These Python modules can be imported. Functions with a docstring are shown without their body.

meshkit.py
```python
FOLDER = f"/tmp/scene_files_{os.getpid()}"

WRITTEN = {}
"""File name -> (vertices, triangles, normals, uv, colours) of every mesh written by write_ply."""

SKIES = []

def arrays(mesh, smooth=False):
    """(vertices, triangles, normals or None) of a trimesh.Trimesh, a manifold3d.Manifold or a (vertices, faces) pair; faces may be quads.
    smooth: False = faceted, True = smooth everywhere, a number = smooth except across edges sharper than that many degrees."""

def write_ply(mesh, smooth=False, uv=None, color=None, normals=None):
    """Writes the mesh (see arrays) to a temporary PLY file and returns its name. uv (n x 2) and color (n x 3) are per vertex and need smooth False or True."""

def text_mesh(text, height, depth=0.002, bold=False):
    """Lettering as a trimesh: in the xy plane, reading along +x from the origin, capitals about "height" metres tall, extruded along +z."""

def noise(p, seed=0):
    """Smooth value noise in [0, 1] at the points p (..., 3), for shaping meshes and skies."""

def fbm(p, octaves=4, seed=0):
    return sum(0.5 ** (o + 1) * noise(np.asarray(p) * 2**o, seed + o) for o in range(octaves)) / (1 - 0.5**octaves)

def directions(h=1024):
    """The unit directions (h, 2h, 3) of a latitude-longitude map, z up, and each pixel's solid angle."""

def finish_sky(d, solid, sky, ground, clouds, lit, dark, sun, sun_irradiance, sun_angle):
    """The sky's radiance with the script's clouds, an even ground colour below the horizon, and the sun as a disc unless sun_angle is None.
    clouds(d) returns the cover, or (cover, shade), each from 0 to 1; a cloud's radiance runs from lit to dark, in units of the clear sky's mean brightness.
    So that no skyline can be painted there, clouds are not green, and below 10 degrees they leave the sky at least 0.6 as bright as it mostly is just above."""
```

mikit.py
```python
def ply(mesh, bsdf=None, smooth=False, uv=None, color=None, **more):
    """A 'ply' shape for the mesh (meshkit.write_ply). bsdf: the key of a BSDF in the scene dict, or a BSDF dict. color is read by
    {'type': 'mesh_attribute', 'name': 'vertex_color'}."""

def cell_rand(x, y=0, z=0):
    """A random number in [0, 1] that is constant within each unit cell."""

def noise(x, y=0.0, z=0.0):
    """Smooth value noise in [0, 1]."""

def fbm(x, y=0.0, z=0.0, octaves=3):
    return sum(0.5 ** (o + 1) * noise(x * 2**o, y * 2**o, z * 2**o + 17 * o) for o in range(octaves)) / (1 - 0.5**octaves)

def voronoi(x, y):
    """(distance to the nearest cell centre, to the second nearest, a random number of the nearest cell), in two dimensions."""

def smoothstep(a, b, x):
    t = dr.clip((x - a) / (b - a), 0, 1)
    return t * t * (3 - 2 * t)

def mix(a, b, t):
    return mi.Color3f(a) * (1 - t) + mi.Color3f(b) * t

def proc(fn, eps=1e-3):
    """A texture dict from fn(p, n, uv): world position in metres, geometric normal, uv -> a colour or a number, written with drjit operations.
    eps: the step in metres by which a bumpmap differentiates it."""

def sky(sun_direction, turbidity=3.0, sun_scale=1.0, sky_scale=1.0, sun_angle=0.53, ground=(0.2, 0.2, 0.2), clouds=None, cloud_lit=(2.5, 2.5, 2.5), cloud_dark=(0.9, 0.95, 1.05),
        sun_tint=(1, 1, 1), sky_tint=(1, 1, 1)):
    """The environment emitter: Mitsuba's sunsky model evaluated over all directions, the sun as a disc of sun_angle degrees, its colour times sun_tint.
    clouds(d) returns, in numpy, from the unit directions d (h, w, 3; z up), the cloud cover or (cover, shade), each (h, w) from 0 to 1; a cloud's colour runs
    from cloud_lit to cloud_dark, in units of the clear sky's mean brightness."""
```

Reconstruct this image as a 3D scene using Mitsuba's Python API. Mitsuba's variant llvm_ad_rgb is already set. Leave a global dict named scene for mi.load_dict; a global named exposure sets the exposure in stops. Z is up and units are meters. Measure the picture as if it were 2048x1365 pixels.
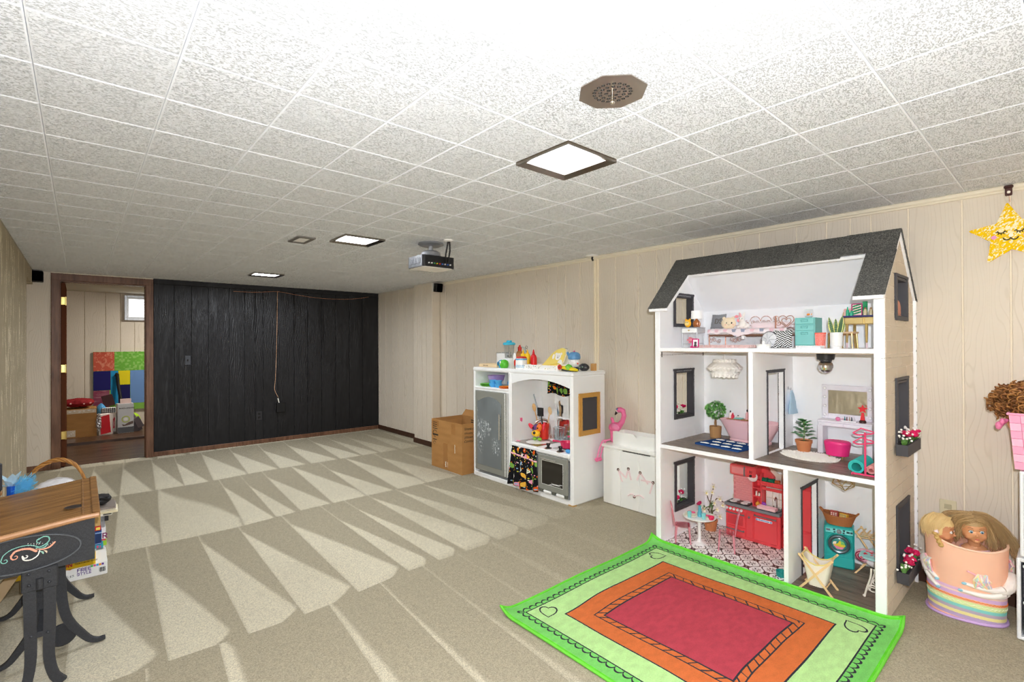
import math, random
import numpy as np, trimesh, drjit as dr, mitsuba as mi, mikit, meshkit
from shapely.geometry import Polygon, Point, LineString, box as sbox
from shapely import affinity
from shapely.ops import unary_union
from mikit import noise, fbm, voronoi, cell_rand, smoothstep, mix, proc

# ------------------------------------------------------------------ camera, lights, exposure
scene, labels = {}, {}
exposure = 0.75
T4 = mi.ScalarTransform4f
CAM = np.array([0.0, 0.0, 1.332])
_y, _p, _r = np.radians(41.14678), np.radians(.2325), np.radians(-.2547)
_F = np.array([np.sin(_y) * np.cos(_p), np.cos(_y) * np.cos(_p), np.sin(_p)])
_R = np.array([np.cos(_y), -np.sin(_y), 0]); _U = np.cross(_R, _F)
_U = -_R * np.sin(_r) + _U * np.cos(_r)
scene['camera'] = {'type': 'perspective', 'fov': 2 * math.degrees(math.atan(1024 / 988.5)), 'fov_axis': 'x', 'near_clip': .05, 'far_clip': 60,
                   'to_world': T4().look_at(origin=CAM.tolist(), target=(CAM + _F).tolist(), up=_U.tolist())}
# the photographer's flash just above the camera: a bare head that throws forward, and its bounce aimed at the ceiling
scene['camera_flash'] = {'type': 'point', 'position': [0.02, -0.05, 1.43], 'intensity': {'type': 'rgb', 'value': [9.3, 9.7, 10.4]}}
scene['bounce_flash'] = {'type': 'spot', 'intensity': {'type': 'rgb', 'value': [.5, .52, .56]}, 'cutoff_angle': 80, 'beam_width': 35,
                         'to_world': T4().look_at(origin=[0.25, 0.1, 1.3], target=[0.6, 0.5, 2.3], up=[1, 0, 0])}
LAMP = [38., 40., 43.]           # recessed ceiling lamps
WINDOW = [.85, .9, .96]

# ------------------------------------------------------------------ helpers
def lin(c):
    if isinstance(c, str):
        c = [int(c[i:i + 2], 16) for i in (0, 2, 4)]
    c = np.array(c, float) / 255
    return np.where(c < .04045, c / 12.92, ((c + .055) / 1.055) ** 2.4)
def L3(c): return mi.Color3f(*[float(v) for v in lin(c)])
def mat(c, r=.6, m=0.0, s=.4, **k):
    key = 'm_' + (c if isinstance(c, str) else '%02x%02x%02x' % tuple(c)) + '_%d_%d' % (r * 100, m * 100) + ''.join('%s%d' % (a[:4], b * 100) for a, b in k.items())
    if key not in scene:
        col = {'type': 'rgb', 'value': [float(v) for v in lin(c)]}
        if r >= .9: b = {'type': 'diffuse', 'reflectance': col}
        else: b = {'type': 'principled', 'base_color': col, 'roughness': r, 'metallic': float(m), 'specular': s, **k}
        scene[key] = {'type': 'twosided', 'bsdf': b}
    return key
def pmat(key, fn, r=.8, bump=None, scale=.001, eps=1e-3, m=0., s=.35, **k):
    t = proc(fn, eps)
    b = {'type': 'diffuse', 'reflectance': t} if r >= .9 else {'type': 'principled', 'base_color': t, 'roughness': r, 'metallic': m, 'specular': s, **k}
    if bump is not None: b = {'type': 'bumpmap', 'arbitrary': proc(bump, eps), 'scale': scale, 'bsdf': b}
    scene[key] = {'type': 'twosided', 'bsdf': b}
    return key
I4 = np.eye(4)
def TR(x=0, y=0, z=0): m = np.eye(4); m[:3, 3] = x, y, z; return m
def RX(a): a = math.radians(a); m = np.eye(4); m[1:3, 1:3] = [[math.cos(a), -math.sin(a)], [math.sin(a), math.cos(a)]]; return m
def RY(a): a = math.radians(a); m = np.eye(4); m[0, 0] = m[2, 2] = math.cos(a); m[0, 2] = math.sin(a); m[2, 0] = -math.sin(a); return m
def RZ(a): a = math.radians(a); m = np.eye(4); m[:2, :2] = [[math.cos(a), -math.sin(a)], [math.sin(a), math.cos(a)]]; return m
def SC(x, y=None, z=None): return np.diag([x, x if y is None else y, x if z is None else z, 1.0])
CUR = I4
def frame(m=I4):
    global CUR
    CUR = np.array(m, float)
def X(m, mesh):
    r = trimesh.Trimesh(mesh.vertices, mesh.faces, process=False); r.apply_transform(m); return r
def cat(*ms):
    ms = [m for a in ms for m in (a if isinstance(a, (list, tuple)) else [a])]
    return trimesh.util.concatenate(ms) if len(ms) > 1 else ms[0]
def mk(v, f): return trimesh.Trimesh(np.asarray(v, float), np.asarray(f, int), process=False)
_s = np.array([[sx, sy, sz] for sx in (-1, 1) for sy in (-1, 1) for sz in (-1, 1)], float)
_c = np.vstack([[(s * np.where(np.arange(3) == k, 1, .8)) for k in range(3)] for s in _s])
_h = trimesh.convex.convex_hull(_c, repair=True)
_ord = [int(np.argmin(np.linalg.norm(_c - v, axis=1))) for v in _h.vertices]
_hf = np.array(_ord)[_h.faces]
_bf = np.array([[0, 1, 3], [0, 3, 2], [4, 6, 7], [4, 7, 5], [0, 4, 5], [0, 5, 1], [2, 3, 7], [2, 7, 6], [0, 2, 6], [0, 6, 4], [1, 5, 7], [1, 7, 3]])
def B(x0, x1, y0, y1, z0, z1, r=0.0):
    c = np.array([x0 + x1, y0 + y1, z0 + z1]) / 2; h = np.array([x1 - x0, y1 - y0, z1 - z0]) / 2
    if r <= 0: return mk(c + _s * h, _bf)
    r = min(r, .45 * 2 * h.min())
    v = np.vstack([[s * np.where(np.arange(3) == k, h, h - r) for k in range(3)] for s in _s])
    return mk(c + v, _hf)
def lathe(prof, n=24, at=(0, 0, 0), a0=0., a1=360.):
    full = abs(a1 - a0) >= 360
    a = np.radians(np.linspace(a0, a1, n, endpoint=not full)); k = len(a)
    P = np.array(prof, float)
    v = np.stack([np.outer(P[:, 0], np.cos(a)), np.outer(P[:, 0], np.sin(a)), np.repeat(P[:, 1:2], k, 1)], -1).reshape(-1, 3) + np.array(at)
    f = []
    for i in range(len(P) - 1):
        for j in range(k if full else k - 1):
            p, q = i * k + j, i * k + (j + 1) % k
            if P[i, 0] > 1e-9: f.append([p, q, q + k])
            if P[i + 1, 0] > 1e-9: f.append([p, q + k, p + k])
    return mk(v, f)
def cyl(p0, p1, r0, r1=None, n=14):
    r1 = r0 if r1 is None else r1
    p0, p1 = np.array(p0, float), np.array(p1, float); d = p1 - p0; l = np.linalg.norm(d)
    m = lathe([(0, 0), (r0, 0), (r1, l), (0, l)], n)
    M = np.eye(4); M[:3, :3] = basis(d / l); M[:3, 3] = p0
    return X(M, m)
def basis(z):
    x = np.cross(z, [0, 0, 1] if abs(z[2]) < .9 else [0, 1, 0]); x /= np.linalg.norm(x)
    return np.stack([x, np.cross(z, x), z], 1)
def tube(pts, r, n=8, closed=False):
    P = np.array(pts, float); k = len(P); R_ = np.broadcast_to(np.asarray(r, float), (k,))
    t = (np.roll(P, -1, 0) - np.roll(P, 1, 0)) if closed else np.gradient(P, axis=0)
    t /= np.linalg.norm(t, axis=1, keepdims=True) + 1e-12
    x = basis(t[0])[:, 0]; v = []
    a = np.linspace(0, 2 * np.pi, n, endpoint=False)
    for i in range(k):
        x = x - t[i] * (x @ t[i]); x /= np.linalg.norm(x); y = np.cross(t[i], x)
        v.append(P[i] + R_[i] * (np.outer(np.cos(a), x) + np.outer(np.sin(a), y)))
    v = np.vstack(v); f = []
    for i in range(k if closed else k - 1):
        o, q = i * n, ((i + 1) % k) * n
        for j in range(n):
            b = (j + 1) % n
            f += [[o + j, o + b, q + b], [o + j, q + b, q + j]]
    if not closed:
        v = np.vstack([v, P[0], P[-1]]); c0, c1 = len(v) - 2, len(v) - 1
        for j in range(n):
            b = (j + 1) % n
            f += [[c0, b, j], [c1, (k - 1) * n + j, (k - 1) * n + b]]
    return mk(v, f)
def bez(pts, n=12):
    """Catmull-Rom through the points."""
    P = np.array(pts, float); P = np.vstack([2 * P[0] - P[1], P, 2 * P[-1] - P[-2]]); out = []
    for i in range(1, len(P) - 2):
        t = np.linspace(0, 1, n, endpoint=False)[:, None]
        a, b, c, d = P[i - 1:i + 3]
        out.append(.5 * (2 * b + (c - a) * t + (2 * a - 5 * b + 4 * c - d) * t ** 2 + (3 * b - a - 3 * c + d) * t ** 3))
    return np.vstack(out + [P[-2:-1]])
_ico = {k: trimesh.creation.icosphere(k) for k in (1, 2, 3, 4)}
def ball(c, r, sub=2):
    m = _ico[sub]
    return mk(m.vertices * (np.ones(3) * r) + np.array(c, float), m.faces)
def ext(poly, h, m=I4):
    if isinstance(poly, (list, tuple, np.ndarray)): poly = Polygon(poly)
    gs = [g for g in getattr(poly, 'geoms', [poly]) if g.area > 1e-9]
    return X(m, cat([trimesh.creation.extrude_polygon(g, h, engine='earcut') for g in gs]))
FRONT = RX(90)          # a drawing in xy to the plane that faces -y: (x, y, depth) -> (x, -depth, y)
def front(poly, h, y=0., x=0., z=0.): return ext(poly, h, TR(x, y, z) @ FRONT)
def flat(poly, h, z=0.): return ext(poly, h, TR(0, 0, z))
def text(s, h, m=I4, d=.0008, bold=False, center=False):
    t = meshkit.text_mesh(s, h, d, bold)
    if center: t.apply_translation([-t.bounds[:, 0].mean(), 0, 0])
    return X(m, t)
def hull(pts): return trimesh.convex.convex_hull(np.vstack(pts))
def fuse(ms, voxel=.004, it=8):
    """One smooth skin over overlapping closed meshes."""
    import manifold3d as M3
    ms = [trimesh.Trimesh(m.vertices, m.faces, process=True) for m in ms]
    for m in ms: m.update_faces(m.nondegenerate_faces()); m.fix_normals()
    acc = M3.Manifold.batch_boolean([M3.Manifold(M3.Mesh(np.asarray(m.vertices, np.float32), np.asarray(m.faces, np.uint32))) for m in ms], M3.OpType.Add)
    o = acc.refine_to_length(voxel).to_mesh()
    t = trimesh.Trimesh(o.vert_properties[:, :3], o.tri_verts, process=True)
    trimesh.smoothing.filter_taubin(t, iterations=it)
    return t
def bump_mesh(m, amp, freq, seed=0, sub=0):
    m = trimesh.Trimesh(m.vertices, m.faces, process=True)
    for _ in range(sub): m = m.subdivide()
    n = m.vertex_normals
    return mk(m.vertices + n * ((meshkit.fbm(m.vertices * freq, 3, seed) - .5) * 2 * amp)[:, None], m.faces)
_used = {}
def numbered(key):
    if key not in _used: _used[key] = 0; return key
    _used[key] += 1
    k = '%s_%03d' % (key, _used[key]); _used[k] = 0
    return k
def thing(name, label, catg, group=None):
    k = numbered(name); labels[k] = {'label': label, 'category': catg}
    if group: labels[k]['group'] = group
    return k
def obj(name, mesh, m, parent=None, smooth=False, label=None, key=None, kind=None, **more):
    k = key or numbered((parent + '__' if parent else '') + name)
    if not isinstance(mesh, trimesh.Trimesh): mesh = cat(mesh)
    v = mesh.vertices @ CUR[:3, :3].T + CUR[:3, 3]
    scene[k] = mikit.ply(mk(v, mesh.faces), m, smooth, **more)
    if label or kind: labels[k] = {**({'label': label} if label else {}), **({'kind': kind} if kind else {})}
    return k
def solo(name, label, catg, mesh, m, smooth=False, group=None, **more):
    k = thing(name, label, catg, group)
    obj(None, mesh, m, key=k, smooth=smooth, **more)
    return k
def struct(name, mesh, m, label=None, smooth=False, **more):
    k = numbered(name); obj(None, mesh, m, key=k, smooth=smooth, **more)
    labels[k] = {'kind': 'structure', **({'label': label, 'category': name.split('_')[0]} if label else {})}
    return k
def clone(src, dst_parent_label, catg, M, group=None, name=None):
    """A copy of a thing whose parts are already baked in the world: M is a world matrix applied on top."""
    r = thing(name or src.rsplit('_0', 1)[0], dst_parent_label, catg, group)
    for k in [k for k in scene if k == src or k.startswith(src + '__')]:
        nk = r + k[len(src):]; _used[nk] = 0
        scene[nk] = {**scene[k], 'to_world': T4(M.tolist())}
        if k in labels and k != src: labels[nk] = dict(labels[k])
    return r
rng = np.random.default_rng(7)

# ------------------------------------------------------------------ procedural materials of the room
def f_tile(p, n, uv):
    a = noise(p.x * 190, p.y * 400, 3.0) * .6 + noise(p.x * 330, p.y * 700, 9.0) * .4
    k = smoothstep(.47, .63, a)
    t = cell_rand(dr.floor((p.x + .099) / .3054), dr.floor((p.y - 1.6015) / .3048), 5)
    ex = (p.x + .099) / .3054; ey = (p.y - 1.6015) / .3048
    e = dr.minimum(dr.abs(ex - dr.round(ex)), dr.abs(ey - dr.round(ey))) * .305
    k = k * smoothstep(.004, .0065, e)
    c = mix(L3('eff2f7'), L3('abafb2'), k * (.72 + .25 * t))
    return c * (.965 + .035 * t)
pmat('ceiling_tile', f_tile, r=1)
def f_carpet(p, n, uv):
    # vacuum strokes: rows about 1.5 m long of wedges, the pile brushed one way or the other
    yy = p.y + (noise(p.x * 1.3, 2.0) - .5) * .16
    row = dr.floor((yy + 0.45) / 1.52)
    t = (yy + 0.45) / 1.52 - row
    s = (p.x + .12 * (t - .5) * (cell_rand(row, 3) - .2) - .10 * t) / .285 + cell_rand(row, 1) * 3 + (noise(p.x * 2.1, row * 7) - .5) * .9
    idx = dr.floor(s); fr = s - idx
    w = dr.clip(.97 - t * 1.12 + (cell_rand(idx, row, 7) - .5) * .35, 0.02, .97)
    near = smoothstep(2.7, 2.5, yy)
    w = dr.lerp(w, dr.clip(.13 + .3 * cell_rand(idx, row) - .2 * t, .03, .5), near)
    d = dr.minimum(fr, w - fr)
    e = .04 + .03 * noise(p.x * 60, p.y * 60)
    m = smoothstep(-e, e, d) * (1 - .5 * smoothstep(2.3, 3.0, p.x))
    m = m * (.72 + .28 * noise(p.x * 3, p.y * 3, 5.)) * smoothstep(-.42, -.1, p.x) * (1 - .75 * near * smoothstep(1.0, 1.8, p.x)) * (1 - .5 * smoothstep(1.6, 2.4, p.x) * smoothstep(4.1, 3.2, yy))
    g = noise(p.x * 240, p.y * 240, 1.) * .55 + noise(p.x * 520, p.y * 520, 4.) * .45
    c = mix(L3('a39a85'), L3('cfc7b1'), dr.clip(m, 0, 1))
    return c * (.62 + .72 * g)
pmat('carpet', f_carpet, r=1)
def f_panel(p, n, uv):
    h = p.x + p.y
    w = h * 52 + 11. * fbm(h * 5, p.z * 1.3, 3.) + 1.6 * noise(h * 26, p.z * 5.0)
    l = dr.abs(w - dr.floor(w) - .5) * 2
    k = smoothstep(.72, 1., l) * (.35 + .65 * noise(h * 9, p.z * 2))
    return mix(L3('dacfbf'), L3('bfb29d'), k * .55) * (.96 + .08 * noise(h * 3.5, p.z * .8, 8.))
pmat('cream_panel', f_panel, r=.62)
def f_black(p, n, uv):
    return mix(L3('101013'), L3('1c1c20'), noise(p.x * 7, p.z * 1.2) * .6 + .4 * noise(p.x * 90, p.z * 14))
def b_black(p, n, uv):
    w = p.x * 60 + 6 * fbm(p.x * 5, p.z * 1.6, 1.) + 1.5 * noise(p.x * 25, p.z * 5)
    return dr.abs(w - dr.floor(w) - .5) * 2 + .6 * noise(p.x * 160, p.z * 20)
pmat('black_panel', f_black, r=.42, bump=b_black, scale=.0022, eps=2e-3, s=.35)
def f_plaster(p, n, uv):
    d = smoothstep(.68, .78, noise(p.y * 38, p.z * 5., 2.) * .75 + .25 * noise(p.y * 140, p.z * 30))
    c = mix(L3('b4a892'), L3('a59a83'), noise(p.y * 9, p.z * 7, 6.) * .6 + .4 * noise(p.y * 60, p.z * 60))
    return mix(c, L3('e2d6bd'), d * .8)
def b_plaster(p, n, uv):
    c = p.z / .41 + .3
    j = smoothstep(.0, .03, dr.abs(c - dr.round(c)))
    return noise(p.y * 30, p.z * 9, 1.) + .8 * noise(p.y * 85, p.z * 50, 1.) + .5 * j
pmat('rough_plaster', f_plaster, r=1, bump=b_plaster, scale=.005, eps=3e-3)
def f_brown(p, n, uv):
    h = p.x + p.y
    g = noise(h * 70, p.z * 5, 1.) * .5 + noise(h * 9 + p.z * 9, 3.) * .3 + .2 * noise(h * 240, p.z * 22)
    return mix(L3('4b2f22'), L3('85604a'), g)
pmat('brown_wood', f_brown, r=.4)
def f_floorboard(p, n, uv):
    g = noise(p.x * 4, p.y * 50, 1.) * .6 + .4 * noise(p.x * 22, p.y * 160)
    return mix(L3('36251b'), L3('5f4433'), g)
pmat('dark_brown_floor', f_floorboard, r=.35)

WHITE = mat('f3f4f3', .45); TRIM = mat('e6dcc6', .5); CHROME = mat('e3ded8', .12, 1.); DARKM = mat('1b1b1d', .5); BRASS = mat('e4c778', .3, 1.)
ALU = mat('c9ccd0', .35, .9)
def emit(c): return {'emitter': {'type': 'area', 'radiance': {'type': 'rgb', 'value': list(c)}}}

# ------------------------------------------------------------------ the room
H = 2.116; XR = 3.524; YB = 7.225; XL = -.375
struct('floor', B(-.6, 3.7, -2.6, YB + .06, -.06, 0), 'carpet', 'beige carpet with vacuum stroke marks across the basement room')
cb = struct('ceiling', B(-.6, 3.7, -2.6, YB + .12, H + .014, H + .08), mat('f6f6f4', .9), 'white ceiling of square speckled acoustic tiles')
LAMPT = [(5, -1), (5, 6), (5, 14), (5, -9)]
tiles = []
for i in range(-1, 12):
    for j in range(-14, 19):
        if (i, j) in LAMPT: continue
        x0, y0 = -.099 + .3054 * i, 1.6015 + .3048 * j
        x1, y1 = min(x0 + .3054, XR), min(y0 + .3048, YB)
        x0, y0 = max(x0, XL), max(y0, -2.55)
        if x1 - x0 < .03 or y1 - y0 < .03: continue
        c = np.array([(x0 + x1) / 2, (y0 + y1) / 2, H]) - CAM
        d = c @ _F; vis = d > .7 and abs(c @ _R) < d * 1.25 and c @ _U < d * .9
        tiles.append((-(1 / d ** 3) if vis else 1e3 - y0, x0, x1, y0, y1))
tiles.sort()
def tile_mesh(x0, x1, y0, y1):
    g, b = .0006, .005
    a = [(x0 + g, y0 + g), (x1 - g, y0 + g), (x1 - g, y1 - g), (x0 + g, y1 - g)]
    c = [(x0 + g + b, y0 + g + b), (x1 - g - b, y0 + g + b), (x1 - g - b, y1 - g - b), (x0 + g + b, y1 - g - b)]
    v = [(*p, H + .014) for p in a] + [(*p, H + .0025) for p in a] + [(*p, H) for p in c]
    f = [[8, 10, 9], [8, 11, 10]]
    for k in range(4):
        q = (k + 1) % 4
        f += [[k, 4 + k, 4 + q], [k, 4 + q, q], [4 + k, 8 + k, 8 + q], [4 + k, 8 + q, 4 + q]]
    return mk(v, [t[::-1] for t in f]) if False else mk(v, f)
for t in tiles[:299]: obj('tile', tile_mesh(*t[1:]), 'ceiling_tile', cb)
if tiles[299:]: obj('tile_field', cat([tile_mesh(*t[1:]) for t in tiles[299:]]), 'ceiling_tile', cb, kind='stuff')

# right wall: plank panelling with grooves between planks
def plank_wall(parent, axis, at, edges, z0, z1, m, sgn, gap=.007, th=.007):
    for a, b in zip(edges[:-1], edges[1:]):
        lo, hi = min(a, b) + gap / 2, max(a, b) - gap / 2
        s = sorted((at, at + sgn * th))
        obj('plank', B(s[0], s[1], lo, hi, z0, z1, .002) if axis == 'x' else B(lo, hi, s[0], s[1], z0, z1, .002), m, parent)
wr = struct('wall_right', B(XR + .007, XR + .1, -2.6, YB + .1, 0, H + .05), mat('f0e6d2', .8), 'long cream plank panelled wall behind the dollhouse and play kitchen')
ed = [5.45, 5.312, 5.077, 4.897, 4.716, 4.587, 4.481, 4.298, 4.064, 3.888, 3.659, 3.474, 3.349, 3.246, 3.062, 2.881, 2.656, 2.425, 2.246, 2.12, 2.017, 1.845, 1.608, 1.439, 1.204, 1.032, .906, .801, .626, .4, .219, -.05, -.3, -.6, -.9, -1.2, -1.6, -2.0, -2.5]
plank_wall(wr, 'x', XR + .007, ed, .06, H - .02, 'cream_panel', -1)
plank_wall(wr, 'x', XR + .007, [YB, 7.156, 6.969, 6.747, 6.559, 6.429, 6.333, 6.15, 5.91], .06, H, 'cream_panel', -1)
obj('corner_strip', cat(B(XR - .014, XR, 2.838, 2.856, .06, H, .004), B(XR - .014, XR, 2.872, 2.89, .06, H, .004), B(XR - .006, XR, 2.84, 2.89, .06, H)), mat('eadcc0', .5), wr)
wp = struct('wall_pilaster', B(3.407, XR, 5.457, 5.905, 0, H + .01), mat('d6cfc2', .7), 'boxed out cream plank section of the right wall')
plank_wall(wp, 'x', 3.407, [5.905, 5.82, 5.70, 5.59, 5.45], .06, H, 'cream_panel', -1)
plank_wall(wp, 'y', 5.457, [3.40, XR], .06, H, 'cream_panel', -1)
struct('trim_1', cat(B(XR - .022, XR, -2.5, 5.45, H - .026, H, .006), B(XR - .012, XR, -2.5, 5.45, H - .036, H - .02, .004)), TRIM, 'cream moulding along the top of the right wall')
struct('baseboard_right', cat(B(XR - .014, XR + .01, -2.5, 5.45, 0, .065, .003), B(3.388, 3.402, 5.44, 5.91, 0, .065, .003), B(3.39, XR, 5.436, 5.452, 0, .065, .003), B(XR - .014, XR, 5.9, YB, 0, .065, .003)), mat('3f2518', .45), 'dark brown baseboard along the right wall')
# back wall: black planks, black head trim
wb = struct('wall_back', cat(B(.655, XR + .1, YB + .007, YB + .12, 0, H + .05), ), mat('141416', .6), 'black painted plank accent wall at the far end')
plank_wall(wb, 'y', YB + .007, [.655, .861, 1.039, 1.219, 1.449, 1.631, 1.76, 1.856, 2.039, 2.255, 2.441, 2.639, 2.845, 3.055, 3.264, XR], .05, 2.06, 'black_panel', -1, gap=.008)
struct('trim_2', B(.655, XR - .01, YB - .016, YB + .01, 2.055, H, .004), 'black_panel', 'black board along the top of the accent wall')
struct('baseboard_back', B(.655, XR - .01, YB - .014, YB + .01, 0, .055, .004), 'brown_wood', 'brown wood baseboard under the black accent wall')
wc = struct('wall_corner', B(-.6, -.235, YB, YB + .12, 0, H + .05), mat('d6cfc2', .7), 'narrow cream panel between the left wall and the door')
obj('plank', B(-.5, -.235, YB - .007, YB, .06, H, .002), 'cream_panel', wc)
struct('baseboard_corner', B(-.425, -.235, YB - .018, YB - .005, 0, .06, .003), 'brown_wood', 'brown baseboard left of the door')
struct('wall_left', cat(B(XL - .15, XL, -2.6, 6.42, 0, H + .05), B(XL - .15, XL, 6.42, YB, 1.97, H + .05, .0)), 'rough_plaster', 'rough drip textured tan plaster wall on the left')
struct('wall_recess', B(-.6, -.425, 6.42, YB, 0, 1.98), 'rough_plaster', 'recessed end of the left wall beside the door')
struct('wall_rear', B(-.6, 3.7, -2.7, -2.6, 0, H + .05), 'cream_panel', 'cream wall behind the viewer')

# door opening with casing, jambs, open slab and hinges
dj = struct('door_1', cat(B(-.235, -.165, YB - .02, YB + .005, 0, 2.035, .004), B(.582, .655, YB - .02, YB + .005, 0, 2.035, .004), B(-.235, .655, YB - .021, YB + .005, 2.03, 2.104, .004)), 'brown_wood', 'brown wood door casing in the far left corner')
obj('jamb', cat(B(-.175, -.158, YB, YB + .13, 0, 2.035), B(.578, .595, YB, YB + .13, 0, 2.035), B(-.165, .585, YB, YB + .13, 2.02, 2.05)), 'brown_wood', dj)
obj('door_slab', B(-.157, -.122, YB + .03, YB + .78, .01, 2.01, .003), mat('5a3625', .95), dj)
for z in (1.811, 1.075, .351):
    h = obj('hinge', cat(B(-.158, -.118, YB + .016, YB + .03, z - .045, z + .045, .004), cyl((-.118, YB + .02, z - .047), (-.118, YB + .02, z + .047), .007)), BRASS, dj, label='brass hinge')
struct('trim_3', B(-.235, .655, YB - .012, YB + .01, 2.104, H, .002), TRIM, 'cream strip above the door casing')
# the room beyond the door
struct('floor_storage', B(-1.2, 3.0, YB + .06, 10.1, -.06, -.002), 'dark_brown_floor', 'dark brown floor of the storage room')
struct('trim_4', B(-1.2, 3.0, 8.75, 10.0, -.01, .035, .006), 'dark_brown_floor', 'low dark wooden step in the storage room')
ws = struct('wall_storage', B(-1.2, 3.0, 10.007, 10.1, 0, 2.25), mat('b9ac94', .7), 'tan plank wall at the end of the storage room')
plank_wall(ws, 'y', 10.007, [-1.2, -.8, -.45, -.2, .05, .30, .48, .66, .95, 1.25, 1.5], 0.035, 2.15, 'cream_panel', -1)
struct('wall_storage_left', B(-1.3, -1.2, YB + .12, 10.1, 0, 2.25), mat('b9ac94', .8), 'tan side wall of the storage room')
struct('wall_storage_right', B(3.0, 3.1, YB + .12, 10.1, 0, 2.25), mat('b9ac94', .8), 'far tan side wall of the storage room')
struct('ceiling_storage', B(-1.2, 3.0, YB + .1, 10.1, 2.15, 2.25), mat('d0cabd', .9), 'plain ceiling of the storage room')
struct('wall_storage_front', cat(B(-1.2, -.24, YB + .12, YB + .14, 0, 2.2), B(.66, 3.0, YB + .12, YB + .14, 0, 2.2), B(-.3, .7, YB + .12, YB + .14, 2.05, 2.2)), mat('b9ac94', .8), 'tan wall behind the door casing')
def ring(x0, x1, z0, z1, w, y0, y1, r=.003):
    return cat(B(x0, x0 + w, y0, y1, z0, z1, r), B(x1 - w, x1, y0, y1, z0, z1, r), B(x0 + w, x1 - w, y0, y1, z1 - w, z1, r), B(x0 + w, x1 - w, y0, y1, z0, z0 + w, r))
w1 = struct('window_1', ring(.53, 1.02, 1.72, 2.12, .035, 9.94, 10.0), ALU, 'small bright basement window high on the storage room wall')
obj('sash', ring(.563, .99, 1.755, 2.085, .02, 9.955, 9.985), mat('dfe2e4', .4), w1)
obj('pane', mk([[.58, 9.972, 1.772], [.975, 9.972, 1.772], [.975, 9.972, 2.068], [.58, 9.972, 2.068]], [[0, 1, 2], [0, 2, 3]]), mat('f0f4f8', .9), w1, **emit(WINDOW))

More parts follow.
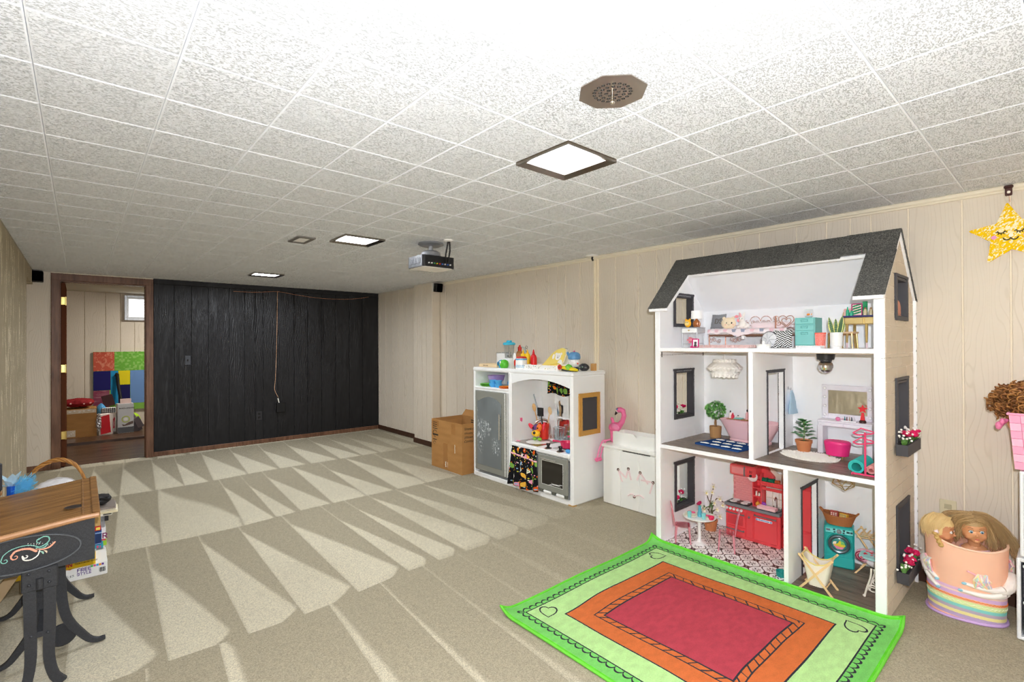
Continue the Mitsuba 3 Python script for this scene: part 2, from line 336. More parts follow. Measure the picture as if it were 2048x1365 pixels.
# ------------------------------------------------------------------ ceiling fittings
for (i, j), lab in zip(LAMPT, ['largest recessed square ceiling light with mirror chrome frame', 'recessed square ceiling light beside the projector, second from the camera', 'small looking recessed square ceiling light nearest the black wall', 'recessed square ceiling light behind the viewer']):
    x0, y0 = -.099 + .3054 * i, 1.6015 + .3048 * j; w = .3054; i0, i1 = .0, .032
    t = thing('ceiling_light', lab, 'light', 'recessed square lights')
    o = [(x0, y0), (x0 + w, y0), (x0 + w, y0 + w), (x0, y0 + w)]
    q = [(x0 + i1, y0 + i1), (x0 + w - i1, y0 + i1), (x0 + w - i1, y0 + w - i1), (x0 + i1, y0 + w - i1)]
    v = [(*p, H - .012) for p in o] + [(*p, H - .002) for p in q] + [(*p, H + .012) for p in q] + [(*p, H + .012) for p in o]
    f = []
    for k in range(4):
        b = (k + 1) % 4
        f += [[k, 4 + k, 4 + b], [k, 4 + b, b], [4 + k, 8 + k, 8 + b], [4 + k, 8 + b, 4 + b], [12 + k, k, b], [12 + k, b, 12 + b]]
    obj('frame', mk(v, f), mat('8d847b', .16, 1.), t)
    bulb = {-1: .3, 6: 2.0, 14: 2.4, -9: .5}[j]        # output set per lamp to balance the light: near dimmed, far boosted
    obj('diffuser', mk([(*p, H + .002) for p in q], [[0, 2, 1], [0, 3, 2]]), mat('ffffff', .9), t, **emit([bulb * c_ for c_ in LAMP]))
t = thing('ceiling_light', 'unseen glowing square added on the storage room ceiling to brighten that room', 'light')
obj('shade', mk([(1.2, 8.7, 2.145), (1.5, 8.7, 2.145), (1.5, 9.0, 2.145), (1.2, 9.0, 2.145)], [[0, 2, 1], [0, 3, 2]]), mat('ffffff', .9), t, **emit([80., 77., 71.]))  # emitter added out of view to brighten the storage room
t = thing('ceiling_vent', 'small flat square vent cover in a ceiling tile', 'vent')
obj('plate', B(1.21, 1.29, 3.74, 3.9, H - .006, H, .002), mat('dcdad6', .6), t)
obj('frame', cat(B(1.185, 1.21, 3.70, 3.94, H - .01, H, .003), B(1.29, 1.315, 3.70, 3.94, H - .01, H, .003), B(1.185, 1.315, 3.70, 3.735, H - .01, H, .003), B(1.185, 1.315, 3.905, 3.94, H - .01, H, .003)), mat('8d8a86', .35, .6), t)
t = thing('ceiling_register', 'octagonal chrome plate with round perforations on the ceiling', 'vent')
c = np.array([1.25, .95]); a = np.radians(22.5 + 45 * np.arange(8))
octo = Polygon(c + .108 * np.stack([np.cos(a), np.sin(a)], 1))
holes = [Point(c + (.056 if ring_ == 3 else .019 * ring_) * np.array([math.cos(q), math.sin(q)])).buffer(.0062, 8) for ring_, nn in ((1, 6), (2, 13), (3, 21)) for q in np.linspace(0, 2 * np.pi, nn, endpoint=False)]
obj('plate', ext(octo.difference(unary_union(holes)), .003, TR(0, 0, H - .005)), mat('b9b2a9', .22, 1.), t)
obj('cavity', ext(Point(c).buffer(.066), .002, TR(0, 0, H - .0015)), mat('2c2c2d', .5), t)
obj('knob', cat(cyl((*c, H - .005), (*c, H - .03), .004), ball((*c, H - .034), .008)), CHROME, t, smooth=30)
# ------------------------------------------------------------------ wall fittings, projector
BLK = mat('0b0b0c', .55)
def speaker(lab, c, rz, rx):
    t = thing('speaker', lab, 'speaker')
    frame(TR(*c) @ RZ(rz) @ RX(rx))
    obj('cabinet', B(-.047, .047, -.02, .05, -.055, .055, .006), BLK, t)
    obj('grille', B(-.044, .044, -.026, -.019, -.052, .052, .004), mat('050506', .9), t)
    obj('bracket', cat(B(-.012, .012, .05, .1, -.012, .012), B(-.03, .03, .09, .1, -.05, .05)), mat('d9d5cc', .5), t)
    frame()
speaker('small black cube speaker in the corner above the door', (-.337, 7.13, 2.05), 0, -6)
speaker('small black cube speaker high on the boxed out wall section', (3.44, 5.35, 2.04), 4, 8)
t = thing('light_switch', 'black switch plate on the black accent wall', 'switch')
obj('plate', B(.97, 1.03, YB - .007, YB + .001, 1.08, 1.195, .002), mat('3a3d44', .35), t)
obj('toggle', B(.994, 1.006, YB - .02, YB - .006, 1.125, 1.15, .002), mat('0c0c0d', .4), t)
t = thing('outlet', 'black outlet plate low on the accent wall', 'outlet')
obj('plate', B(1.77, 1.84, YB - .007, YB + .001, .315, .43, .002), mat('2a2a2e', .35), t)
for z in (.35, .398): obj('socket', B(1.79, 1.82, YB - .009, YB - .006, z - .014, z + .014, .004), mat('0d0d0e', .4), t)
t = thing('junction_box', 'black square box at the end of the hanging wire', 'box')
obj('body', B(2.012, 2.128, YB - .05, YB, .395, .529, .006), BLK, t)
obj('connector', cyl((2.05, YB - .03, .52), (2.035, YB - .03, .59), .008), mat('e8e4da', .5), t)
COP = mat('a9745a', .5)
wpts = [(2.035, YB - .018, 2.06), (2.036, YB - .008, 1.9), (2.03, YB - .008, 1.5), (2.02, YB - .008, 1.117), (2.008, YB - .009, .85), (2.0, YB - .01, .708), (2.04, YB - .03, .6)]
t = thing('speaker_wire', 'thin copper speaker wire hanging down the black wall', 'wire')
obj('drop', tube(bez(wpts), .0035, 6), mat('c59a7a', .5), t)
obj('swag', tube(bez([(1.5, YB - .009, 2.02), (1.765, YB - .009, 2.025), (2.035, YB - .012, 2.05), (2.3, YB - .009, 2.02), (2.62, YB - .009, 1.993), (2.99, YB - .009, 2.0), (3.3, YB - .009, 2.04), (3.47, YB - .009, 2.1)]), .0035, 6), COP, t)
t = thing('outlet', 'cream outlet plate behind the peach tote on the right wall', 'outlet')
obj('plate', B(XR - .006, XR, .43, .5, .36, .475, .002), mat('d8cfae', .5), t)
for z in (.395, .44): obj('socket', B(XR - .008, XR - .005, .45, .48, z - .013, z + .013, .004), mat('b9b08f', .5), t)
t = thing('cable_grommet', 'white round cable grommet with a black plug at the top of the right wall', 'grommet')
obj('plate', X(TR(XR - .06, 2.87, H - .006), lathe([(0, -.006), (.05, -.004), (.055, .006)], 24)), mat('e8e6e0', .5), t, smooth=30)
obj('plug', tube(bez([(XR - .05, 2.87, H - .01), (XR - .055, 2.87, H - .03), (XR - .045, 2.865, H - .045)]), .008, 8), BLK, t)
# projector
t = thing('projector', 'black video projector hanging from a grey ceiling mount', 'projector')
def rr(x0, x1, y0, y1, r): return sbox(x0 + r, y0 + r, x1 - r, y1 - r).buffer(r, 6)
body = ext(rr(1.925, 2.215, 3.21, 3.44, .025), .085, TR(0, 0, 1.915))
obj('body', body, mat('17181a', .45), t)
obj('base_plate', ext(rr(1.935, 2.205, 3.22, 3.43, .025), .006, TR(0, 0, 1.91)), mat('d8d4cc', .5), t)
obj('vent_grille', cat([B(1.921, 1.926, 3.25 + .022 * k, 3.263 + .022 * k, 1.94, 1.98) for k in range(7)]), mat('4a4b4e', .4), t)
for k, cc in enumerate(['e8e8e8', 'e8e8e8', '3a8a4a', 'e0c020', 'c03028', '3a6ac0', 'e8e8e8', '2a5ab0', 'e8e8e8']):
    obj('port', cyl((1.975 + .024 * k, 3.212, 1.94), (1.975 + .024 * k, 3.2, 1.94), .0055, n=8), mat(cc, .4), t)
mx, my = 2.07, 3.33
obj('mount_plate', lathe([(0, H), (.095, H), (.1, H - .012), (.075, H - .024), (0, H - .024)], 32, (mx, my, 0)), mat('8d8f93', .4, .4), t, smooth=30)
obj('mount_neck', lathe([(.018, H - .02), (.018, H - .06), (.05, H - .062), (.072, H - .075), (.078, H - .1), (.07, H - .112), (0, H - .112)], 28, (mx, my, 0)), mat('9a9ca0', .35, .4), t, smooth=30)
obj('mount_arm', cat([B(mx - .12 * s - .008, mx - .12 * s + .008, my - .08, my + .08, 1.998, 2.006) for s in (-1, 0, 1)] + [B(mx - .12, mx + .12, my - .008, my + .008, 2.0, 2.01)]), mat('b5b7ba', .4, .6), t)
t = thing('projector_cable', 'black cables dropping from a white ceiling cap to the projector', 'cable')
obj('cap', lathe([(0, H), (.035, H), (.035, H - .01), (.022, H - .014), (0, H - .014)], 20, (2.1, 3.13, 0)), mat('f2f0ea', .5), t, smooth=30)
for q in (0, 1): obj('cord', tube(bez([(2.098 + .012 * q, 3.13, H - .01), (2.09 + .03 * q, 3.14, 2.04), (2.1 + .03 * q, 3.17, 1.99), (2.12 + .02 * q, 3.2, 1.955)]), .006, 8), BLK, t)
# star
def f_star(p, n, uv):
    a = noise(p.y * 130, p.z * 130 + p.y * 60) * .6 + .4 * noise(p.y * 300, p.z * 300)
    b = noise(p.y * 9, p.z * 9, 4.)
    return mix(L3('f3c81d'), L3('fff6d2'), smoothstep(.5, .66, a * .75 + b * .4) * .9)
pmat('star_yellow', f_star, r=.9)
t = thing('star_decoration', 'smiling yellow paper star hanging from a clip on the right wall', 'decoration')
SX = XR - .012
def onwall(poly, h, x): return ext(poly, h, np.array([[0, 0, -1, x], [-1, 0, 0, 0], [0, 1, 0, 0], [0, 0, 0, 1.]]))   # drawing (u=-y, v=z)
cy, cz = -.218, 1.868
star = []
for k in range(10):
    r = (.163 if k % 2 == 0 else .078); a = math.radians(90 + 36 * k + 4)
    star.append((cy + r * math.cos(a), cz + r * math.sin(a)))
obj('card', onwall(Polygon(star).buffer(-.004).buffer(.004), .006, SX), 'star_yellow', t)
ink = mat('4a3d22', .8)
def arcl(c, r, a0, a1, n=14): return [(c[0] + r * math.cos(math.radians(q)), c[1] + r * math.sin(math.radians(q))) for q in np.linspace(a0, a1, n)]
for dx in (-.033, .033):
    e = [LineString(arcl((cy + dx, cz + .022), .014, 200, 340)).buffer(.0026)]
    for q in (205, 240, 270, 300, 335): e.append(LineString([(cy + dx + .014 * math.cos(math.radians(q)), cz + .022 + .014 * math.sin(math.radians(q))), (cy + dx + .021 * math.cos(math.radians(q)), cz + .022 + .021 * math.sin(math.radians(q)))]).buffer(.002))
    obj('eye', onwall(unary_union(e), .001, SX - .0065), ink, t)
obj('mouth', onwall(unary_union([LineString(arcl((cy - .012, cz - .016), .013, 190, 350)).buffer(.0026), LineString(arcl((cy + .014, cz - .016), .013, 190, 350)).buffer(.0026)]), .001, SX - .0065), ink, t)
obj('nose', onwall(Point(cy + .002, cz - .008).buffer(.009), .002, SX - .0065), mat('fdf6dc', .7), t)
for dx in (-.06, .055): obj('cheek', onwall(Point(cy + dx, cz - .01).buffer(.01), .001, SX - .0065), mat('e9a0c8', .8), t)
obj('string', tube([(SX - .003, .219, 2.028), (SX - .004, .222, 2.06)], .0015, 6), mat('c9a08a', .7), t)
t = thing('wall_clip', 'dark metal clip hook at the ceiling edge holding the star', 'clip')
obj('clip', cat(B(XR - .03, XR - .012, .21, .236, 2.06, 2.098, .003), B(XR - .04, XR - .014, .205, .24, 2.094, 2.11, .005)), mat('4a3230', .35, .7), t)
obj('pin', ball((XR - .034, .222, 2.075), .007), mat('f4efe8', .4), t)

# ------------------------------------------------------------------ rug: 1.36 m square, origin at its far left corner
RX0, RX1, RY0, RY1 = 1.557, 2.868, .535, 1.875
def f_rug(p, n, uv):
    u = (p.x - RX0); v = (RY1 - p.y); W = RX1 - RX0; Hh = RY1 - RY0
    wob = (noise(u * 4, v * 4, 1.) - .5) * .018
    eu = dr.minimum(u, W - u); ev = dr.minimum(v, Hh - v)
    e = dr.minimum(eu, ev)
    s = dr.select(eu < ev, v, u)
    fine = noise(p.x * 260, p.y * 420, 2.) * .5 + noise(p.x * 30, p.y * 60) * .5
    green = L3('74bf62'); pale = L3('b0d78f'); oran = L3('c96c3e'); red = L3('b04450')
    e2 = e + wob
    c = dr.select(e < .085, green, pale)
    c = dr.select(e2 > .215, oran, c)
    c = dr.select(e2 > .355, red, c)
    c = dr.select(e < .012, L3('5fc832'), c)
    sc = (s / .042); sc = dr.abs(sc - dr.floor(sc) - .5) * 2
    arc = .085 - .026 * dr.sqrt(dr.maximum(0, 1 - sc * sc))
    ln = dr.abs(e - arc) < .0045 + .004 * smoothstep(.8, 1, sc)
    ln = ln | (dr.abs(e - .088) < .003)
    ln = ln | (dr.abs(e2 - .215) < .0035)
    ln = ln | (dr.abs(e2 - .355) < .004) | (dr.abs(e2 - .318) < .003)
    zz = s / .058 + .4 * noise(s * 20, 5.); zf = zz - dr.floor(zz)
    ln = ln | ((e2 > .318) & (e2 < .355) & (dr.abs(zf - .2 - (e2 - .318) * 14) < .07))
    # hearts in the corners
    for cu, cv, a in ((.165, .165, .8), (W - .165, .165, -.8), (.165, Hh - .165, 2.4), (W - .165, Hh - .165, -2.4)):
        x = (u - cu) * math.cos(a) + (v - cv) * math.sin(a); y = -(-(u - cu) * math.sin(a) + (v - cv) * math.cos(a))
        x = x / .042; y = y / .042
        q = x * x + (y - .75 * dr.sqrt(dr.abs(x))) * (y - .75 * dr.sqrt(dr.abs(x)))
        ln = ln | (dr.abs(dr.sqrt(q) - 1) < .085)
    c = c * (.84 + .3 * fine)
    return dr.select(ln, L3('33333a'), c)
pmat('rug_print', f_rug, r=1)
nx = 60
gx = np.linspace(RX0, RX1, nx); gy = np.linspace(RY0, RY1, nx)
V = []
for a in gx:
    for b in gy:
        z = .011 + .0025 * math.sin(a * 9 + b * 4)
        z += .03 * max(0, (a - 2.84) / .028) * (1 if b > .62 else 1) * .75
        for (ca, cb_) in ((RX0, RY1), (RX1, RY1), (RX1, RY0), (RX0, RY0)):
            d = math.hypot(a - ca, b - cb_); z += .03 * max(0, 1 - d / .09) ** 2
        V.append((a, b, z))
V = np.array(V); top = len(V)
V2 = V - [0, 0, .008]; V2[:, 2] = np.maximum(V2[:, 2], .0005)
Fc = []
for a in range(nx - 1):
    for b in range(nx - 1):
        p0 = a * nx + b; Fc += [[p0, p0 + nx, p0 + nx + 1], [p0, p0 + nx + 1, p0 + 1]]
        q0 = p0 + top; Fc += [[q0, q0 + nx + 1, q0 + nx], [q0, q0 + 1, q0 + nx + 1]]
t = thing('area_rug', 'square play rug with green, orange and red bands and black doodle borders', 'rug')
obj('pile', mk(np.vstack([V, V2]), Fc), 'rug_print', t, smooth=40)
edge = [tuple(V[i * nx] + [0, -.0, -.004]) for i in range(nx)] + [tuple(V[(nx - 1) * nx + j] + [0, 0, -.004]) for j in range(1, nx)] + [tuple(V[i * nx + nx - 1] + [0, 0, -.004]) for i in range(nx - 2, -1, -1)] + [tuple(V[j] + [0, 0, -.004]) for j in range(nx - 2, 0, -1)]
obj('binding', tube(edge, .0065, 6, True), mat('6cc93e', .8), t, smooth=True)
# ------------------------------------------------------------------ dollhouse: local x to the right, y into the house, z up
HX, HY = 2.88, 1.847
HF = TR(HX, HY, 0) @ RZ(-90)
def hf(u=0, d=0, z=0, a=0, s=1.): frame(HF @ TR(u, d, z) @ RZ(a) @ SC(s))
HW, HD = 1.2445, .6
Z0, Z1, Z1B, Z2, Z2B = .012, .6626, .637, 1.2956, 1.273
def f_board(p, n, uv):
    g = noise(p.x * 60, p.y * 5, 1.) * .5 + noise(p.x * 180, p.y * 20, 4.) * .3 + .2 * noise(p.x * 9, p.y * 2)
    return mix(L3('43372f'), L3('857668'), g)
pmat('grey_brown_board', f_board, r=.4)
def f_trellis(p, n, uv):
    a = (1.847 - p.y) / .112; b = (p.x - 2.88) / .13
    ca, cb = dr.cos(2 * np.pi * a), dr.cos(2 * np.pi * b)
    f = ca + cb + .22 * dr.cos(6 * np.pi * a) * dr.cos(2 * np.pi * b)
    line = dr.abs(f) < .2
    x = a - dr.round(a); y = b - dr.round(b); x2 = a - dr.floor(a) - .5; y2 = b - dr.floor(b) - .5
    def motif(x, y):
        r = dr.sqrt(x * x + y * y)
        return (r < .21) & (r > .05) & ((dr.abs(dr.abs(x) - dr.abs(y)) < .045) | ((r > .15) & (dr.minimum(dr.abs(x), dr.abs(y)) < .03)))
    k = line | motif(x, y) | motif(x2, y2)
    return dr.select(k, L3('42302a'), L3('f1efec'))
pmat('trellis_floor', f_trellis, r=.45)
def f_shingle(p, n, uv):
    g = noise(p.x * 330, p.y * 330, p.z * 330)
    return mix(L3('363637'), L3('84847f'), g * g * 1.1) * (.85 + .3 * noise(p.x * 6, p.y * 6, p.z * 6))
pmat('shingle_grit', f_shingle, r=.95, bump=lambda p, n, uv: noise(p.x * 330, p.y * 330, p.z * 330), scale=.002)
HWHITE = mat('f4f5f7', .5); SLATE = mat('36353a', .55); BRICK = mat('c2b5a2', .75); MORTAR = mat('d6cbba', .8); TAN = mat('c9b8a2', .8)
hf()
dh = thing('dollhouse', 'tall white three storey dollhouse with dark shingle roof against the right wall', 'dollhouse')
WINS = [(.19, .425, 1.45, 1.655), (.19, .425, .815, 1.13), (.19, .425, .185, .495)]
gable = Polygon([(0, 0), (HD, 0), (HD, 1.555), (.29, 1.868), (0, 1.575)])
hole = unary_union([sbox(a, z0, b, z1) for a, b, z0, z1 in WINS])
wallp = gable.difference(hole)
SIDE = np.array([[0, 0, 1, 0], [1, 0, 0, 0], [0, 1, 0, 0], [0, 0, 0, 1.]])     # drawing (d, z) -> x = thickness
obj('side_panel', ext(wallp, .026, SIDE), HWHITE, dh)
obj('side_panel', ext(wallp, .026, TR(HW - .03, 0, 0) @ SIDE), HWHITE, dh)
obj('brick_backing', ext(wallp.buffer(-.0005), .004, TR(HW - .0045, 0, 0) @ SIDE), MORTAR, dh)
bh, bl = .0667, .205; nb = 0; hb = hole.buffer(.012)
for r in range(29):
    z0 = r * bh + .003; off = (.217 if r % 2 else .11) % bl
    for k in range(-1, 4):
        poly = sbox(off + k * bl + .002, z0 + .002, off + (k + 1) * bl - .002, z0 + bh - .002).intersection(gable.buffer(-.004)).difference(hb)
        for g in getattr(poly, 'geoms', [poly]):
            if g.area > 2e-4: obj('brick', ext(g.simplify(.0005), .003, TR(HW - .0008, 0, 0) @ SIDE), BRICK, dh)
obj('back_panel', B(-.006, HW + .016, HD, HD + .012, 0, 1.555), HWHITE, dh)
for k in range(22): obj('staple', B(HW + .0145, HW + .0168, HD - .0015, HD + .002, .05 + .068 * k, .058 + .068 * k), mat('6a655c', .5, .5), dh)
obj('front_post', cat(B(-.0, .036, -.006, .016, 0, 1.56, .003)), HWHITE, dh)
obj('front_post', cat(B(1.2, HW, -.006, .016, 0, 1.56, .003)), HWHITE, dh)
obj('base_panel', B(.026, HW - .03, -.004, HD, .0, Z0 - .002), HWHITE, dh)
obj('second_floor', B(.026, HW - .03, -.005, HD, Z1B, Z1 - .002, .002), HWHITE, dh)
obj('attic_floor', B(.026, HW - .03, -.005, HD, Z2B, Z2, .002), HWHITE, dh)
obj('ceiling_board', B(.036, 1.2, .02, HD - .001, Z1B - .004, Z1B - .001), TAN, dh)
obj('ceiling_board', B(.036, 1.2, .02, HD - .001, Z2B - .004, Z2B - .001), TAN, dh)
obj('seam', cat(B(.0362, .0382, -.0, .58, 1.2465, 1.2485), B(1.2, HW + .0025, -.007, -.005, 1.2505, 1.252), B(HW + .001, HW + .0026, -.004, .59, 1.2505, 1.252)), mat('8a8378', .7), dh)
for k in range(2): obj('bracket', B(.0365, .039, (.012, .56)[k], (.02, .568)[k], 1.235, 1.268), mat('3b3632', .5), dh)
door = lambda z0, z1: Polygon([(0, z0), (HD, z0), (HD, z1), (0, z1)]).difference(sbox(.2, z0 - .01, .44, (1.145 if z0 > .5 else .49)))
obj('divider', ext(door(Z1 - .002, Z2B), .0255, TR(.6055, 0, 0) @ SIDE), HWHITE, dh)
obj('divider', ext(door(Z0 - .002, Z1B), .023, TR(.789, 0, 0) @ SIDE), HWHITE, dh)
for uu, z0, z1, th in ((.6055, Z1, 1.145, .0255), (.789, Z0, .49, .023)):
    tr = Polygon([(.188, z0), (.2, z0), (.2, z1), (.44, z1), (.44, z0), (.452, z0), (.452, z1 + .01), (.462, z1 + .01), (.462, z1 + .018), (.178, z1 + .018), (.178, z1 + .01), (.188, z1 + .01)])
    obj('door_trim', cat(ext(tr, .005, TR(uu + th, 0, 0) @ SIDE), ext(tr, .005, TR(uu - .005, 0, 0) @ SIDE)), SLATE, dh)
    obj('door_jamb', cat(B(uu - .001, uu + th + .001, .2, .203, z0, z1), B(uu - .001, uu + th + .001, .437, .44, z0, z1), B(uu - .001, uu + th + .001, .2, .44, z1 - .003, z1)), HWHITE, dh)
def dwindow(u0, u1, out, w):
    a, b, z0, z1 = w; t_ = .011
    f = cat(B(u0, u1, a, a + t_, z0, z1), B(u0, u1, b - t_, b, z0, z1), B(u0, u1, a, b, z0, z0 + t_), B(u0, u1, a, b, z1 - t_, z1))
    for uo in ((u0 - .004, u0 + .004), (u1 - .004, u1 + .004)):
        f = cat(f, B(*uo, a - .012, a + .009, z0 - .01, z1 + .01), B(*uo, b - .009, b + .012, z0 - .01, z1 + .01), B(*uo, a - .02, b + .02, z1 + .004, z1 + .018), B(*uo, a - .012, b + .012, z0 - .012, z0 + .008))
    obj('window_frame', f, SLATE, dh)
for w in WINS:
    dwindow(-.006, .032, -1, w); dwindow(HW - .036, HW + .008, 1, w)
for (ua, ub, z, nn) in ((.036, .789, Z0, 0), (.812, 1.214, Z0, 7), (.03, .6055, Z1, 7), (.631, 1.214, Z1, 7)):
    if nn == 0: obj('tile_sheet', B(ua, ub, .004, HD - .001, z - .002, z), 'trellis_floor', dh)
    for k in range(nn): obj('floor_board', B(ua, ub, .006 + k * .0847, .006 + (k + 1) * .0847 - .0016, z - .0015, z, .0006), 'grey_brown_board', dh)
# roof
RP = np.array([[1, 0, 0, 0], [0, .7071, -.7071, -.055], [0, .7071, .7071, 1.555], [0, 0, 0, 1.]])
BP = np.array([[-1, 0, 0, 0], [0, -.7071, .7071, .635], [0, .7071, .7071, 1.555], [0, 0, 0, 1.]])
UL, UR, SL = -.008, 1.253, .488
ush = Polygon([(UL, 0), (.122, 0), (.143, .318), (1.134, .318), (1.132, 0), (UR, 0), (UR, SL), (UL, SL)])
obj('roof_board', ext(ush, .02, RP @ TR(0, 0, -.02)), HWHITE, dh)
obj('roof_board', ext([(-UR, 0), (-UL, 0), (-UL, SL), (-UR, SL)], .02, BP @ TR(0, 0, -.02)), HWHITE, dh)
def shingle(u0, u1, s0, s1, lift, P=RP, slant=(0, 0)):
    obj('shingle', ext([(u0, s0), (u1, s0), (u1 + slant[1], s1), (u0 + slant[0], s1)], .006, P @ TR(0, 0, lift)), 'shingle_grit', dh)
us = [UL - .006, .245, .489, .781, 1.02, 1.135, UR + .006]
for a, b in zip(us[:-1], us[1:]): shingle(a, b - .0015, .318 - (.008 if a < 1. else 0) - (.006 if .4 < a < 1 else 0), SL + .004, .004 + (.003 if a > 1. else 0) + (.001 if .2 < a < .5 else 0))
for k, (s0, s1) in enumerate(((-.008, .165), (.155, .33))):
    shingle(UL - .006, .1235 + .0105 * k, s0, s1, .0015 - .0005 * k, slant=(0, .0105)); shingle(1.1325, UR + .006, s0, s1, .0015 - .0005 * k)
for k in range(3):
    for a, b in ((-UR - .006, -.9), (-.9, -.45), (-.45, -UL + .006)): shingle(a, b - .002, -.008 + .165 * k, .165 * (k + 1), .003 - .001 * k, BP)
obj('fascia', cat(B(UL, .125, -.064, -.046, 1.533, 1.551, .002), B(1.13, UR, -.064, -.046, 1.533, 1.551, .002)), HWHITE, dh)
# window boxes with flowers
PETAL = mat('d81a5e', .6); PETALD = mat('b30f49', .6); LEAF = mat('4f7a35', .7); FWHITE = mat('f5f3ee', .7); TWIG = mat('5b4632', .8)
def rose(c, r, seed=0):
    g = np.random.default_rng(seed); ms = [ball((0, 0, r * .25), r * .45, 1)]
    for k in range(9):
        a = k * 2.4; tl = .35 + .5 * (k / 9); q = ball((0, 0, 0), (r * .55, r * .16, r * .5), 1)
        ms.append(X(RZ(math.degrees(a)) @ TR(0, r * (.2 + .5 * k / 9), r * .2) @ RX(-20 - 40 * k / 9), q))
    return X(TR(*c) @ RX(g.uniform(-30, 30)) @ RY(g.uniform(-30, 30)), cat(ms))
def leaf(p, q, w, n=5, droop=.15):
    p, q = np.array(p, float), np.array(q, float); t = np.linspace(0, 1, n); d = q - p; L = np.linalg.norm(d)
    sdir = np.cross(d, [0, 0, 1]); sdir = sdir / (np.linalg.norm(sdir) + 1e-9) if np.linalg.norm(sdir) > 1e-6 else np.array([1., 0, 0])
    v = []; nrm = np.cross(sdir, d / L)
    for k in t:
        c = p + d * k + np.array([0, 0, -droop * L]) * k * k; hw = w * math.sin(math.pi * min(max(k * .92 + .06, 0), 1)) ** .8
        v += [c - sdir * hw + nrm * hw * .3, c, c + sdir * hw + nrm * hw * .3]
    f = []
    for k in range(n - 1):
        for j in (0, 1):
            a = 3 * k + j; f += [[a, a + 3, a + 4], [a, a + 4, a + 1]]
    return mk(v, f)
def flowerbox(lab, u0, u1, d0, d1, z0, roses, seed):
    t = thing('flower_box', lab, 'flower box', 'flower boxes under the dollhouse windows')
    obj('box', cat(B(u0, u1, d0, d1, z0, z0 + .005), B(u0, u1, d0, d0 + .006, z0, z0 + .055, .001), B(u0, u1, d1 - .006, d1, z0, z0 + .055, .001), B(u0, u0 + .005, d0, d1, z0, z0 + .055), B(u1 - .006, u1, d0, d1, z0, z0 + .055, .001), B(u0, u1, d0, d1, z0 + .03, z0 + .035)), SLATE, t)
    g = np.random.default_rng(seed); um = (u0 + u1) / 2
    for k in range(roses):
        obj('rose', rose((um + g.uniform(-.01, .022), d0 + .05 + (d1 - d0 - .1) * k / max(roses - 1, 1), z0 + .075 + g.uniform(0, .025)), .024, seed + k), PETAL if k % 2 else PETALD, t, smooth=50)
    obj('filler_flowers', cat([ball((um + g.uniform(-.025, .025), g.uniform(d0, d1), z0 + g.uniform(.05, .125)), .0055, 1) for _ in range(34)]), FWHITE, t, kind='stuff')
    obj('leaves', cat([leaf((um, y, z0 + .04), (um + g.uniform(-.04, .04), y + g.uniform(-.03, .03), z0 + g.uniform(.07, .1)), .01) for y in np.linspace(d0 + .02, d1 - .02, 14)]), LEAF, t, kind='stuff')
flowerbox('dark window box of magenta roses outside the middle right dollhouse window', HW + .011, HW + .06, .14, .43, .77, 6, 1)
flowerbox('dark window box of magenta roses outside the lowest right dollhouse window', HW + .011, HW + .06, .14, .43, .145, 6, 5)
flowerbox('window box with red roses seen through the middle left dollhouse window', -.065, -.011, .16, .44, .77, 3, 9)
flowerbox('window box with red roses seen through the kitchen window of the dollhouse', -.065, -.011, .16, .44, .145, 3, 13)
# ------------------------------------------------------------------ dollhouse attic
COPPER = mat('b98069', .35, .7); GOLD = mat('c6ab6c', .35, .6); PINK = mat('eec3c6', .6); HOT = mat('e0256e', .4); TEAL = mat('1fa3a0', .45); GREYM = mat('b9bcc2', .4, .3)
def spiral(c, r, a0, turns, plane='xz', w=.0016, shrink=.25, n=22):
    a = np.radians(np.linspace(a0, a0 + 360 * turns, n)); rr_ = r * np.linspace(1, shrink, n)
    P = np.zeros((n, 3)); i, j = {'xz': (0, 2), 'yz': (1, 2)}[plane]
    P[:, i] = rr_ * np.cos(a); P[:, j] = rr_ * np.sin(a)
    return tube(P + np.array(c), w, 6)
def box_thing(x0, x1, y0, y1, z0, z1, m, p, name='body', r=.003): return obj(name, B(x0, x1, y0, y1, z0, z1, r), m, p)
# nightstand
hf(.175, .17, Z2)
t = thing('nightstand', 'small grey doll nightstand with one white drawer and a shelf by the left attic wall', 'nightstand')
obj('top', B(-.06, .06, -.05, .05, .128, .134, .002), GREYM, t)
obj('case', B(-.058, .058, -.048, .05, .096, .128, .001), mat('b4b6bb', .5), t)
d_ = obj('drawer', B(-.05, .053, -.053, -.047, .099, .127, .002), WHITE, t)
obj('knob', front(Polygon([(0, -.005), (.006, .002), (.003, .006), (0, .003), (-.003, .006), (-.006, .002)]), .003, -.053, 0, .113), GOLD, d_)
for sx in (-1, 1):
    for sy in (-1, 1): obj('leg', cyl((sx * .052, sy * .042, 0), (sx * .05, sy * .042, .097), .0035, .0045, 8), GREYM, t)
obj('shelf', B(-.052, .052, -.044, .044, .026, .03), GREYM, t)
hf(.19, .19, Z2 + .134)
t = thing('table_lamp', 'doll lamp with white shade and round brown base on the nightstand', 'lamp')
obj('base', lathe([(0, 0), (.016, 0), (.024, .014), (.025, .028), (.018, .042), (.008, .05), (.006, .058), (0, .058)], 20), mat('a2612f', .35), t, smooth=40)
obj('shade', lathe([(.036, .056), (.034, .11), (.0325, .11), (.0345, .056), (.036, .056)], 28), mat('fafafa', .6), t, smooth=40)
hf(.158, .135, Z2 + .134)
t = thing('owl_clock', 'tiny yellow round eared toy clock in front of the doll lamp', 'toy')
obj('body', cat(ball((0, 0, .026), (.023, .012, .026), 2), ball((-.014, 0, .05), (.007, .005, .008), 1), ball((.014, 0, .05), (.007, .005, .008), 1)), mat('f2ae17', .5), t, smooth=50)
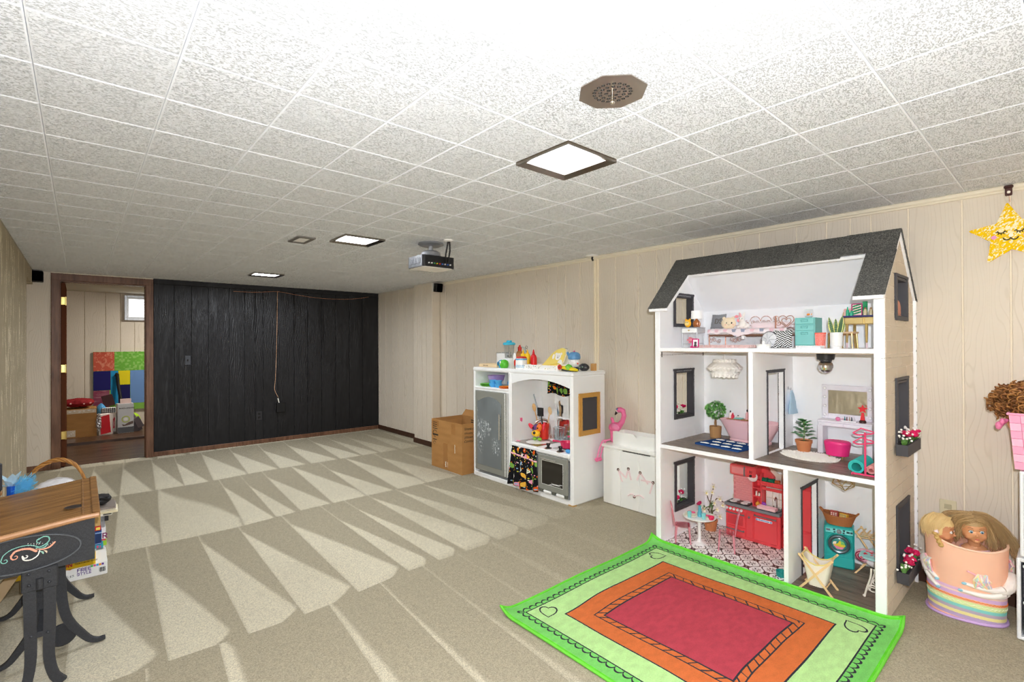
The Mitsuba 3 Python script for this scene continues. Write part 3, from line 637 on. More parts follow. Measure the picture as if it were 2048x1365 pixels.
obj('face', cyl((0, -.0115, .026), (0, -.0135, .026), .015, n=18), mat('f7dc8c', .5), t)
obj('eye', cat(ball((-.006, -.0135, .032), .003, 1), ball((.006, -.0135, .032), .003, 1)), DARKM, t)
hf(.225, .15, Z2 + .134)
solo('copper_ornament', 'tiny copper loop ornament on the right end of the doll nightstand', 'ornament', cat(tube([(.008 * math.sin(a), 0, .022 + .016 * math.cos(a)) for a in np.linspace(0, 6.28, 16, endpoint=False)], .0022, 6, True), B(-.008, .008, -.006, .006, 0, .005, .002), ball((0, 0, .022), .005, 1)), COPPER)
hf(.165, .165, Z2 + .03)
t = thing('piggy_bank', 'tiny pink piggy bank on the lower shelf of the doll nightstand', 'piggy bank')
obj('body', cat(ball((0, 0, .021), (.021, .015, .016), 2), cyl((-.016, -.004, .021), (-.026, -.006, .021), .006, n=10), *[cyl((sx * .011, sy * .007, .009), (sx * .011, sy * .007, 0), .0045, n=8) for sx in (-1, 1) for sy in (-1, 1)], ball((-.01, -.01, .036), .005, 1), ball((-.01, .01, .036), .005, 1)), mat('ef8d9b', .4), t, smooth=50)
obj('eye', cat(ball((-.019, -.009, .027), .0016, 1), ball((-.012, -.014, .027), .0016, 1)), DARKM, t)
hf(.228, .1, Z2, 12)
t = thing('photo_frame', 'tiny magenta photo frame with a black and white picture on the attic floor', 'photo frame')
obj('border', X(RX(-8), ring(-.022, .022, .002, .06, .007, -.004, .004)), mat('c4166c', .5), t)
obj('picture', X(RX(-8), B(-.016, .016, -.001, .002, .008, .054)), mat('ece9ea', .5), t)
obj('portrait', X(RX(-8), front(unary_union([Point(0, .032).buffer(.008), affinity.scale(Point(0, .016).buffer(.01), 1, .8)]), .001, -.001)), mat('3a3336', .6), t)
obj('foot', B(-.03, -.012, -.01, .012, 0, .012, .003), mat('c4166c', .5), t)
# bed
hf(0, 0, Z2)
bd = thing('doll_bed', 'rose gold scrolled metal doll daybed with a white quilt along the attic back wall', 'bed')
bu0, bu1, bd0, bd1 = .205, .70, .33, .565
for x in (bu0, bu1):
    for y in (bd0, bd1): obj('leg', cat(cyl((x, y, 0), (x, y, .09), .0035, n=8), ball((x, y, .004), .006, 1)), COPPER, bd)
obj('side_rail', B(bu0, bu1, bd0 - .004, bd0 + .004, .074, .084, .001), mat('8d6a58', .4, .5), bd)
obj('side_rail', B(bu0, bu1, bd1 - .004, bd1 + .004, .074, .084, .001), mat('8d6a58', .4, .5), bd)
obj('support', B(bu0 - .003, bu1 + .003, bd0, bd1, .078, .086), mat('8d6a58', .5), bd)
for k, x in enumerate((.22, .245, .275, .36, .385, .41)):
    obj('scroll', spiral((x, bd0 - .006, .045 + .008 * (k % 2)), .016, 90 * k, 1.4), COPPER, bd, smooth=True)
obj('mattress', B(bu0 + .008, bu1 - .01, bd0 - .004, bd1 - .004, .086, .118, .012), WHITE, bd)
def f_quilt(p, n, uv):
    u = 1.847 - p.y; v = p.x * 1.2 + p.z
    a = u / .058; fa = a - dr.floor(a); b = v / .06; fb = b - dr.floor(b)
    tri = (dr.abs(fa - .5) < (.12 + .24 * fb)) & (fb > .2) & (fb < .8)
    c = dr.select(cell_rand(dr.floor(a), dr.floor(b)) > .55, L3('9aa0b4'), L3('f0c9d2'))
    return dr.select(tri & (p.z < 1.416), c, mix(L3('f7eef0'), L3('efdfe4'), noise(u * 30, v * 30)))
pmat('quilt_print', f_quilt, r=1)
n1, n2 = 48, 14; qv = []
for i in range(n1):
    u = bu0 - .005 + (bu1 - bu0 - .0) * i / (n1 - 1)
    for j in range(n2):
        s = j / (n2 - 1)
        hang = .022 + .012 * math.sin(u * 21) - (.03 if abs(u - .33) < .06 else 0) * (1 - abs(u - .33) / .06)
        pts = [(bd1 - .01, .124), (bd0 + .01, .126), (bd0 - .012, .116), (bd0 - .016, .116 - hang - .012)]
        k = s * 3; a = min(int(k), 2); w_ = k - a
        y = pts[a][0] * (1 - w_) + pts[a + 1][0] * w_; z = pts[a][1] * (1 - w_) + pts[a + 1][1] * w_
        qv.append((u, y, z + .003 * math.sin(u * 90) * math.sin(s * 20)))
qf = []
for i in range(n1 - 1):
    for j in range(n2 - 1):
        a = i * n2 + j; qf += [[a, a + n2, a + n2 + 1], [a, a + n2 + 1, a + 1]]
obj('quilt', mk(qv, qf), 'quilt_print', bd, smooth=True)
obj('bolster', X(TR(.53, bd1 - .05, .142) @ RY(90), lathe([(0, -.12), (.018, -.118), (.024, -.1), (.024, .1), (.018, .118), (0, .12)], 16)), mat('f5e4e6', .9), bd, smooth=40)
back = [spiral((.40 + sx * .0, bd1 + .012, .17), .035, 180, -.5, shrink=1.0) for sx in (0,)]
for x in (.405, .475):
    back.append(tube([(x + .034 * math.cos(a), bd1 + .012, .175 + .034 * math.sin(a)) for a in np.linspace(0, math.pi, 14)], .0017, 6))
    back.append(spiral((x - .016, bd1 + .012, .168), .014, 0, 1.3)); back.append(spiral((x + .016, bd1 + .012, .168), .014, 180, -1.3))
back += [spiral((.35, bd1 + .012, .165), .018, 90, 1.2), spiral((.53, bd1 + .012, .165), .018, 90, -1.2), cyl((bu0, bd1 + .012, .15), (bu1, bd1 + .012, .15), .002, n=6)]
obj('back_scrollwork', cat(back[1:]), COPPER, bd, smooth=True)
hz = np.linspace(0, 2 * math.pi, 40)
heart = lambda cx, cz, s, y: tube([(cx + s * .0625 * 16 * math.sin(a) ** 3, y, cz + s * .0625 * (13 * math.cos(a) - 5 * math.cos(2 * a) - 2 * math.cos(3 * a) - math.cos(4 * a))) for a in hz[:-1]], .002, 6, True)
E_ = RZ(68)
obj('end_scrollwork', cat(X(TR(.655, .345, 0) @ RZ(35), cat(heart(.03, .165, .042, 0), heart(.03, .16, .026, 0), cyl((-.03, 0, 0), (-.03, 0, .195), .0035, n=8), spiral((-.03, 0, .18), .017, 0, 1.2), spiral((-.012, 0, .15), .018, 90, 1.3), spiral((.01, 0, .115), .022, 200, 1.3), spiral((.05, 0, .1), .024, 20, 1.4), spiral((.0, 0, .06), .02, 120, 1.4), spiral((.04, 0, .05), .022, 300, 1.4), cyl((.085, 0, 0), (.085, 0, .17), .0035, n=8)))), COPPER, bd, smooth=True)
def pillow(w, h, t_, m=I4, n=14):
    v, f = [], []
    for s in (1, -1):
        for i in range(n):
            for j in range(n):
                a, b = 2 * i / (n - 1) - 1, 2 * j / (n - 1) - 1
                k = ((1 - abs(a) ** 2.2) * (1 - abs(b) ** 2.2)) ** .55
                q = 1 - .09 * (1 - abs(b)) * abs(a) ** 3 * 1.0 - .0; q2 = 1 - .09 * (1 - abs(a)) * abs(b) ** 3
                v.append((a * w / 2 * q, -s * k * t_ / 2, b * h / 2 * q2))
    for s in range(2):
        for i in range(n - 1):
            for j in range(n - 1):
                a = s * n * n + i * n + j; q = [[a, a + n, a + n + 1], [a, a + n + 1, a + 1]]
                f += q if s == 0 else [x[::-1] for x in q]
    return X(m, mk(v, f))
hf(.215, .44, Z2 + .178, -14)
t = thing('cushion', 'grey doll cushion with a stitched letter D at the left end of the bed', 'cushion')
obj('cover', pillow(.12, .105, .04, RX(-14)), mat('8d8f94', .9), t, smooth=50)
obj('letter', text('DS', .036, RX(-14) @ TR(-.012, -.021, -.022) @ FRONT, .003), mat('6b6560', .8), t)
hf(.3, .41, Z2 + .162, 5)
t = thing('plush_pillow', 'round cream plush pillow with a smiling face on the doll bed', 'plush')
obj('body', cat(ball((0, 0, 0), (.048, .024, .04), 3), ball((-.03, 0, .034), (.012, .008, .012), 1), ball((.028, .004, .034), (.012, .008, .012), 1)), mat('f3e2c4', .9), t, smooth=50)
for sx in (-1, 1): obj('eye', ball((.012 + sx * .016, -.022, .002), (.0045, .003, .0055), 1), DARKM, t)
obj('cheek', cat(ball((-.012, -.0225, -.01), (.006, .002, .003), 1), ball((.036, -.017, -.01), (.006, .003, .003), 1)), mat('f0a9a0', .9), t)
obj('mouth', tube([(.012 + .007 * math.cos(a), -.0245, -.006 + .006 * math.sin(a)) for a in np.linspace(3.3, 6.1, 8)], .001, 5), DARKM, t)
obj('bow', cat(ball((.05, .01, .045), (.014, .006, .01), 1), ball((.06, .01, .02), (.01, .006, .012), 1)), mat('f29ca6', .9), t)
hf(.385, .43, Z2 + .126)
t = thing('plush_bunny', 'small white plush bunny with pink ears sitting on the doll bed', 'plush')
obj('body', fuse([ball((0, 0, .026), (.026, .02, .027), 2), ball((-.002, -.006, .06), (.019, .017, .018), 2), ball((-.024, -.012, .01), (.012, .012, .009), 2), ball((.026, -.012, .01), (.016, .012, .009), 2), ball((.034, 0, .02), (.012, .01, .012), 2)], .004, 4), mat('f4f0ea', .9), t, smooth=50)
for sx in (-1, 1): obj('ear', X(TR(sx * .011 - .004, 0, .088) @ RY(sx * 18), ball((0, 0, 0), (.007, .005, .02), 2)), mat('f2b8bc', .9) if sx < 0 else mat('f4f0ea', .9), t, smooth=50)
obj('eye', cat(ball((-.009, -.0215, .063), .0022, 1), ball((.005, -.0225, .063), .0022, 1)), DARKM, t)
obj('nose', ball((-.002, -.0235, .056), .0022, 1), mat('e58d96', .6), t)
# shag rug
hf(.37, .25, Z2)
g = np.random.default_rng(3); tf = []
for k in range(420):
    a, b = g.uniform(-.17, .17), g.uniform(-.1, .1)
    tf.append(cyl((a, b, .002), (a + g.uniform(-.008, .008), b + g.uniform(-.008, .008), .018), .004, .001, 4))
t = thing('shag_rug', 'pale pink shag doll rug on the attic floor in front of the bed', 'rug')
obj('backing', B(-.175, .175, -.105, .105, .0005, .004, .001), mat('ecc9c6', .9), t)
obj('tufts', cat(tf), mat('eccfcb', .9), t, kind='stuff')
hf(.445, .3, Z2 + .055)
solo('doll_mug', 'tiny white mug hanging from a scroll under the doll bed', 'mug', cat(lathe([(0, 0), (.01, 0), (.011, .022), (.0095, .022), (.009, .002), (0, .002)], 16), tube([(.011 + .006 * math.sin(a), 0, .012 + .007 * math.cos(a)) for a in np.linspace(0, 3.14, 8)], .0015, 5), cyl((0, 0, .022), (0, 0, .03), .001, n=5)), WHITE, smooth=40)
def f_chev(p, n, uv):
    u = (1.847 - p.y) / .026; z = p.z / .0125
    w = z + dr.abs(u - dr.floor(u) - .5) * 2.
    return dr.select((w - dr.floor(w)) < .5, L3('1d1d1f'), L3('f3f3f2'))
pmat('chevron_print', f_chev, r=1)
hf(.735, .15, Z2 + .052, 8)
solo('chevron_cushion', 'square doll cushion with black and white zigzag print leaning on the attic floor', 'cushion', pillow(.1, .104, .045, RX(-10)), 'chevron_print', smooth=50)
hf(.668, .14, Z2 + .05, -8)
t = thing('round_cushion', 'round silver grey doll cushion with a dark beaded rim', 'cushion')
obj('cover', X(RX(90), lathe([(0, -.018), (.03, -.014), (.044, -.004), (.044, .004), (.03, .014), (0, .018)], 28)), mat('d4d5d8', .8), t, smooth=40)
for q in range(7): obj('fold', tube([(.008 * math.cos(q), -.018, .008 * math.sin(q)), (.028 * math.cos(q * .9), -.0165, .028 * math.sin(q * .9)), (.042 * math.cos(q * .9), -.006, .042 * math.sin(q * .9))], .0016, 5), mat('a9abb0', .8), t)
obj('beads', cat([ball((.046 * math.cos(a), 0, .046 * math.sin(a)), .0028, 1) for a in np.linspace(0, 6.28, 44)]), mat('3d3f45', .5), t, kind='stuff')
hf(.672, .045, Z2)
t = thing('round_tin', 'low white round tin on the attic floor edge', 'tin')
obj('tin', lathe([(0, 0), (.035, 0), (.036, .014), (.034, .016), (0, .016)], 28), WHITE, t, smooth=40)
obj('lid', lathe([(.037, .014), (.037, .023), (.034, .024), (0, .024)], 28), mat('e9e7e2', .5), t, smooth=40)
obj('knob', cat(lathe([(0, .024), (.008, .024), (.009, .036), (.005, .042), (0, .043)], 12)), mat('f3f1ee', .4), t, smooth=40)
# filing cabinet
hf(.836, .24, Z2)
AQ = mat('7fc3bf', .5); AQD = mat('5fa5a2', .5)
t = thing('filing_cabinet', 'aqua doll filing cabinet with three drawers in the attic', 'cabinet')
obj('case', B(-.052, .052, -.045, .07, .014, .172, .002), AQ, t)
for z0, z1 in ((.136, .168), (.1, .132), (.018, .096)):
    dd = obj('drawer', B(-.048, .048, -.051, -.044, z0, z1, .002), AQ, t)
    obj('handle', ring(-.018, .018, z1 - .019, z1 - .007, .002, -.055, -.05, 0), AQD, dd)
for sx in (-1, 1):
    for sy in (-.035, .06): obj('caster', X(TR(sx * .04, sy, .007) @ RY(90), lathe([(0, -.004), (.0065, -.004), (.0065, .004), (0, .004)], 12)), DARKM, t)
hf(.838, .25, Z2 + .172)
GLS = 'clear_glass'
scene[GLS] = {'type': 'thindielectric', 'int_ior': 1.35}
t = thing('fish_bowl', 'tiny round glass fish bowl with an orange fish on the aqua filing cabinet', 'fish bowl')
obj('bowl', lathe([(0, .0005), (.014, .0005), (.024, .012), (.0265, .024), (.023, .037), (.02, .043), (.0215, .046)], 24), GLS, t, smooth=True)
obj('rim', lathe([(.0205, .044), (.0222, .046), (.0205, .047), (.0195, .0455)], 24), mat('e2eaec', .2), t, smooth=True)
obj('fish', cat(ball((0, -.004, .02), (.009, .004, .0055), 2), X(TR(.011, -.004, .02) @ RZ(0), hull([[(0, 0, 0), (.007, .001, .006), (.007, -.001, -.006), (.001, .002, 0)]]))), mat('ee8c2c', .4), t, smooth=50)
obj('gravel', lathe([(0, .002), (.014, .002), (.019, .009), (0, .009)], 16), mat('ccd8d8', .8), t)
hf(.924, .16, Z2)
CORAL = mat('ef6150', .5)
t = thing('waste_basket', 'coral red perforated doll waste basket in the attic', 'basket')
obj('wall', lathe([(.0, 0), (.023, 0), (.0265, .084), (.0245, .084), (.0215, .003), (0, .003)], 26), CORAL, t, smooth=40)
obj('perforations', cat([X(RZ(a * 15 + 7.5 * (k % 2)) @ TR(0, -.0236 - .0003 * k, .008 + .0076 * k), B(-.0014, .0014, -.0003, .0012, -.0022, .0022)) for a in range(24) for k in range(10)]), mat('fbd3c8', .6), t, kind='stuff')
obj('rim', tube([(.0262 * math.cos(a), .0262 * math.sin(a), .084) for a in np.linspace(0, 6.28, 26, endpoint=False)], .0015, 6, True), CORAL, t)
hf(.905, .06, Z2)
t = thing('doll_laptop', 'closed white doll laptop lying at the attic floor edge', 'laptop')
obj('base', B(-.06, .06, -.035, .035, 0, .008, .002), mat('ebedef', .4), t); obj('lid', B(-.06, .06, -.035, .035, .009, .015, .002), WHITE, t)
hf(1.022, .08, Z2)
t = thing('snake_plant', 'snake plant in a white footed pot at the front of the attic', 'plant')
obj('pot', lathe([(0, 0), (.024, 0), (.024, .01), (.0275, .014), (.0285, .084), (.0255, .084), (.025, .07), (0, .07)], 26), mat('e4e3e0', .55), t, smooth=40)
for k, (a, h_, w_, dx) in enumerate(((-12, .1, .0105, -.012), (10, .105, .0125, .012), (-2, .09, .011, .0), (18, .07, .009, .016), (-20, .075, .009, -.016))):
    z = np.linspace(0, 1, 9); hw = w_ * np.sin(np.pi * (z * .82 + .16)) ** .7; hw[-1] = .0006
    vv = [(s_ * hw[i] * q, -.004 * (1 - abs(s_)) * (1 if k % 2 else -1) + .004 * k - .008, .066 + h_ * z[i]) for i in range(9) for s_, q in ((-1, 1.), (-.72, 1.), (.72, 1.), (1, 1.))]
    ff = lambda js: [t_ for i in range(8) for j in js for t_ in ([i * 4 + j, i * 4 + 4 + j, i * 4 + 5 + j], [i * 4 + j, i * 4 + 5 + j, i * 4 + 1 + j])]
    M = TR(dx, 0, 0) @ TR(0, 0, .07) @ RY(a) @ TR(0, 0, -.07)
    lf = obj('leaf', X(M, mk(vv, ff((1,)))), mat('3c5a3a', .6), t)
    obj('leaf_edge', X(M, mk(vv, ff((0, 2)))), mat('d8d27c', .6), lf)
    obj('leaf_band', cat([X(M, B(-hw[min(8, int(q))] * .6, hw[min(8, int(q))] * .6, -.0075 + .004 * k - (.004 if not k % 2 else -.0), -.0068 + .004 * k - (.004 if not k % 2 else -.0), .066 + h_ * q / 8 - .0012, .066 + h_ * q / 8 + .0012)) for q in np.arange(1, 7, .8)]), mat('86a37a', .6), lf)
# chair and desk
hf(.985, .3, Z2, -30)
t = thing('doll_chair', 'gold framed doll chair with a pink upholstered back behind the snake plant', 'chair')
for sx in (-1, 1):
    obj('leg', cyl((sx * .045, -.04, 0), (sx * .043, -.038, .07), .005, .006, 8), GOLD, t)
    obj('leg', tube(bez([(sx * .047, .045, 0), (sx * .044, .042, .07), (sx * .036, .055, .2)]), .0055, 8), GOLD, t)
obj('seat', B(-.05, .05, -.048, .048, .07, .086, .006), mat('b7855c', .5), t)
obj('back_cushion', B(-.034, .034, .044, .056, .15, .22, .006), mat('eebfba', .7), t)
hf(.985, .21, Z2, 0)
t = thing('doll_stool', 'low wooden doll bench with gold legs under the gold desk', 'stool')
hf(1.035, .2, Z2, -6)
obj('seat', B(-.045, .045, -.04, .04, .078, .088, .003), mat('d9bb96', .5), t)
for sx in (-1, 1):
    for sy in (-1, 1): obj('leg', cyl((sx * .04, sy * .034, 0), (sx * .036, sy * .03, .08), .0035, .0055, 8), GOLD if sx > 0 else mat('b9854f', .5), t)
hf(0, 0, Z2)
t = thing('doll_desk', 'gold doll desk with dark blue top against the right attic wall', 'desk')
dk = .28
obj('top', B(1.015, 1.21, dk - .07, dk + .11, .165, .174, .002), mat('2a2a66', .35), t)
obj('apron', B(1.02, 1.205, dk - .06, dk + .1, .128, .165, .001), GOLD, t)
for a, b in ((1.024, 1.108), (1.113, 1.2)): obj('drawer', B(a, b, dk - .067, dk - .058, .13, .163, .002), mat('d2ba80', .35, .5), t)
for x in (1.03, 1.195):
    for y in (dk - .05, dk + .09):
        l = obj('leg', cyl((x, y, .03), (x, y, .13), .005, .0075, 10), GOLD, t); obj('foot', cyl((x, y, 0), (x, y, .03), .004, .005, 10), mat('e9cfd6', .4), l)
hf(1.118, dk - .05, Z2)
l = obj('leg', cyl((0, 0, .03), (0, 0, .13), .005, .0075, 10), GOLD, t); obj('foot', cyl((0, 0, 0), (0, 0, .03), .004, .005, 10), mat('e9cfd6', .4), l)
dz = Z2 + .174
hf(1.035, .27, dz)
for k, (x, y, h_) in enumerate(((-.012, .0, .05), (.004, .02, .042), (.008, -.014, .03))):
    hf(1.035 + x, .27 + y, dz)
    solo('green_bottle', ['tall slim emerald green bottle at the left end of the attic desk', 'emerald green bottle behind the shorter one on the attic desk', 'short emerald green bottle at the front of the attic desk'][k], 'bottle', lathe([(0, 0), (.008, 0), (.008, h_ * .6), (.003, h_ * .75), (.003, h_), (0, h_)], 14), mat('2fae86', .25), smooth=40, group='green bottles on the attic desk')
hf(1.062, .285, dz, -6)
t = thing('picture_frame', 'small magenta edged frame with green diagonal stripes on the attic desk', 'frame')
obj('border', ring(-.026, .026, 0, .068, .005, -.003, .003), mat('b0186a', .5), t); obj('print', B(-.022, .022, 0, .002, .004, .064), mat('efd9d2', .6), t)
for k in range(4): obj('stripe', front(Polygon([(-.02, .006 + .014 * k), (-.02, .014 + .014 * k), (.02, .026 + .014 * k), (.02, .018 + .014 * k)]).intersection(sbox(-.021, .005, .021, .063)), .001, 0), mat('1f7f52', .6), t)
hf(1.083, .33, dz)
solo('green_card', 'bright green upright card box at the back of the attic desk', 'box', cat(B(-.016, .016, -.008, .008, 0, .05, .002), B(-.004, .016, -.008, .008, .05, .08, .002)), mat('16945c', .5))
for k, x in enumerate((0, .021)):
    hf(1.108 + x, .25 + .02 * k, dz)
    t = thing('glass_jar', ['left one of two tiny corked glass jars on the attic desk', 'right one of two tiny corked glass jars on the attic desk'][k], 'jar')
    obj('glass', lathe([(0, 0), (.009, 0), (.0095, .024), (.006, .03), (.006, .034), (0, .034)], 16), mat('cdbf9a', .25), t, smooth=40); obj('cork', cyl((0, 0, .034), (0, 0, .042), .0055, n=10), mat('8d6b48', .8), t)
hf(1.178, .2, dz)
t = thing('pencil_cup', 'patterned black and white cup of pink pencils at the right end of the attic desk', 'cup')
obj('cup', lathe([(0, 0), (.011, 0), (.0125, .042), (.011, .042), (.01, .003), (0, .003)], 18), mat('f0eef0', .5), t, smooth=40)
obj('spots', cat([X(RZ(a * 45 + 22 * (k % 2)) @ TR(0, -.0118 - .0003 * k, .006 + .0085 * k), ball((0, 0, 0), (.0026, .0009, .0028), 1)) for a in range(8) for k in range(5)]), mat('27272b', .6), t, kind='stuff')
for k in range(4): obj('pencil', cyl((.004 * math.cos(k * 1.6), .004 * math.sin(k * 1.6), .01), (.008 * math.cos(k * 1.6), .008 * math.sin(k * 1.6), .062), .0022, n=6), [HOT, mat('d22f3f', .5), PINK, HOT][k], t)
hf(1.222, .3, 1.461)
t = thing('toast_rack', 'copper wire letter rack on the sill of the right attic window', 'rack')
obj('base', B(-.018, .02, -.05, .05, 0, .012, .004), COPPER, t)
for k in range(5): obj('hoop', tube([(.018 * -math.cos(a) , -.04 + .02 * k, .012 + .075 * max(0, math.sin(a)) ** .5) for a in np.linspace(0, math.pi, 14)], .0022, 6), COPPER, t)
for k in range(4): obj('card', B(-.012, .012, -.032 + .02 * k, -.03 + .02 * k, .012, .068), mat(['dfe8ef', '9bb7d0', 'f1efe9', 'c9d6e2'][k], .6), t)
# ------------------------------------------------------------------ dollhouse middle floor, left room
rs = np.random.default_rng(11)
def ruffle(r0, r1, z0, z1, waves, amp, n=96, m=7, seed=0):
    g = np.random.default_rng(seed); ph = g.uniform(0, 6, 4); v, f = [], []
    for i in range(m):
        t = i / (m - 1)
        for j in range(n):
            a = 2 * math.pi * j / n
            w = amp * t * (math.sin(waves * a + ph[0]) + .5 * math.sin(waves * 1.7 * a // 1 * 0 + 2 * waves * a + ph[1]))
            r = r0 + (r1 - r0) * math.sin(t * 2.5) / .6 * .62 + w
            v.append((r * math.cos(a), r * math.sin(a), z0 + (z1 - z0) * t + amp * .6 * t * math.sin(waves * a + ph[2])))
    for i in range(m - 1):
        for j in range(n):
            p, q = i * n + j, i * n + (j + 1) % n
            f += [[p, q, q + n], [p, q + n, p + n]]
    return mk(v, f)
TULLE = mat('faf8f4', .9)
hf(.325, .3, 1.269)
t = thing('doll_chandelier', 'white ruffled doll chandelier hanging in the bathtub room', 'chandelier')
obj('canopy', lathe([(0, 0), (.047, 0), (.05, -.006), (.04, -.013), (0, -.014)], 28), mat('e9e0cf', .6), t, smooth=40)
obj('rod', cyl((0, 0, -.012), (0, 0, -.06), .004, n=8), WHITE, t)
obj('ring', cat(lathe([(.066, -.05), (.068, -.05), (.072, -.072), (.07, -.072), (.066, -.05)], 32), *[tube([(.07 * math.cos(a) + .011 * math.cos(b) * -math.sin(a), .07 * math.sin(a) + .011 * math.cos(b) * math.cos(a), -.062 + .011 * math.sin(b)) for b in np.linspace(0, 6.28, 10, endpoint=False)], .0018, 5, True) for a in np.linspace(0, 6.28, 15, endpoint=False)]), mat('f3f0ea', .5), t, smooth=40)
obj('ruffle', ruffle(.068, .1, -.066, -.125, 17, .006, seed=1), TULLE, t, smooth=True)
obj('ruffle', ruffle(.062, .104, -.078, -.118, 21, .006, seed=2), TULLE, t, smooth=True)
obj('ruffle', ruffle(.07, .08, -.11, -.165, 16, .006, seed=3), TULLE, t, smooth=True)
obj('ruffle', ruffle(.05, .083, -.12, -.158, 19, .005, seed=4), TULLE, t, smooth=True)
hf(.165, .49, Z1)
t = thing('topiary', 'small ball topiary with brown burlap pot beside the pink doll bathtub', 'plant')
obj('pot', lathe([(0, 0), (.036, 0), (.04, .078), (.036, .078), (.035, .068), (0, .068)], 24), mat('a9825a', .9), t, smooth=40)
obj('trunk', cat(tube(bez([(0, 0, .06), (.003, 0, .1), (-.003, .002, .14)]), .006, 8), tube(bez([(.004, 0, .07), (-.004, -.003, .1), (.003, 0, .14)]), .004, 8)), mat('8a6a48', .8), t, smooth=40)
lv = {0: [], 1: [], 2: []}
for k in range(230):
    d_ = rs.normal(size=3); d_ /= np.linalg.norm(d_); c = np.array([0, 0, .19]) + d_ * .06 * rs.uniform(.75, 1.05)
    for q in range(2):
        o = rs.normal(size=3) * .012
        o -= d_ * (o @ d_) ; o *= .016 / (np.linalg.norm(o) + 1e-9); lv[k % 3].append(leaf(c - o * .3 + d_ * .002, c + d_ * .006 + o, .0078, 4))
for q, cc in enumerate(('5e9a4a', '7db565', '3f7438')): obj('leaves', cat(lv[q]), mat(cc, .6), t, kind='stuff')
# tub
def loft(rings_, cap0=True, cap1=True):
    n = len(rings_[0]); v = np.vstack(rings_); f = []
    for i in range(len(rings_) - 1):
        for j in range(n):
            p, q = i * n + j, i * n + (j + 1) % n; f += [[p, q, q + n], [p, q + n, p + n]]
    k = len(v); add = []
    if cap0: add.append(np.mean(rings_[0], 0)); f += [[k, (j + 1) % n, j] for j in range(n)]; k += 1
    if cap1: add.append(np.mean(rings_[-1], 0)); o = (len(rings_) - 1) * n; f += [[k, o + j, o + (j + 1) % n] for j in range(n)]
    return mk(np.vstack([v] + [np.array([a]) for a in add]) if add else v, f)
def oval(a, b, z, n=40, p=2.6, cx=0, cy=0):
    t = np.linspace(0, 2 * np.pi, n, endpoint=False)
    return np.stack([cx + a * np.sign(np.cos(t)) * abs(np.cos(t)) ** (2 / p), cy + b * np.sign(np.sin(t)) * abs(np.sin(t)) ** (2 / p), np.full(n, z)], 1)
hf(.405, .488, Z1)
TUB = mat('f0c4ca', .3)
t = thing('doll_bathtub', 'pale pink freestanding doll bathtub on a white plinth foot', 'bathtub')
obj('shell', loft([oval(.125, .062, .018), oval(.135, .068, .03), oval(.165, .08, .09), oval(.195, .09, .136), oval(.199, .093, .14), oval(.198, .092, .143), oval(.19, .086, .142), oval(.18, .08, .125), oval(.15, .07, .06), oval(.12, .055, .032)]), TUB, t, smooth=40)
obj('plinth', loft([oval(.13, .066, 0), oval(.132, .068, .01), oval(.125, .062, .02)]), TUB, t, smooth=40)
hf(.315, .47, Z1 + .143)
t = thing('bath_tray', 'wooden tray across the left end of the doll bathtub', 'tray')
obj('board', B(-.05, .1, -.03, .03, .002, .007, .002), mat('a5764d', .5), t)
obj('towel', B(.0, .05, -.033, .02, .0075, .014, .003), mat('8cc9c4', .8), t)
for k, (x, y, h_, cc, lab) in enumerate(((-.034, 0, .05, 'f4e4e2', 'white bottle with pink label at the left of the bath tray'), (-.012, -.012, .038, 'd9354f', 'red capped bottle on the bath tray'), (.075, .01, .066, 'efb7bf', 'tall pink bottle at the right end of the bath tray'), (.012, .014, .022, 'e9dfd2', 'low cream jar in the middle of the bath tray'))):
    hf(.315 + x, .47 + y, Z1 + .15 + (.0 if k != 9 else 0))
    t = thing('bath_bottle', lab, 'bottle', 'bottles on the bath tray')
    obj('body', lathe([(0, 0), (.0095, 0), (.01, h_ * .6), (.004, h_ * .78), (0, h_ * .78)], 16), mat(cc, .35), t, smooth=40)
    obj('cap', lathe([(0, h_ * .77), (.004, h_ * .77), (.0045, h_), (0, h_)], 10), mat('2d2a2c' if k != 1 else 'd9354f', .4), t, smooth=40)
hf(.355, .27, Z1, -8)
t = thing('cloud_rug', 'navy blue doll bath rug with white tufted clouds', 'rug')
obj('mat', ext(sbox(-.145, -.12, .145, .12).buffer(.01), .009), mat('27477c', .9), t)
for i in range(4):
    for j in range(3):
        cx, cy = -.11 + .075 * i + .03 * (j % 2), -.085 + .085 * j
        if cx > .14: continue
        obj('cloud', cat(ball((cx, cy, .009), (.02, .012, .006), 2), ball((cx + .018, cy + .004, .009), (.014, .011, .005), 2), ball((cx - .017, cy - .003, .009), (.013, .01, .005), 2), ball((cx + .004, cy + .011, .009), (.014, .01, .005), 2)), mat('f4f2ee', .9), t, smooth=50)
# ------------------------------------------------------------------ middle floor, right room
hf(.907, .3, 1.269)
t = thing('disco_light', 'black ceiling base with a small mirror ball in the vanity room', 'light')
obj('base', lathe([(0, 0), (.047, 0), (.043, -.036), (.04, -.04), (0, -.04)], 32), mat('2a2a2c', .4), t, smooth=40)
mb = trimesh.creation.uv_sphere(.0385, count=[10, 18])
obj('mirror_ball', X(TR(0, 0, -.077), mk(mb.vertices, mb.faces)), mat('e8e8ea', .08, 1.), t)
obj('collar', cyl((0, 0, -.04), (0, 0, -.048), .03, n=20), mat('3d3d40', .4), t)
hf(.633, .51, Z1)
t = thing('garment_bag', 'pale blue doll cloth bag hanging from a wall hook', 'bag')
obj('hook', cat(B(0, .004, -.008, .008, .365, .385, .001), tube(bez([(.004, 0, .372), (.016, 0, .366), (.018, 0, .378)]), .002, 6)), mat('c9ccd1', .3, .8), t)
sh = []
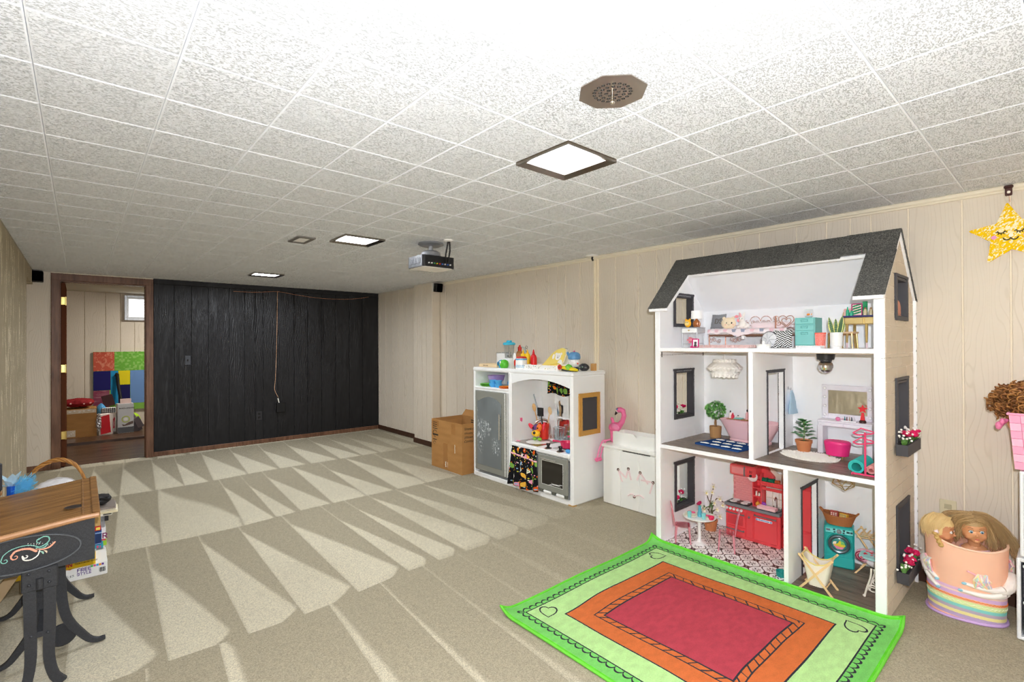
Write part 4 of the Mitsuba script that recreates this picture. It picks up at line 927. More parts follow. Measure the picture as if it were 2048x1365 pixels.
for k, z in enumerate(np.linspace(0, 1, 9)):
    w_ = .056 * (1 - z) ** .6 + .006 + .004 * math.sin(k * 2.1)
    sh.append(np.stack([.022 + (.018 * (1 - z * .7)) * np.cos(np.linspace(0, 6.28, 16, endpoint=False)) * (1 + .2 * np.sin(3 * np.linspace(0, 6.28, 16, endpoint=False) + k)), w_ * np.sin(np.linspace(0, 6.28, 16, endpoint=False)) + .02 * (1 - z), np.full(16, .215 + .145 * z)], 1))
obj('cloth', loft(sh), mat('b9d6ec', .9), t, smooth=50)
obj('tie', cat(tube(bez([(.016, 0, .36), (.02, .01, .345), (.018, .025, .36)]), .0025, 6)), mat('a7c8e2', .9), t)
# vanity
LIL = mat('e6e3ec', .45)
hf(0, 0, Z1)
t = thing('doll_vanity', 'pale lilac doll vanity table with framed mirror and round bulbs', 'vanity table')
va, vb, vd0, vd1 = .808, 1.085, .475, .565
obj('top', B(va, vb, vd0 - .004, vd1, .188, .2, .002), LIL, t)
obj('apron', B(va + .004, vb - .004, vd0 + .002, vd1 - .004, .165, .188), LIL, t)
for a, b in ((va + .006, .944), (.947, vb - .006)):
    obj('drawer', B(a, b, vd0 - .002, vd0 + .004, .167, .187, .002), LIL, t)
obj('leg_panel', B(va, va + .03, vd0, vd1, 0, .166, .002), LIL, t); obj('leg_panel', B(vb - .03, vb, vd0, vd1, 0, .166, .002), LIL, t)
mr = obj('mirror_frame', ring(.806, 1.07, .2, .405, .032, .568, .582, .002), LIL, t)
obj('mirror_glass', B(.836, 1.04, .575, .58, .228, .377), mat('f2f2f0', .03, 1.), mr)
for x in (.822, 1.054):
    for k in range(4):
        bb = obj('bulb', ball((x, .566, .222 + .054 * k), (.0072, .004, .0072), 2), mat('fdfdfd', .2), mr, smooth=True)
        obj('bulb_ring', X(TR(x, .567, .222 + .054 * k) @ RX(90), lathe([(.0072, -.002), (.0085, -.002), (.0085, .001), (.0072, .001)], 16)), mat('9b98a4', .4), bb)
hf(.91, .5, Z1 + .2)
t = thing('perfume_bottle', 'pink round doll perfume bottle on the vanity', 'bottle')
obj('glass', X(RY(90), ball((-.011, 0, 0), (.012, .01, .013), 2)), mat('e07aa5', .2), t, smooth=True); obj('stopper', cat(cyl((.012, 0, .012), (.022, 0, .013), .004, n=8), ball((.025, 0, .013), .006, 1)), mat('d9b6c4', .3), t)
hf(.968, .5, Z1 + .2)
t = thing('makeup_tray', 'white tray of doll nail polish on the vanity', 'tray')
obj('tray', cat(B(-.035, .035, -.016, .016, 0, .003, .001), ring(-.035, .035, -.016, .016, .003, 0, 0.0) if False else B(-.035, .035, -.018, -.015, 0, .008, .001), B(-.035, .035, .015, .018, 0, .008, .001), B(-.037, -.034, -.018, .018, 0, .008, .001), B(.034, .037, -.018, .018, 0, .008, .001)), mat('f2f0f4', .4), t)
for k, cc in enumerate(('2d6f7c', '7a2f4a', 'b89a8a', '39424e', 'd8d2d8')):
    pb = obj('polish_bottle', cyl((-.024 + .012 * k, .004 - .006 * (k % 2), .003), (-.024 + .012 * k, .004 - .006 * (k % 2), .015), .0045, n=8), mat(cc, .3), t)
    obj('cap', cyl((-.024 + .012 * k, .004 - .006 * (k % 2), .015), (-.024 + .012 * k, .004 - .006 * (k % 2), .028), .0025, n=8), mat('2c2a2e' if k % 2 else cc, .35), pb)
hf(1.032, .505, Z1 + .2)
t = thing('star_trophy', 'red star trophy on a dark base at the right of the vanity', 'trophy')
obj('base', lathe([(0, 0), (.017, 0), (.017, .012), (.012, .016), (0, .016)], 16), mat('3a1f1c', .4), t, smooth=40)
obj('stem', hull([[(-.011, -.005, .016), (.011, -.005, .016), (-.011, .005, .016), (.011, .005, .016), (-.005, -.004, .06), (.005, -.004, .06), (-.005, .004, .06), (.005, .004, .06)]]), mat('dc2f3a', .35), t)
st = lambda r, cz: Polygon([((r if k % 2 == 0 else r * .45) * math.cos(math.radians(90 + 36 * k)), cz + (r if k % 2 == 0 else r * .45) * math.sin(math.radians(90 + 36 * k))) for k in range(10)])
obj('star', front(st(.026, .08), .007, .004), mat('e8323c', .3), t)
# plant, stool, rugs, mats, stand
hf(.752, .42, Z1)
TERRA = mat('c07a4e', .7); SOIL = mat('4b3a2c', .9)
def terra_pot(t, r0, r1, h_):
    obj('pot', lathe([(0, 0), (r0, 0), (r1 * .95, h_ * .78), (r1 * 1.03, h_ * .78), (r1 * 1.06, h_), (r1 * .93, h_), (r1 * .88, h_ * .88), (0, h_ * .88)], 28), TERRA, t, smooth=35)
    obj('soil', lathe([(r1 * .88, h_ * .885), (r1 * .4, h_ * .93), (0, h_ * .94)], 18), SOIL, t)
t = thing('leafy_plant', 'broad leaved green plant in a terracotta pot on the vanity room floor', 'plant')
terra_pot(t, .032, .044, .075)
for k in range(24):
    a = k * 2.4; zz = .075 + .105 * k / 23; rr_ = .076 * (1 - .45 * k / 23)
    p0 = np.array([.004 * math.cos(a), .004 * math.sin(a), zz]); p1 = np.array([rr_ * math.cos(a), rr_ * math.sin(a), zz + .028])
    pm = p0 + (p1 - p0) * .28
    lf = obj('leaf', leaf(pm, p1, .02, 7, .2), mat(('2f6b34', '3f8240', '25562c')[k % 3], .35), t, smooth=True)
obj('stem', cat(tube(bez([(0, 0, .06), (.003, 0, .12), (0, .002, .19)]), .003, 6)), mat('6c8a4a', .6), t)
hf(.938, .385, Z1)
t = thing('doll_ottoman', 'hot pink oval doll ottoman stool with gold feet', 'stool')
obj('seat', loft([oval(.05, .04, .018, p=2.2), oval(.055, .044, .02, p=2.2), oval(.066, .052, .085, p=2.2), oval(.066, .052, .094, p=2.2), oval(.06, .047, .1, p=2.2), oval(.03, .024, .102, p=2.2)]), mat('e62f7e', .4), t, smooth=40)
for sx in (-1, 1):
    for sy in (-1, 1): obj('foot', cyl((sx * .03, sy * .026, 0), (sx * .034, sy * .028, .02), .003, .005, 8), GOLD, t)
hf(.815, .31, Z1, -14)
fur = []
for k in range(900):
    a = rs.uniform(0, 6.283); r = math.sqrt(rs.uniform(0, 1)); x, y = .155 * r * math.cos(a), .115 * r * math.sin(a); o = rs.uniform(0, 6.28)
    fur.append(cyl((x, y, .002), (x + .011 * math.cos(o), y + .011 * math.sin(o), .011), .0042, .0006, 4))
t = thing('fur_rug', 'oval white faux fur doll rug in front of the vanity', 'rug')
obj('backing', ext(affinity.scale(Point(0, 0).buffer(1, 12), .155, .115), .003), mat('efece4', .9), t); obj('fur', cat(fur), mat('f2efe8', .9), t, kind='stuff')
def roll(r, l, n=2.6, w=.004):
    a = np.linspace(0, 2 * math.pi * n, 70); q = r - w * 1.25 * (a[::-1] / (2 * math.pi))
    o = np.stack([q * np.cos(a), q * np.sin(a)], 1)
    return ext(LineString(o).buffer(w / 2, cap_style=2, join_style=1), l, FRONT @ TR(0, 0, -l))
hf(1.108, .07, Z1 + .036)
solo('rolled_mat', 'rolled teal doll exercise mat at the front right of the vanity room', 'mat', roll(.0345, .17), mat('2fb5ae', .6), smooth=30)
hf(1.163, .1, Z1 + .024)
solo('rolled_mat', 'rolled pale pink doll mat tucked beside the teal one', 'mat', roll(.022, .09), mat('e79c98', .6), smooth=30)
hf(1.142, .062, Z1)
RK = mat('e0446e', .4)
t = thing('clothes_stand', 'pink doll clothes stand with crossbars beside the right post', 'stand')
obj('foot', cat(B(-.05, .055, -.004, .004, 0, .008, .001), B(-.05, -.044, -.02, .03, 0, .01, .001), B(.049, .055, -.02, .03, 0, .01, .001)), RK, t)
obj('pole', cyl((.006, 0, .006), (.006, 0, .215), .0045, n=10), RK, t)
for z in (.165, .212): obj('crossbar', cat(tube(bez([(-.045, .0, z - .004), (-.03, .014, z - .014), (.0, .02, z - .01), (.045, .022, z + .002)]), .0035, 8), tube([(-.045, 0, z - .004), (-.012, .004, z + .022), (.05, .02, z + .004)], .003, 8)), RK, t)
# ------------------------------------------------------------------ dollhouse lower floor, kitchen
scene['pink_acrylic'] = {'type': 'thindielectric', 'int_ior': 1.45, 'specular_transmittance': {'type': 'rgb', 'value': [.93, .62, .68]}, 'specular_reflectance': {'type': 'rgb', 'value': [1., .8, .84]}}
scene['aqua_glass'] = {'type': 'thindielectric', 'int_ior': 1.45, 'specular_transmittance': {'type': 'rgb', 'value': [.5, .86, .9]}}
hf(.207, .178, Z0)
t = thing('doll_table', 'white round tulip doll table in the red kitchen', 'table')
obj('top', lathe([(0, .168), (.085, .168), (.098, .172), (.104, .177), (.103, .181), (0, .181)], 44), mat('e9ece9', .3), t, smooth=40)
obj('stem', lathe([(0, 0), (.045, 0), (.04, .006), (.018, .014), (.011, .03), (.0095, .09), (.013, .16), (.03, .169)], 28), WHITE, t, smooth=40)
def dchair(lab, u, d, a):
    hf(u, d, Z0, a)
    t = thing('doll_chair', lab, 'chair', 'pink clear doll chairs at the tulip table')
    A_ = 'pink_acrylic'
    obj('seat', loft([oval(.045, .044, .108, 24, 4), oval(.047, .046, .11, 24, 4), oval(.047, .046, .115, 24, 4)]), A_, t)
    obj('back', X(TR(-.048, 0, 0) @ RY(-6), loft([oval(.003, .044, .113, 24, 5), oval(.003, .044, .2, 24, 5), oval(.003, .036, .245, 24, 3), oval(.002, .02, .252, 24, 3)])), A_, t)
    for sx in (-1, 1):
        for sy in (-1, 1): obj('leg', cyl((sx * .047, sy * .044, 0), (sx * .039, sy * .037, .112), .004, .0055, 8), mat('d98b98', .15), t)
    obj('back_rim', tube(bez([(-.05, -.044, .112), (-.063, -.043, .2), (-.074, -.03, .25), (-.0755, 0, .256), (-.074, .03, .25), (-.063, .043, .2), (-.05, .044, .112)]), .003, 6), mat('cf7f8d', .15), t)
dchair('pink clear plastic doll chair left of the tulip table', .118, .125, 33)
dchair('pink clear plastic doll chair right of the tulip table', .375, .205, 205)
zt = Z0 + .181
for k, (u, d) in enumerate(((.16, .155), (.252, .205))):
    hf(u, d, zt, 20 + 180 * k)
    t = thing('doll_placemat', ['cream plate and pink napkin at the left place of the doll table', 'cream plate and pink napkin at the right place of the doll table'][k], 'plate', 'doll place settings')
    obj('mat', ext(sbox(-.028, -.034, .028, .034).buffer(.008), .002), mat('ebe8d6', .7), t)
    obj('plate', lathe([(0, .002), (.018, .002), (.03, .007), (.029, .008), (.018, .0035), (0, .0035)], 28), mat('e3ecd9', .4), t, smooth=40)
    obj('napkin', cat(ball((-.012, .02, .012), (.014, .008, .006), 1), ball((.012, .02, .012), (.014, .008, .006), 1), ball((0, .02, .012), (.005, .006, .006), 1)), mat('ee5d8f', .8), t, smooth=50)
for k, (u, d) in enumerate(((.178, .105), (.258, .14))):
    hf(u, d, zt)
    solo('doll_glass', ['aqua drinking glass at the front left of the doll table', 'aqua drinking glass at the front right of the doll table'][k], 'glass', lathe([(0, .001), (.011, .001), (.0135, .036), (.012, .036), (.0098, .005), (0, .005)], 18), mat('86cfd0', .15), smooth=40, group='aqua doll glasses')
hf(.218, .165, zt)
t = thing('flower_vase', 'blue glass bud vase with one magenta flower in the middle of the doll table', 'vase')
obj('vase', lathe([(0, 0), (.014, 0), (.016, .02), (.011, .04), (.0085, .062), (.0105, .07), (.008, .068), (0, .05)], 20), mat('5aaec4', .15), t, smooth=40)
obj('stem', cyl((0, 0, .05), (.001, 0, .088), .0015, n=6), LEAF, t); obj('flower', rose((0, 0, .082), .021, 31), mat('a8174e', .6), t, smooth=50)
hf(.295, .165, zt)
solo('doll_bowl', 'pink red doll bowl at the right edge of the tulip table', 'bowl', lathe([(0, 0), (.012, 0), (.018, .014), (.0185, .022), (.016, .022), (.013, .004), (0, .004)], 20), mat('e0325f', .35), smooth=40)
hf(.14, .46, Z0)
t = thing('magnolia_plant', 'white flowering magnolia branch plant in a terracotta pot', 'plant')
terra_pot(t, .036, .045, .075)
br = [[(0, 0, .06), (.01, -.005, .13), (.03, -.01, .19), (.055, -.01, .235), (.1, -.005, .215)], [(0, 0, .07), (-.01, .0, .14), (.0, 0, .2), (.02, -.01, .27), (.03, -.01, .315)], [(.0, 0, .08), (-.03, -.02, .13), (-.055, -.03, .16)], [(.01, 0, .12), (.04, -.03, .15), (.07, -.04, .165)], [(.02, -.01, .17), (.0, -.03, .22), (-.01, -.03, .26)]]
obj('branch', cat([tube(bez(b_, 5), .0028, 6) for b_ in br]), TWIG, t, smooth=True)
for k, c in enumerate([(.03, -.012, .31), (.022, -.015, .27), (.075, -.012, .235), (-.055, -.032, .162), (.07, -.042, .168), (.04, -.02, .2), (-.03, -.03, .14), (.085, -.03, .12), (-.01, -.032, .262), (.1, -.02, .2), (.05, -.05, .11), (-.045, -.045, .115)]):
    fl_ = obj('flower', cat([leaf(c, np.array(c) + .022 * np.array([math.cos(a), -.35 + .5 * math.sin(a) * .4, math.sin(a)]), .009, 4, -.2) for a in np.linspace(0, 6.28, 6, endpoint=False)]), mat('f4f2e2', .8), t, smooth=True)
    obj('flower_center', ball(np.array(c) + [0, -.005, 0], .0045, 1), mat('d8c55a', .7), fl_)
obj('leaves', cat([leaf(p_, np.array(p_) + rs.normal(size=3) * .022 + [0, 0, .012], .007, 4) for p_ in [(0, 0, .08 + .012 * k) for k in range(10)] + [(.02, -.02, .1 + .01 * k) for k in range(10)] + [(-.03, -.02, .09 + .006 * k) for k in range(8)]]), mat('4a6236', .6), t, kind='stuff')
# kitchen unit
RED = mat('e04a50', .35); REDD = mat('c93a42', .4); GRY = mat('76787c', .35, .5); CTR = mat('77797f', .4)
hf(0, 0, Z0)
kt = thing('doll_kitchen', 'red retro doll kitchen unit with stove, counter and cup shelf', 'toy kitchen')
k0, k1, kd0, kd1 = .25, .6, .46, .575
obj('body', B(k0, k1, kd0, kd1, 0, .205, .004), RED, kt)
obj('counter', cat(B(k0 - .008, k1, kd0 - .012, kd1, .205, .225, .003)), CTR, kt)
def kdoor(nm, a, b, z0, z1, hz=True, hy=None):
    d_ = obj(nm, B(a, b, kd0 - .01, kd0 + .002, z0, z1, .005), RED, kt)
    if hz:
        z = hy or z1 - .014
        obj('handle', cat(cyl((a + .008, kd0 - .02, z), (b - .008, kd0 - .02, z), .0038, n=8), ball((a + .008, kd0 - .016, z), .006, 1), ball((b - .008, kd0 - .016, z), .006, 1)), GRY, d_)
    return d_
od = kdoor('oven_door', .254, .384, .075, .178)
obj('window', B(.266, .372, kd0 - .0115, kd0 - .009, .088, .15, .002), REDD, od)
kdoor('warming_drawer', .254, .384, .012, .07)
cd = kdoor('cupboard_door', .389, .434, .02, .195, False)
obj('knob', ball((.411, kd0 - .014, .16), .007, 2), GRY, cd)
dw = kdoor('dishwasher_door', .44, .585, .02, .198)
obj('towel_sign', front(sbox(.46, .158, .56, .172), .002, kd0 - .022), mat('e9edf4', .5), dw)
obj('sign_print', front(unary_union([sbox(.463, .160, .47, .170), sbox(.55, .160, .557, .170), sbox(.475, .163, .545, .167)]), .001, kd0 - .024), mat('4b6fb5', .5), dw)
for k in range(5): obj('knob', cyl((.266 + .024 * k, kd0 - .012, .193), (.266 + .024 * k, kd0 - .022, .191), .0085, n=14), mat('f1eeee', .3), kt)
sv = obj('cooktop', B(.256, .4, kd0 + .002, kd1 - .03, .225, .231, .002), mat('29292b', .4), kt)
for i in range(2):
    for j in range(2):
        c = (.292 + .072 * i, kd0 + .024 + .044 * j, .232)
        obj('burner', cat(lathe([(.005, 0), (.007, .003), (.009, 0)], 14, c), lathe([(.019, 0), (.021, .003), (.023, 0)], 18, c), *[X(TR(*c) @ RZ(45 * q), B(-.022, .022, -.0022, .0022, .001, .004)) for q in range(4)]), mat('e9e4e4', .4), sv)
BSP = mat('e79a9c', .5)
bs = obj('backsplash', B(.262, .415, kd1 - .022, kd1 - .016, .225, .43), mat('d98488', .55), kt)
for r in range(13):
    for q in range(6):
        a = .264 + .026 * q + (.013 if r % 2 else 0)
        if a < .41: obj('tile', B(a, min(a + .0245, .4148), kd1 - .024, kd1 - .021, .228 + .0152 * r, .2415 + .0152 * r, .001), BSP, bs)
prof = Polygon([(.245, .205), (.245, .25), (.262, .27), (.258, .31), (.248, .345), (.25, .39), (.27, .42), (.42, .43), (.43, .46), (.47, .49), (.51, .48), (.55, .45), (.6, .445), (.6, .205)])
obj('backboard', front(prof, .006, kd1 + .006), mat('d9cabb', .6), kt)
mw = obj('microwave', B(.285, .455, kd0 - .02, kd1 - .012, .425, .497, .01), RED, kt)
obj('microwave_door', cat(B(.292, .4, kd0 - .026, kd0 - .018, .43, .492, .008)), mat('e56a6c', .35), mw)
obj('window', B(.304, .384, kd0 - .0285, kd0 - .025, .44, .482, .006), mat('e98c8f', .35), mw)
obj('door_bar', cat(cyl((.39, kd0 - .032, .436), (.39, kd0 - .032, .488), .004, n=8), ball((.39, kd0 - .03, .436), .006, 1), ball((.39, kd0 - .03, .488), .006, 1)), GRY, mw)
obj('buttons', cat(B(.418, .436, kd0 - .0225, kd0 - .019, .453, .47), *[B(.418 + .007 * q, .423 + .007 * q, kd0 - .0235, kd0 - .02, .455 + .005 * w_, .458 + .005 * w_) for q in range(3) for w_ in range(3)]), mat('a8323a', .4), mw)
obj('dial', cyl((.427, kd0 - .019, .438), (.427, kd0 - .026, .438), .008, n=14), DARKM, mw)
obj('top_grille', cat([B(.3 + .016 * q, .308 + .016 * q, kd0 - .012, kd1 - .03, .496, .499) for q in range(9)]), mat('8a4a44', .4), mw)
tw = obj('shelf_tower', cat(B(.412, .418, kd0 + .04, kd1, .225, .45), B(.464, .47, kd0 + .04, kd1, .225, .45), B(.412, .47, kd1 - .008, kd1, .225, .45), *[B(.412, .47, kd0 + .04, kd1, z, z + .007) for z in (.225, .29, .345, .395)]), RED, kt)
obj('arch', front(Polygon([(.41, .395), (.41, .46)] + [(.455 + .045 * math.cos(a), .46 + .035 * math.sin(a)) for a in np.linspace(3.14, 0, 14)] + [(.53, .43), (.53, .4)]), .03, kd1 - .002), RED, kt)
cl = obj('clock', X(TR(.43, kd0 - .0, .43) @ RX(90), lathe([(0, -.008), (.031, -.008), (.033, 0), (.03, .006), (0, .006)], 26)), mat('f2dfe0', .4), kt, smooth=40)
obj('clock_hands', cat(B(.429, .4305, kd0 - .0085, kd0 - .0065, .43, .45), B(.43, .444, kd0 - .0085, kd0 - .0065, .4295, .4305)), mat('c9a0a5', .4), cl)
obj('rack', cat(B(.47, .6, kd0 + .03, kd1 - .01, .378, .39, .002), B(.47, .6, kd0 + .03, kd0 + .036, .39, .405), *[B(.474 + .0125 * q, .479 + .0125 * q, kd0 + .028, kd0 + .032, .378, .405) for q in range(10)], B(.47, .6, kd0 + .05, kd0 + .056, .345, .362), B(.47, .6, kd1 - .012, kd1 - .004, .33, .345)), RED, kt)
wn = obj('toy_window', B(.475, .595, kd1 - .012, kd1 - .006, .235, .345), mat('f3efe7', .5), kt)
obj('muntin', cat(*[B(.475 + .04 * q, .479 + .04 * q, kd1 - .016, kd1 - .011, .235, .345) for q in range(4)], B(.475, .595, kd1 - .016, kd1 - .011, .285, .29), B(.475, .595, kd1 - .016, kd1 - .011, .341, .346)), mat('d8cdbd', .6), wn)
obj('sink_basin', cat(B(.47, .585, kd0 + .004, kd1 - .03, .225, .229, .002)), mat('5d5f63', .35, .5), kt)
obj('faucet', cat(tube(bez([(.548, kd1 - .03, .225), (.548, kd1 - .03, .29), (.548, kd1 - .045, .305), (.548, kd1 - .062, .29)]), .004, 8), *[cyl((.548 + .02 * s_, kd1 - .03, .225), (.548 + .02 * s_, kd1 - .03, .245), .004, n=8) for s_ in (-1, 1)]), CHROME, kt, smooth=40)
hf(0, 0, Z0)
for k, x in enumerate((.487, .527)):
    solo('doll_cup', ['left dark green cup on the red cup shelf of the doll kitchen', 'right dark green cup on the red cup shelf of the doll kitchen'][k], 'cup', X(TR(x, kd0 + .06, .409) @ RY(90), lathe([(0, -.016), (.015, -.016), (.018, .016), (.016, .016), (.013, -.012), (0, -.012)], 18)), mat('17694f', .35), smooth=40, group='green doll cups')
solo('doll_cup', 'orange brown cup at the right end of the red cup shelf', 'cup', X(TR(.563, kd0 + .06, .408) @ RY(90), lathe([(0, -.014), (.013, -.014), (.016, .014), (.014, .014), (.011, -.01), (0, -.01)], 18)), mat('b5522e', .4), smooth=40)
solo('sink_tray', 'pale pink dish pan on the doll kitchen sink', 'tray', cat(B(.462, .572, kd0 - .008, kd0 + .035, .231, .237, .002), B(.462, .572, kd0 - .01, kd0 - .005, .231, .25, .002), B(.462, .572, kd0 + .032, kd0 + .037, .231, .25, .002), B(.46, .466, kd0 - .01, kd0 + .037, .231, .25, .002), B(.568, .574, kd0 - .01, kd0 + .037, .231, .25, .002)), mat('f0c3c8', .4))
solo('dish_sponge', 'purple round sponge at the left of the doll kitchen sink', 'sponge', ball((.478, kd0 + .052, .248), (.017, .013, .017), 2), mat('9a4fc0', .8), smooth=True)
for k, x in enumerate((.432, .45)):
    t = thing('salt_shaker', ['left white shaker in the red shelf tower', 'right brown topped shaker in the red shelf tower'][k], 'shaker', 'shakers in the shelf tower')
    obj('body', lathe([(0, .297), (.0075, .297), (.0055, .317), (0, .317)], 12, (x, kd0 + .055, 0)), mat('eee3da', .4), t, smooth=40); obj('cap', ball((x, kd0 + .055, .321), .0065, 1), mat(['e9dcd4', '8a5548'][k], .4), t, smooth=True)
solo('toy_kettle', 'small yellow orange pot at the foot of the red shelf tower', 'pot', cat(lathe([(0, .233), (.012, .233), (.015, .244), (.009, .255), (0, .256)], 16, (.44, kd0 + .055, 0)), ball((.44, kd0 + .055, .26), .004, 1), tube(bez([(.452, kd0 + .055, .24), (.463, kd0 + .052, .246), (.466, kd0 + .05, .254)]), .003, 6)), mat('e8a33a', .4), smooth=40)
fr = thing('doll_fridge', 'red retro doll refrigerator at the right end of the doll kitchen', 'refrigerator')
hf(.695, .515, Z0)
obj('case', B(-.088, .088, -.045, .062, .006, .42, .016), RED, fr)
for z0, z1, nm in ((.155, .412, 'door'), (.012, .148, 'freezer_drawer')):
    d_ = obj(nm, B(-.085, .085, -.057, -.042, z0, z1, .01), RED, fr)
    obj('handle', cat(cyl((-.07, -.066, z1 - .03), (-.02, -.066, z1 - .03), .004, n=8), ball((-.07, -.062, z1 - .03), .006, 1), ball((-.02, -.062, z1 - .03), .006, 1)), GRY, d_)
obj('dispenser', B(-.07, -.035, -.061, -.05, .245, .315, .004), mat('1d1d1f', .3), fr)
hf(.742, .095, Z0)
solo('pet_bowl', 'small teal open bowl on the tiled doll kitchen floor', 'bowl', lathe([(0, 0), (.026, 0), (.03, .028), (.026, .028), (.022, .006), (0, .006)], 24), mat('17867f', .4), smooth=40)

# ------------------------------------------------------------------ dollhouse laundry room
hf(.912, .5, Z0, 15)
TQ = mat('22a9a4', .4); TQD = mat('178a86', .4)
w = thing('doll_washer', 'teal front loading doll washing machine in the laundry room', 'washing machine')
obj('case', B(-.074, .074, -.055, .06, 0, .24, .01), TQ, w)
obj('pedestal_drawer', B(-.07, .07, -.06, -.05, .008, .07, .003), TQ, w)
obj('control_panel', X(TR(0, -.052, .216) @ RX(-18), B(-.07, .07, -.006, .006, -.02, .02, .004)), TQ, w)
obj('dial', X(TR(0, -.064, .214) @ RX(72), lathe([(0, -.002), (.013, -.002), (.012, .006), (.004, .009), (0, .009)], 18)), mat('7f8f94', .35, .4), w, smooth=40)
for k, (x, z) in enumerate(((-.024, .222), (-.022, .208), (.024, .222), (.022, .208))): obj('button', B(x - .005, x + .005, -.062, -.056, z - .004, z + .004, .001), mat('1c3f42', .4), w)
obj('logo', cat(B(-.064, -.044, -.0615, -.057, .211, .222, .001)), mat('6a7d86', .4), w); obj('display', cat(B(.036, .052, -.062, -.057, .211, .221, .001), B(.055, .065, -.062, -.057, .211, .221, .001)), mat('24474a', .4), w)
dd = obj('door', X(TR(0, -.058, .14) @ RX(90), lathe([(.036, 0), (.038, .008), (.046, .011), (.052, .008), (.055, 0), (.0, -.004)], 36)), mat('59696e', .3, .5), w, smooth=30)
obj('surround', X(TR(0, -.056, .14) @ RX(90), lathe([(.054, -.002), (.056, .004), (.06, .004), (.063, -.002)], 36)), TQD, w, smooth=30)
obj('window', X(TR(0, -.058, .14) @ RX(90), lathe([(0, .006), (.025, .004), (.036, 0)], 30)), mat('3e8f8a', .15), dd, smooth=True)
for k, (cc, pts) in enumerate((('e9d33a', [(-.026, -.006), (.02, -.012), (.03, -.002), (.008, .008), (.004, .022), (-.004, .006)]), ('e48aa8', [(-.026, -.008), (.0, -.014), (.022, -.014), (.014, -.024), (-.01, -.024)]), ('f4ead0', [(-.03, .0), (-.026, .012), (-.014, .014), (-.018, .002)]), ('7ec36a', [(.01, .006), (.026, .004), (.022, .016), (.012, .02)]))):
    obj('laundry', front(Polygon(pts).buffer(.002), .002 + .001 * k, -.062, 0, .14), mat(cc, .5), dd)
hf(.912, .5, Z0 + .24, 8)
WK = mat('a8683a', .7)
t = thing('doll_basket', 'brown wicker doll basket on top of the teal washing machine', 'basket')
rows = []
for k in range(9):
    s_ = k / 8; o = oval(.06 + .022 * s_, .04 + .016 * s_, .003 + .052 * s_ , 56, 2.2); o[:, 2] += .009 * s_ * abs(np.cos(np.linspace(0, 2 * np.pi, 56, endpoint=False))) ** 3
    rows.append(tube(o * [1 + .006 * (k % 2), 1 + .006 * (k % 2), 1], .0038, 6, True))
obj('weave', cat(rows), WK, t, smooth=True); obj('base', ext(affinity.scale(Point(0, 0).buffer(1, 10), .06, .04), .004), WK, t)
for sx in (-1, 1): obj('handle', tube(bez([(sx * .078, -.016, .06), (sx * .094, -.01, .078), (sx * .094, .01, .078), (sx * .078, .016, .06)]), .004, 7), WK, t, smooth=True)
for k, (x, rz, cc, c2, lab) in enumerate(((-.026, 10, '9a3a2e', 'f4ede0', 'red and white patterned box in the doll wicker basket'), (.022, -8, 'e8b83a', '9a9a98', 'yellow and grey carton in the doll wicker basket'))):
    hf(.912 + x, .5, Z0 + .246, rz)
    t = thing('detergent_box', lab, 'box')
    obj('carton', X(RX(-14), B(-.02, .02, -.012, .012, .0, .066 - .008 * k, .001)), mat(cc, .6), t)
    obj('print', cat([X(RX(-14), B(-.016 + .011 * q, -.009 + .011 * q, -.0132, -.0118, .03 + .009 * j, .035 + .009 * j)) for q in range(3) for j in range(3)], X(RX(-14), B(-.015, .015, -.0132, -.0118, .008, .022))), mat(c2, .6), t)
hf(.93, .085, Z0, 4)
WOOD = mat('e6c592', .55)
t = thing('doll_hamper', 'cream cloth doll hamper on crossed wooden legs at the laundry room front', 'hamper')
for k, y in enumerate((-.058, .058)):
    for sx in (-1, 1):
        a = np.array([-sx * .078, 0]); b_ = np.array([sx * .078, .188]); dvec = (b_ - a) / np.linalg.norm(b_ - a); nn = np.array([-dvec[1], dvec[0]]) * .0055
        obj('leg', front([tuple(a + nn), tuple(a - nn), tuple(b_ - nn), tuple(b_ + nn)], .004, y + .004 * sx), WOOD, t)
for sx in (-1, 1): obj('rod', cyl((sx * .07, -.064, .18), (sx * .07, .064, .18), .004, n=8), WOOD, t)
obj('brace', cyl((.045, -.06, .035), (.045, .06, .035), .0035, n=8), WOOD, t); obj('brace', cyl((-.045, -.06, .035), (-.045, .06, .035), .0035, n=8), WOOD, t)
bag = []
for k in range(10):
    s_ = k / 9; a_ = .038 + .03 * s_ ** .7; z = .03 + .15 * s_
    o = oval(a_, .05, z, 44, 5); o[:, 2] -= .038 * s_ ** 2 * (1 - np.clip(abs(o[:, 0]) / .068, 0, 1) ** 2); o[:, 1] *= 1 + .03 * np.sin(o[:, 0] * 160)
    bag.append(o)
obj('bag', loft(bag, True, False), mat('e9e1d2', .95), t, smooth=50)
obj('trim', tube(bag[-1], .0035, 6, True), mat('e3cf7e', .9), t, smooth=True)
hf(1.085, .47, Z0)
t = thing('drying_rack', 'wooden slatted doll drying rack with knitwear behind the ironing board', 'drying rack')
for y in (-.02, .09):
    obj('leg', front([(-.085, 0), (-.075, 0), (.075, .2), (.065, .2)], .005, y), WOOD, t); obj('leg', front([(.085, 0), (.075, 0), (-.085, .238), (-.075, .238)], .005, y + .006), WOOD, t)
for k in range(7): obj('slat', X(TR(-.078 + .022 * k, 0, .228 - .004 * k) , B(-.003, .003, -.03, .1, 0, .006, .001)), WOOD, t)
for k in range(4): obj('slat', cyl((-.08, .0 + .03 * k, .2), (.08, .0 + .03 * k, .214), .003, n=6), WOOD, t)
hf(1.085, .4, Z0 + .12)
t = thing('doll_knitwear', 'pink and white bundle of doll clothes hanging on the drying rack', 'clothes')
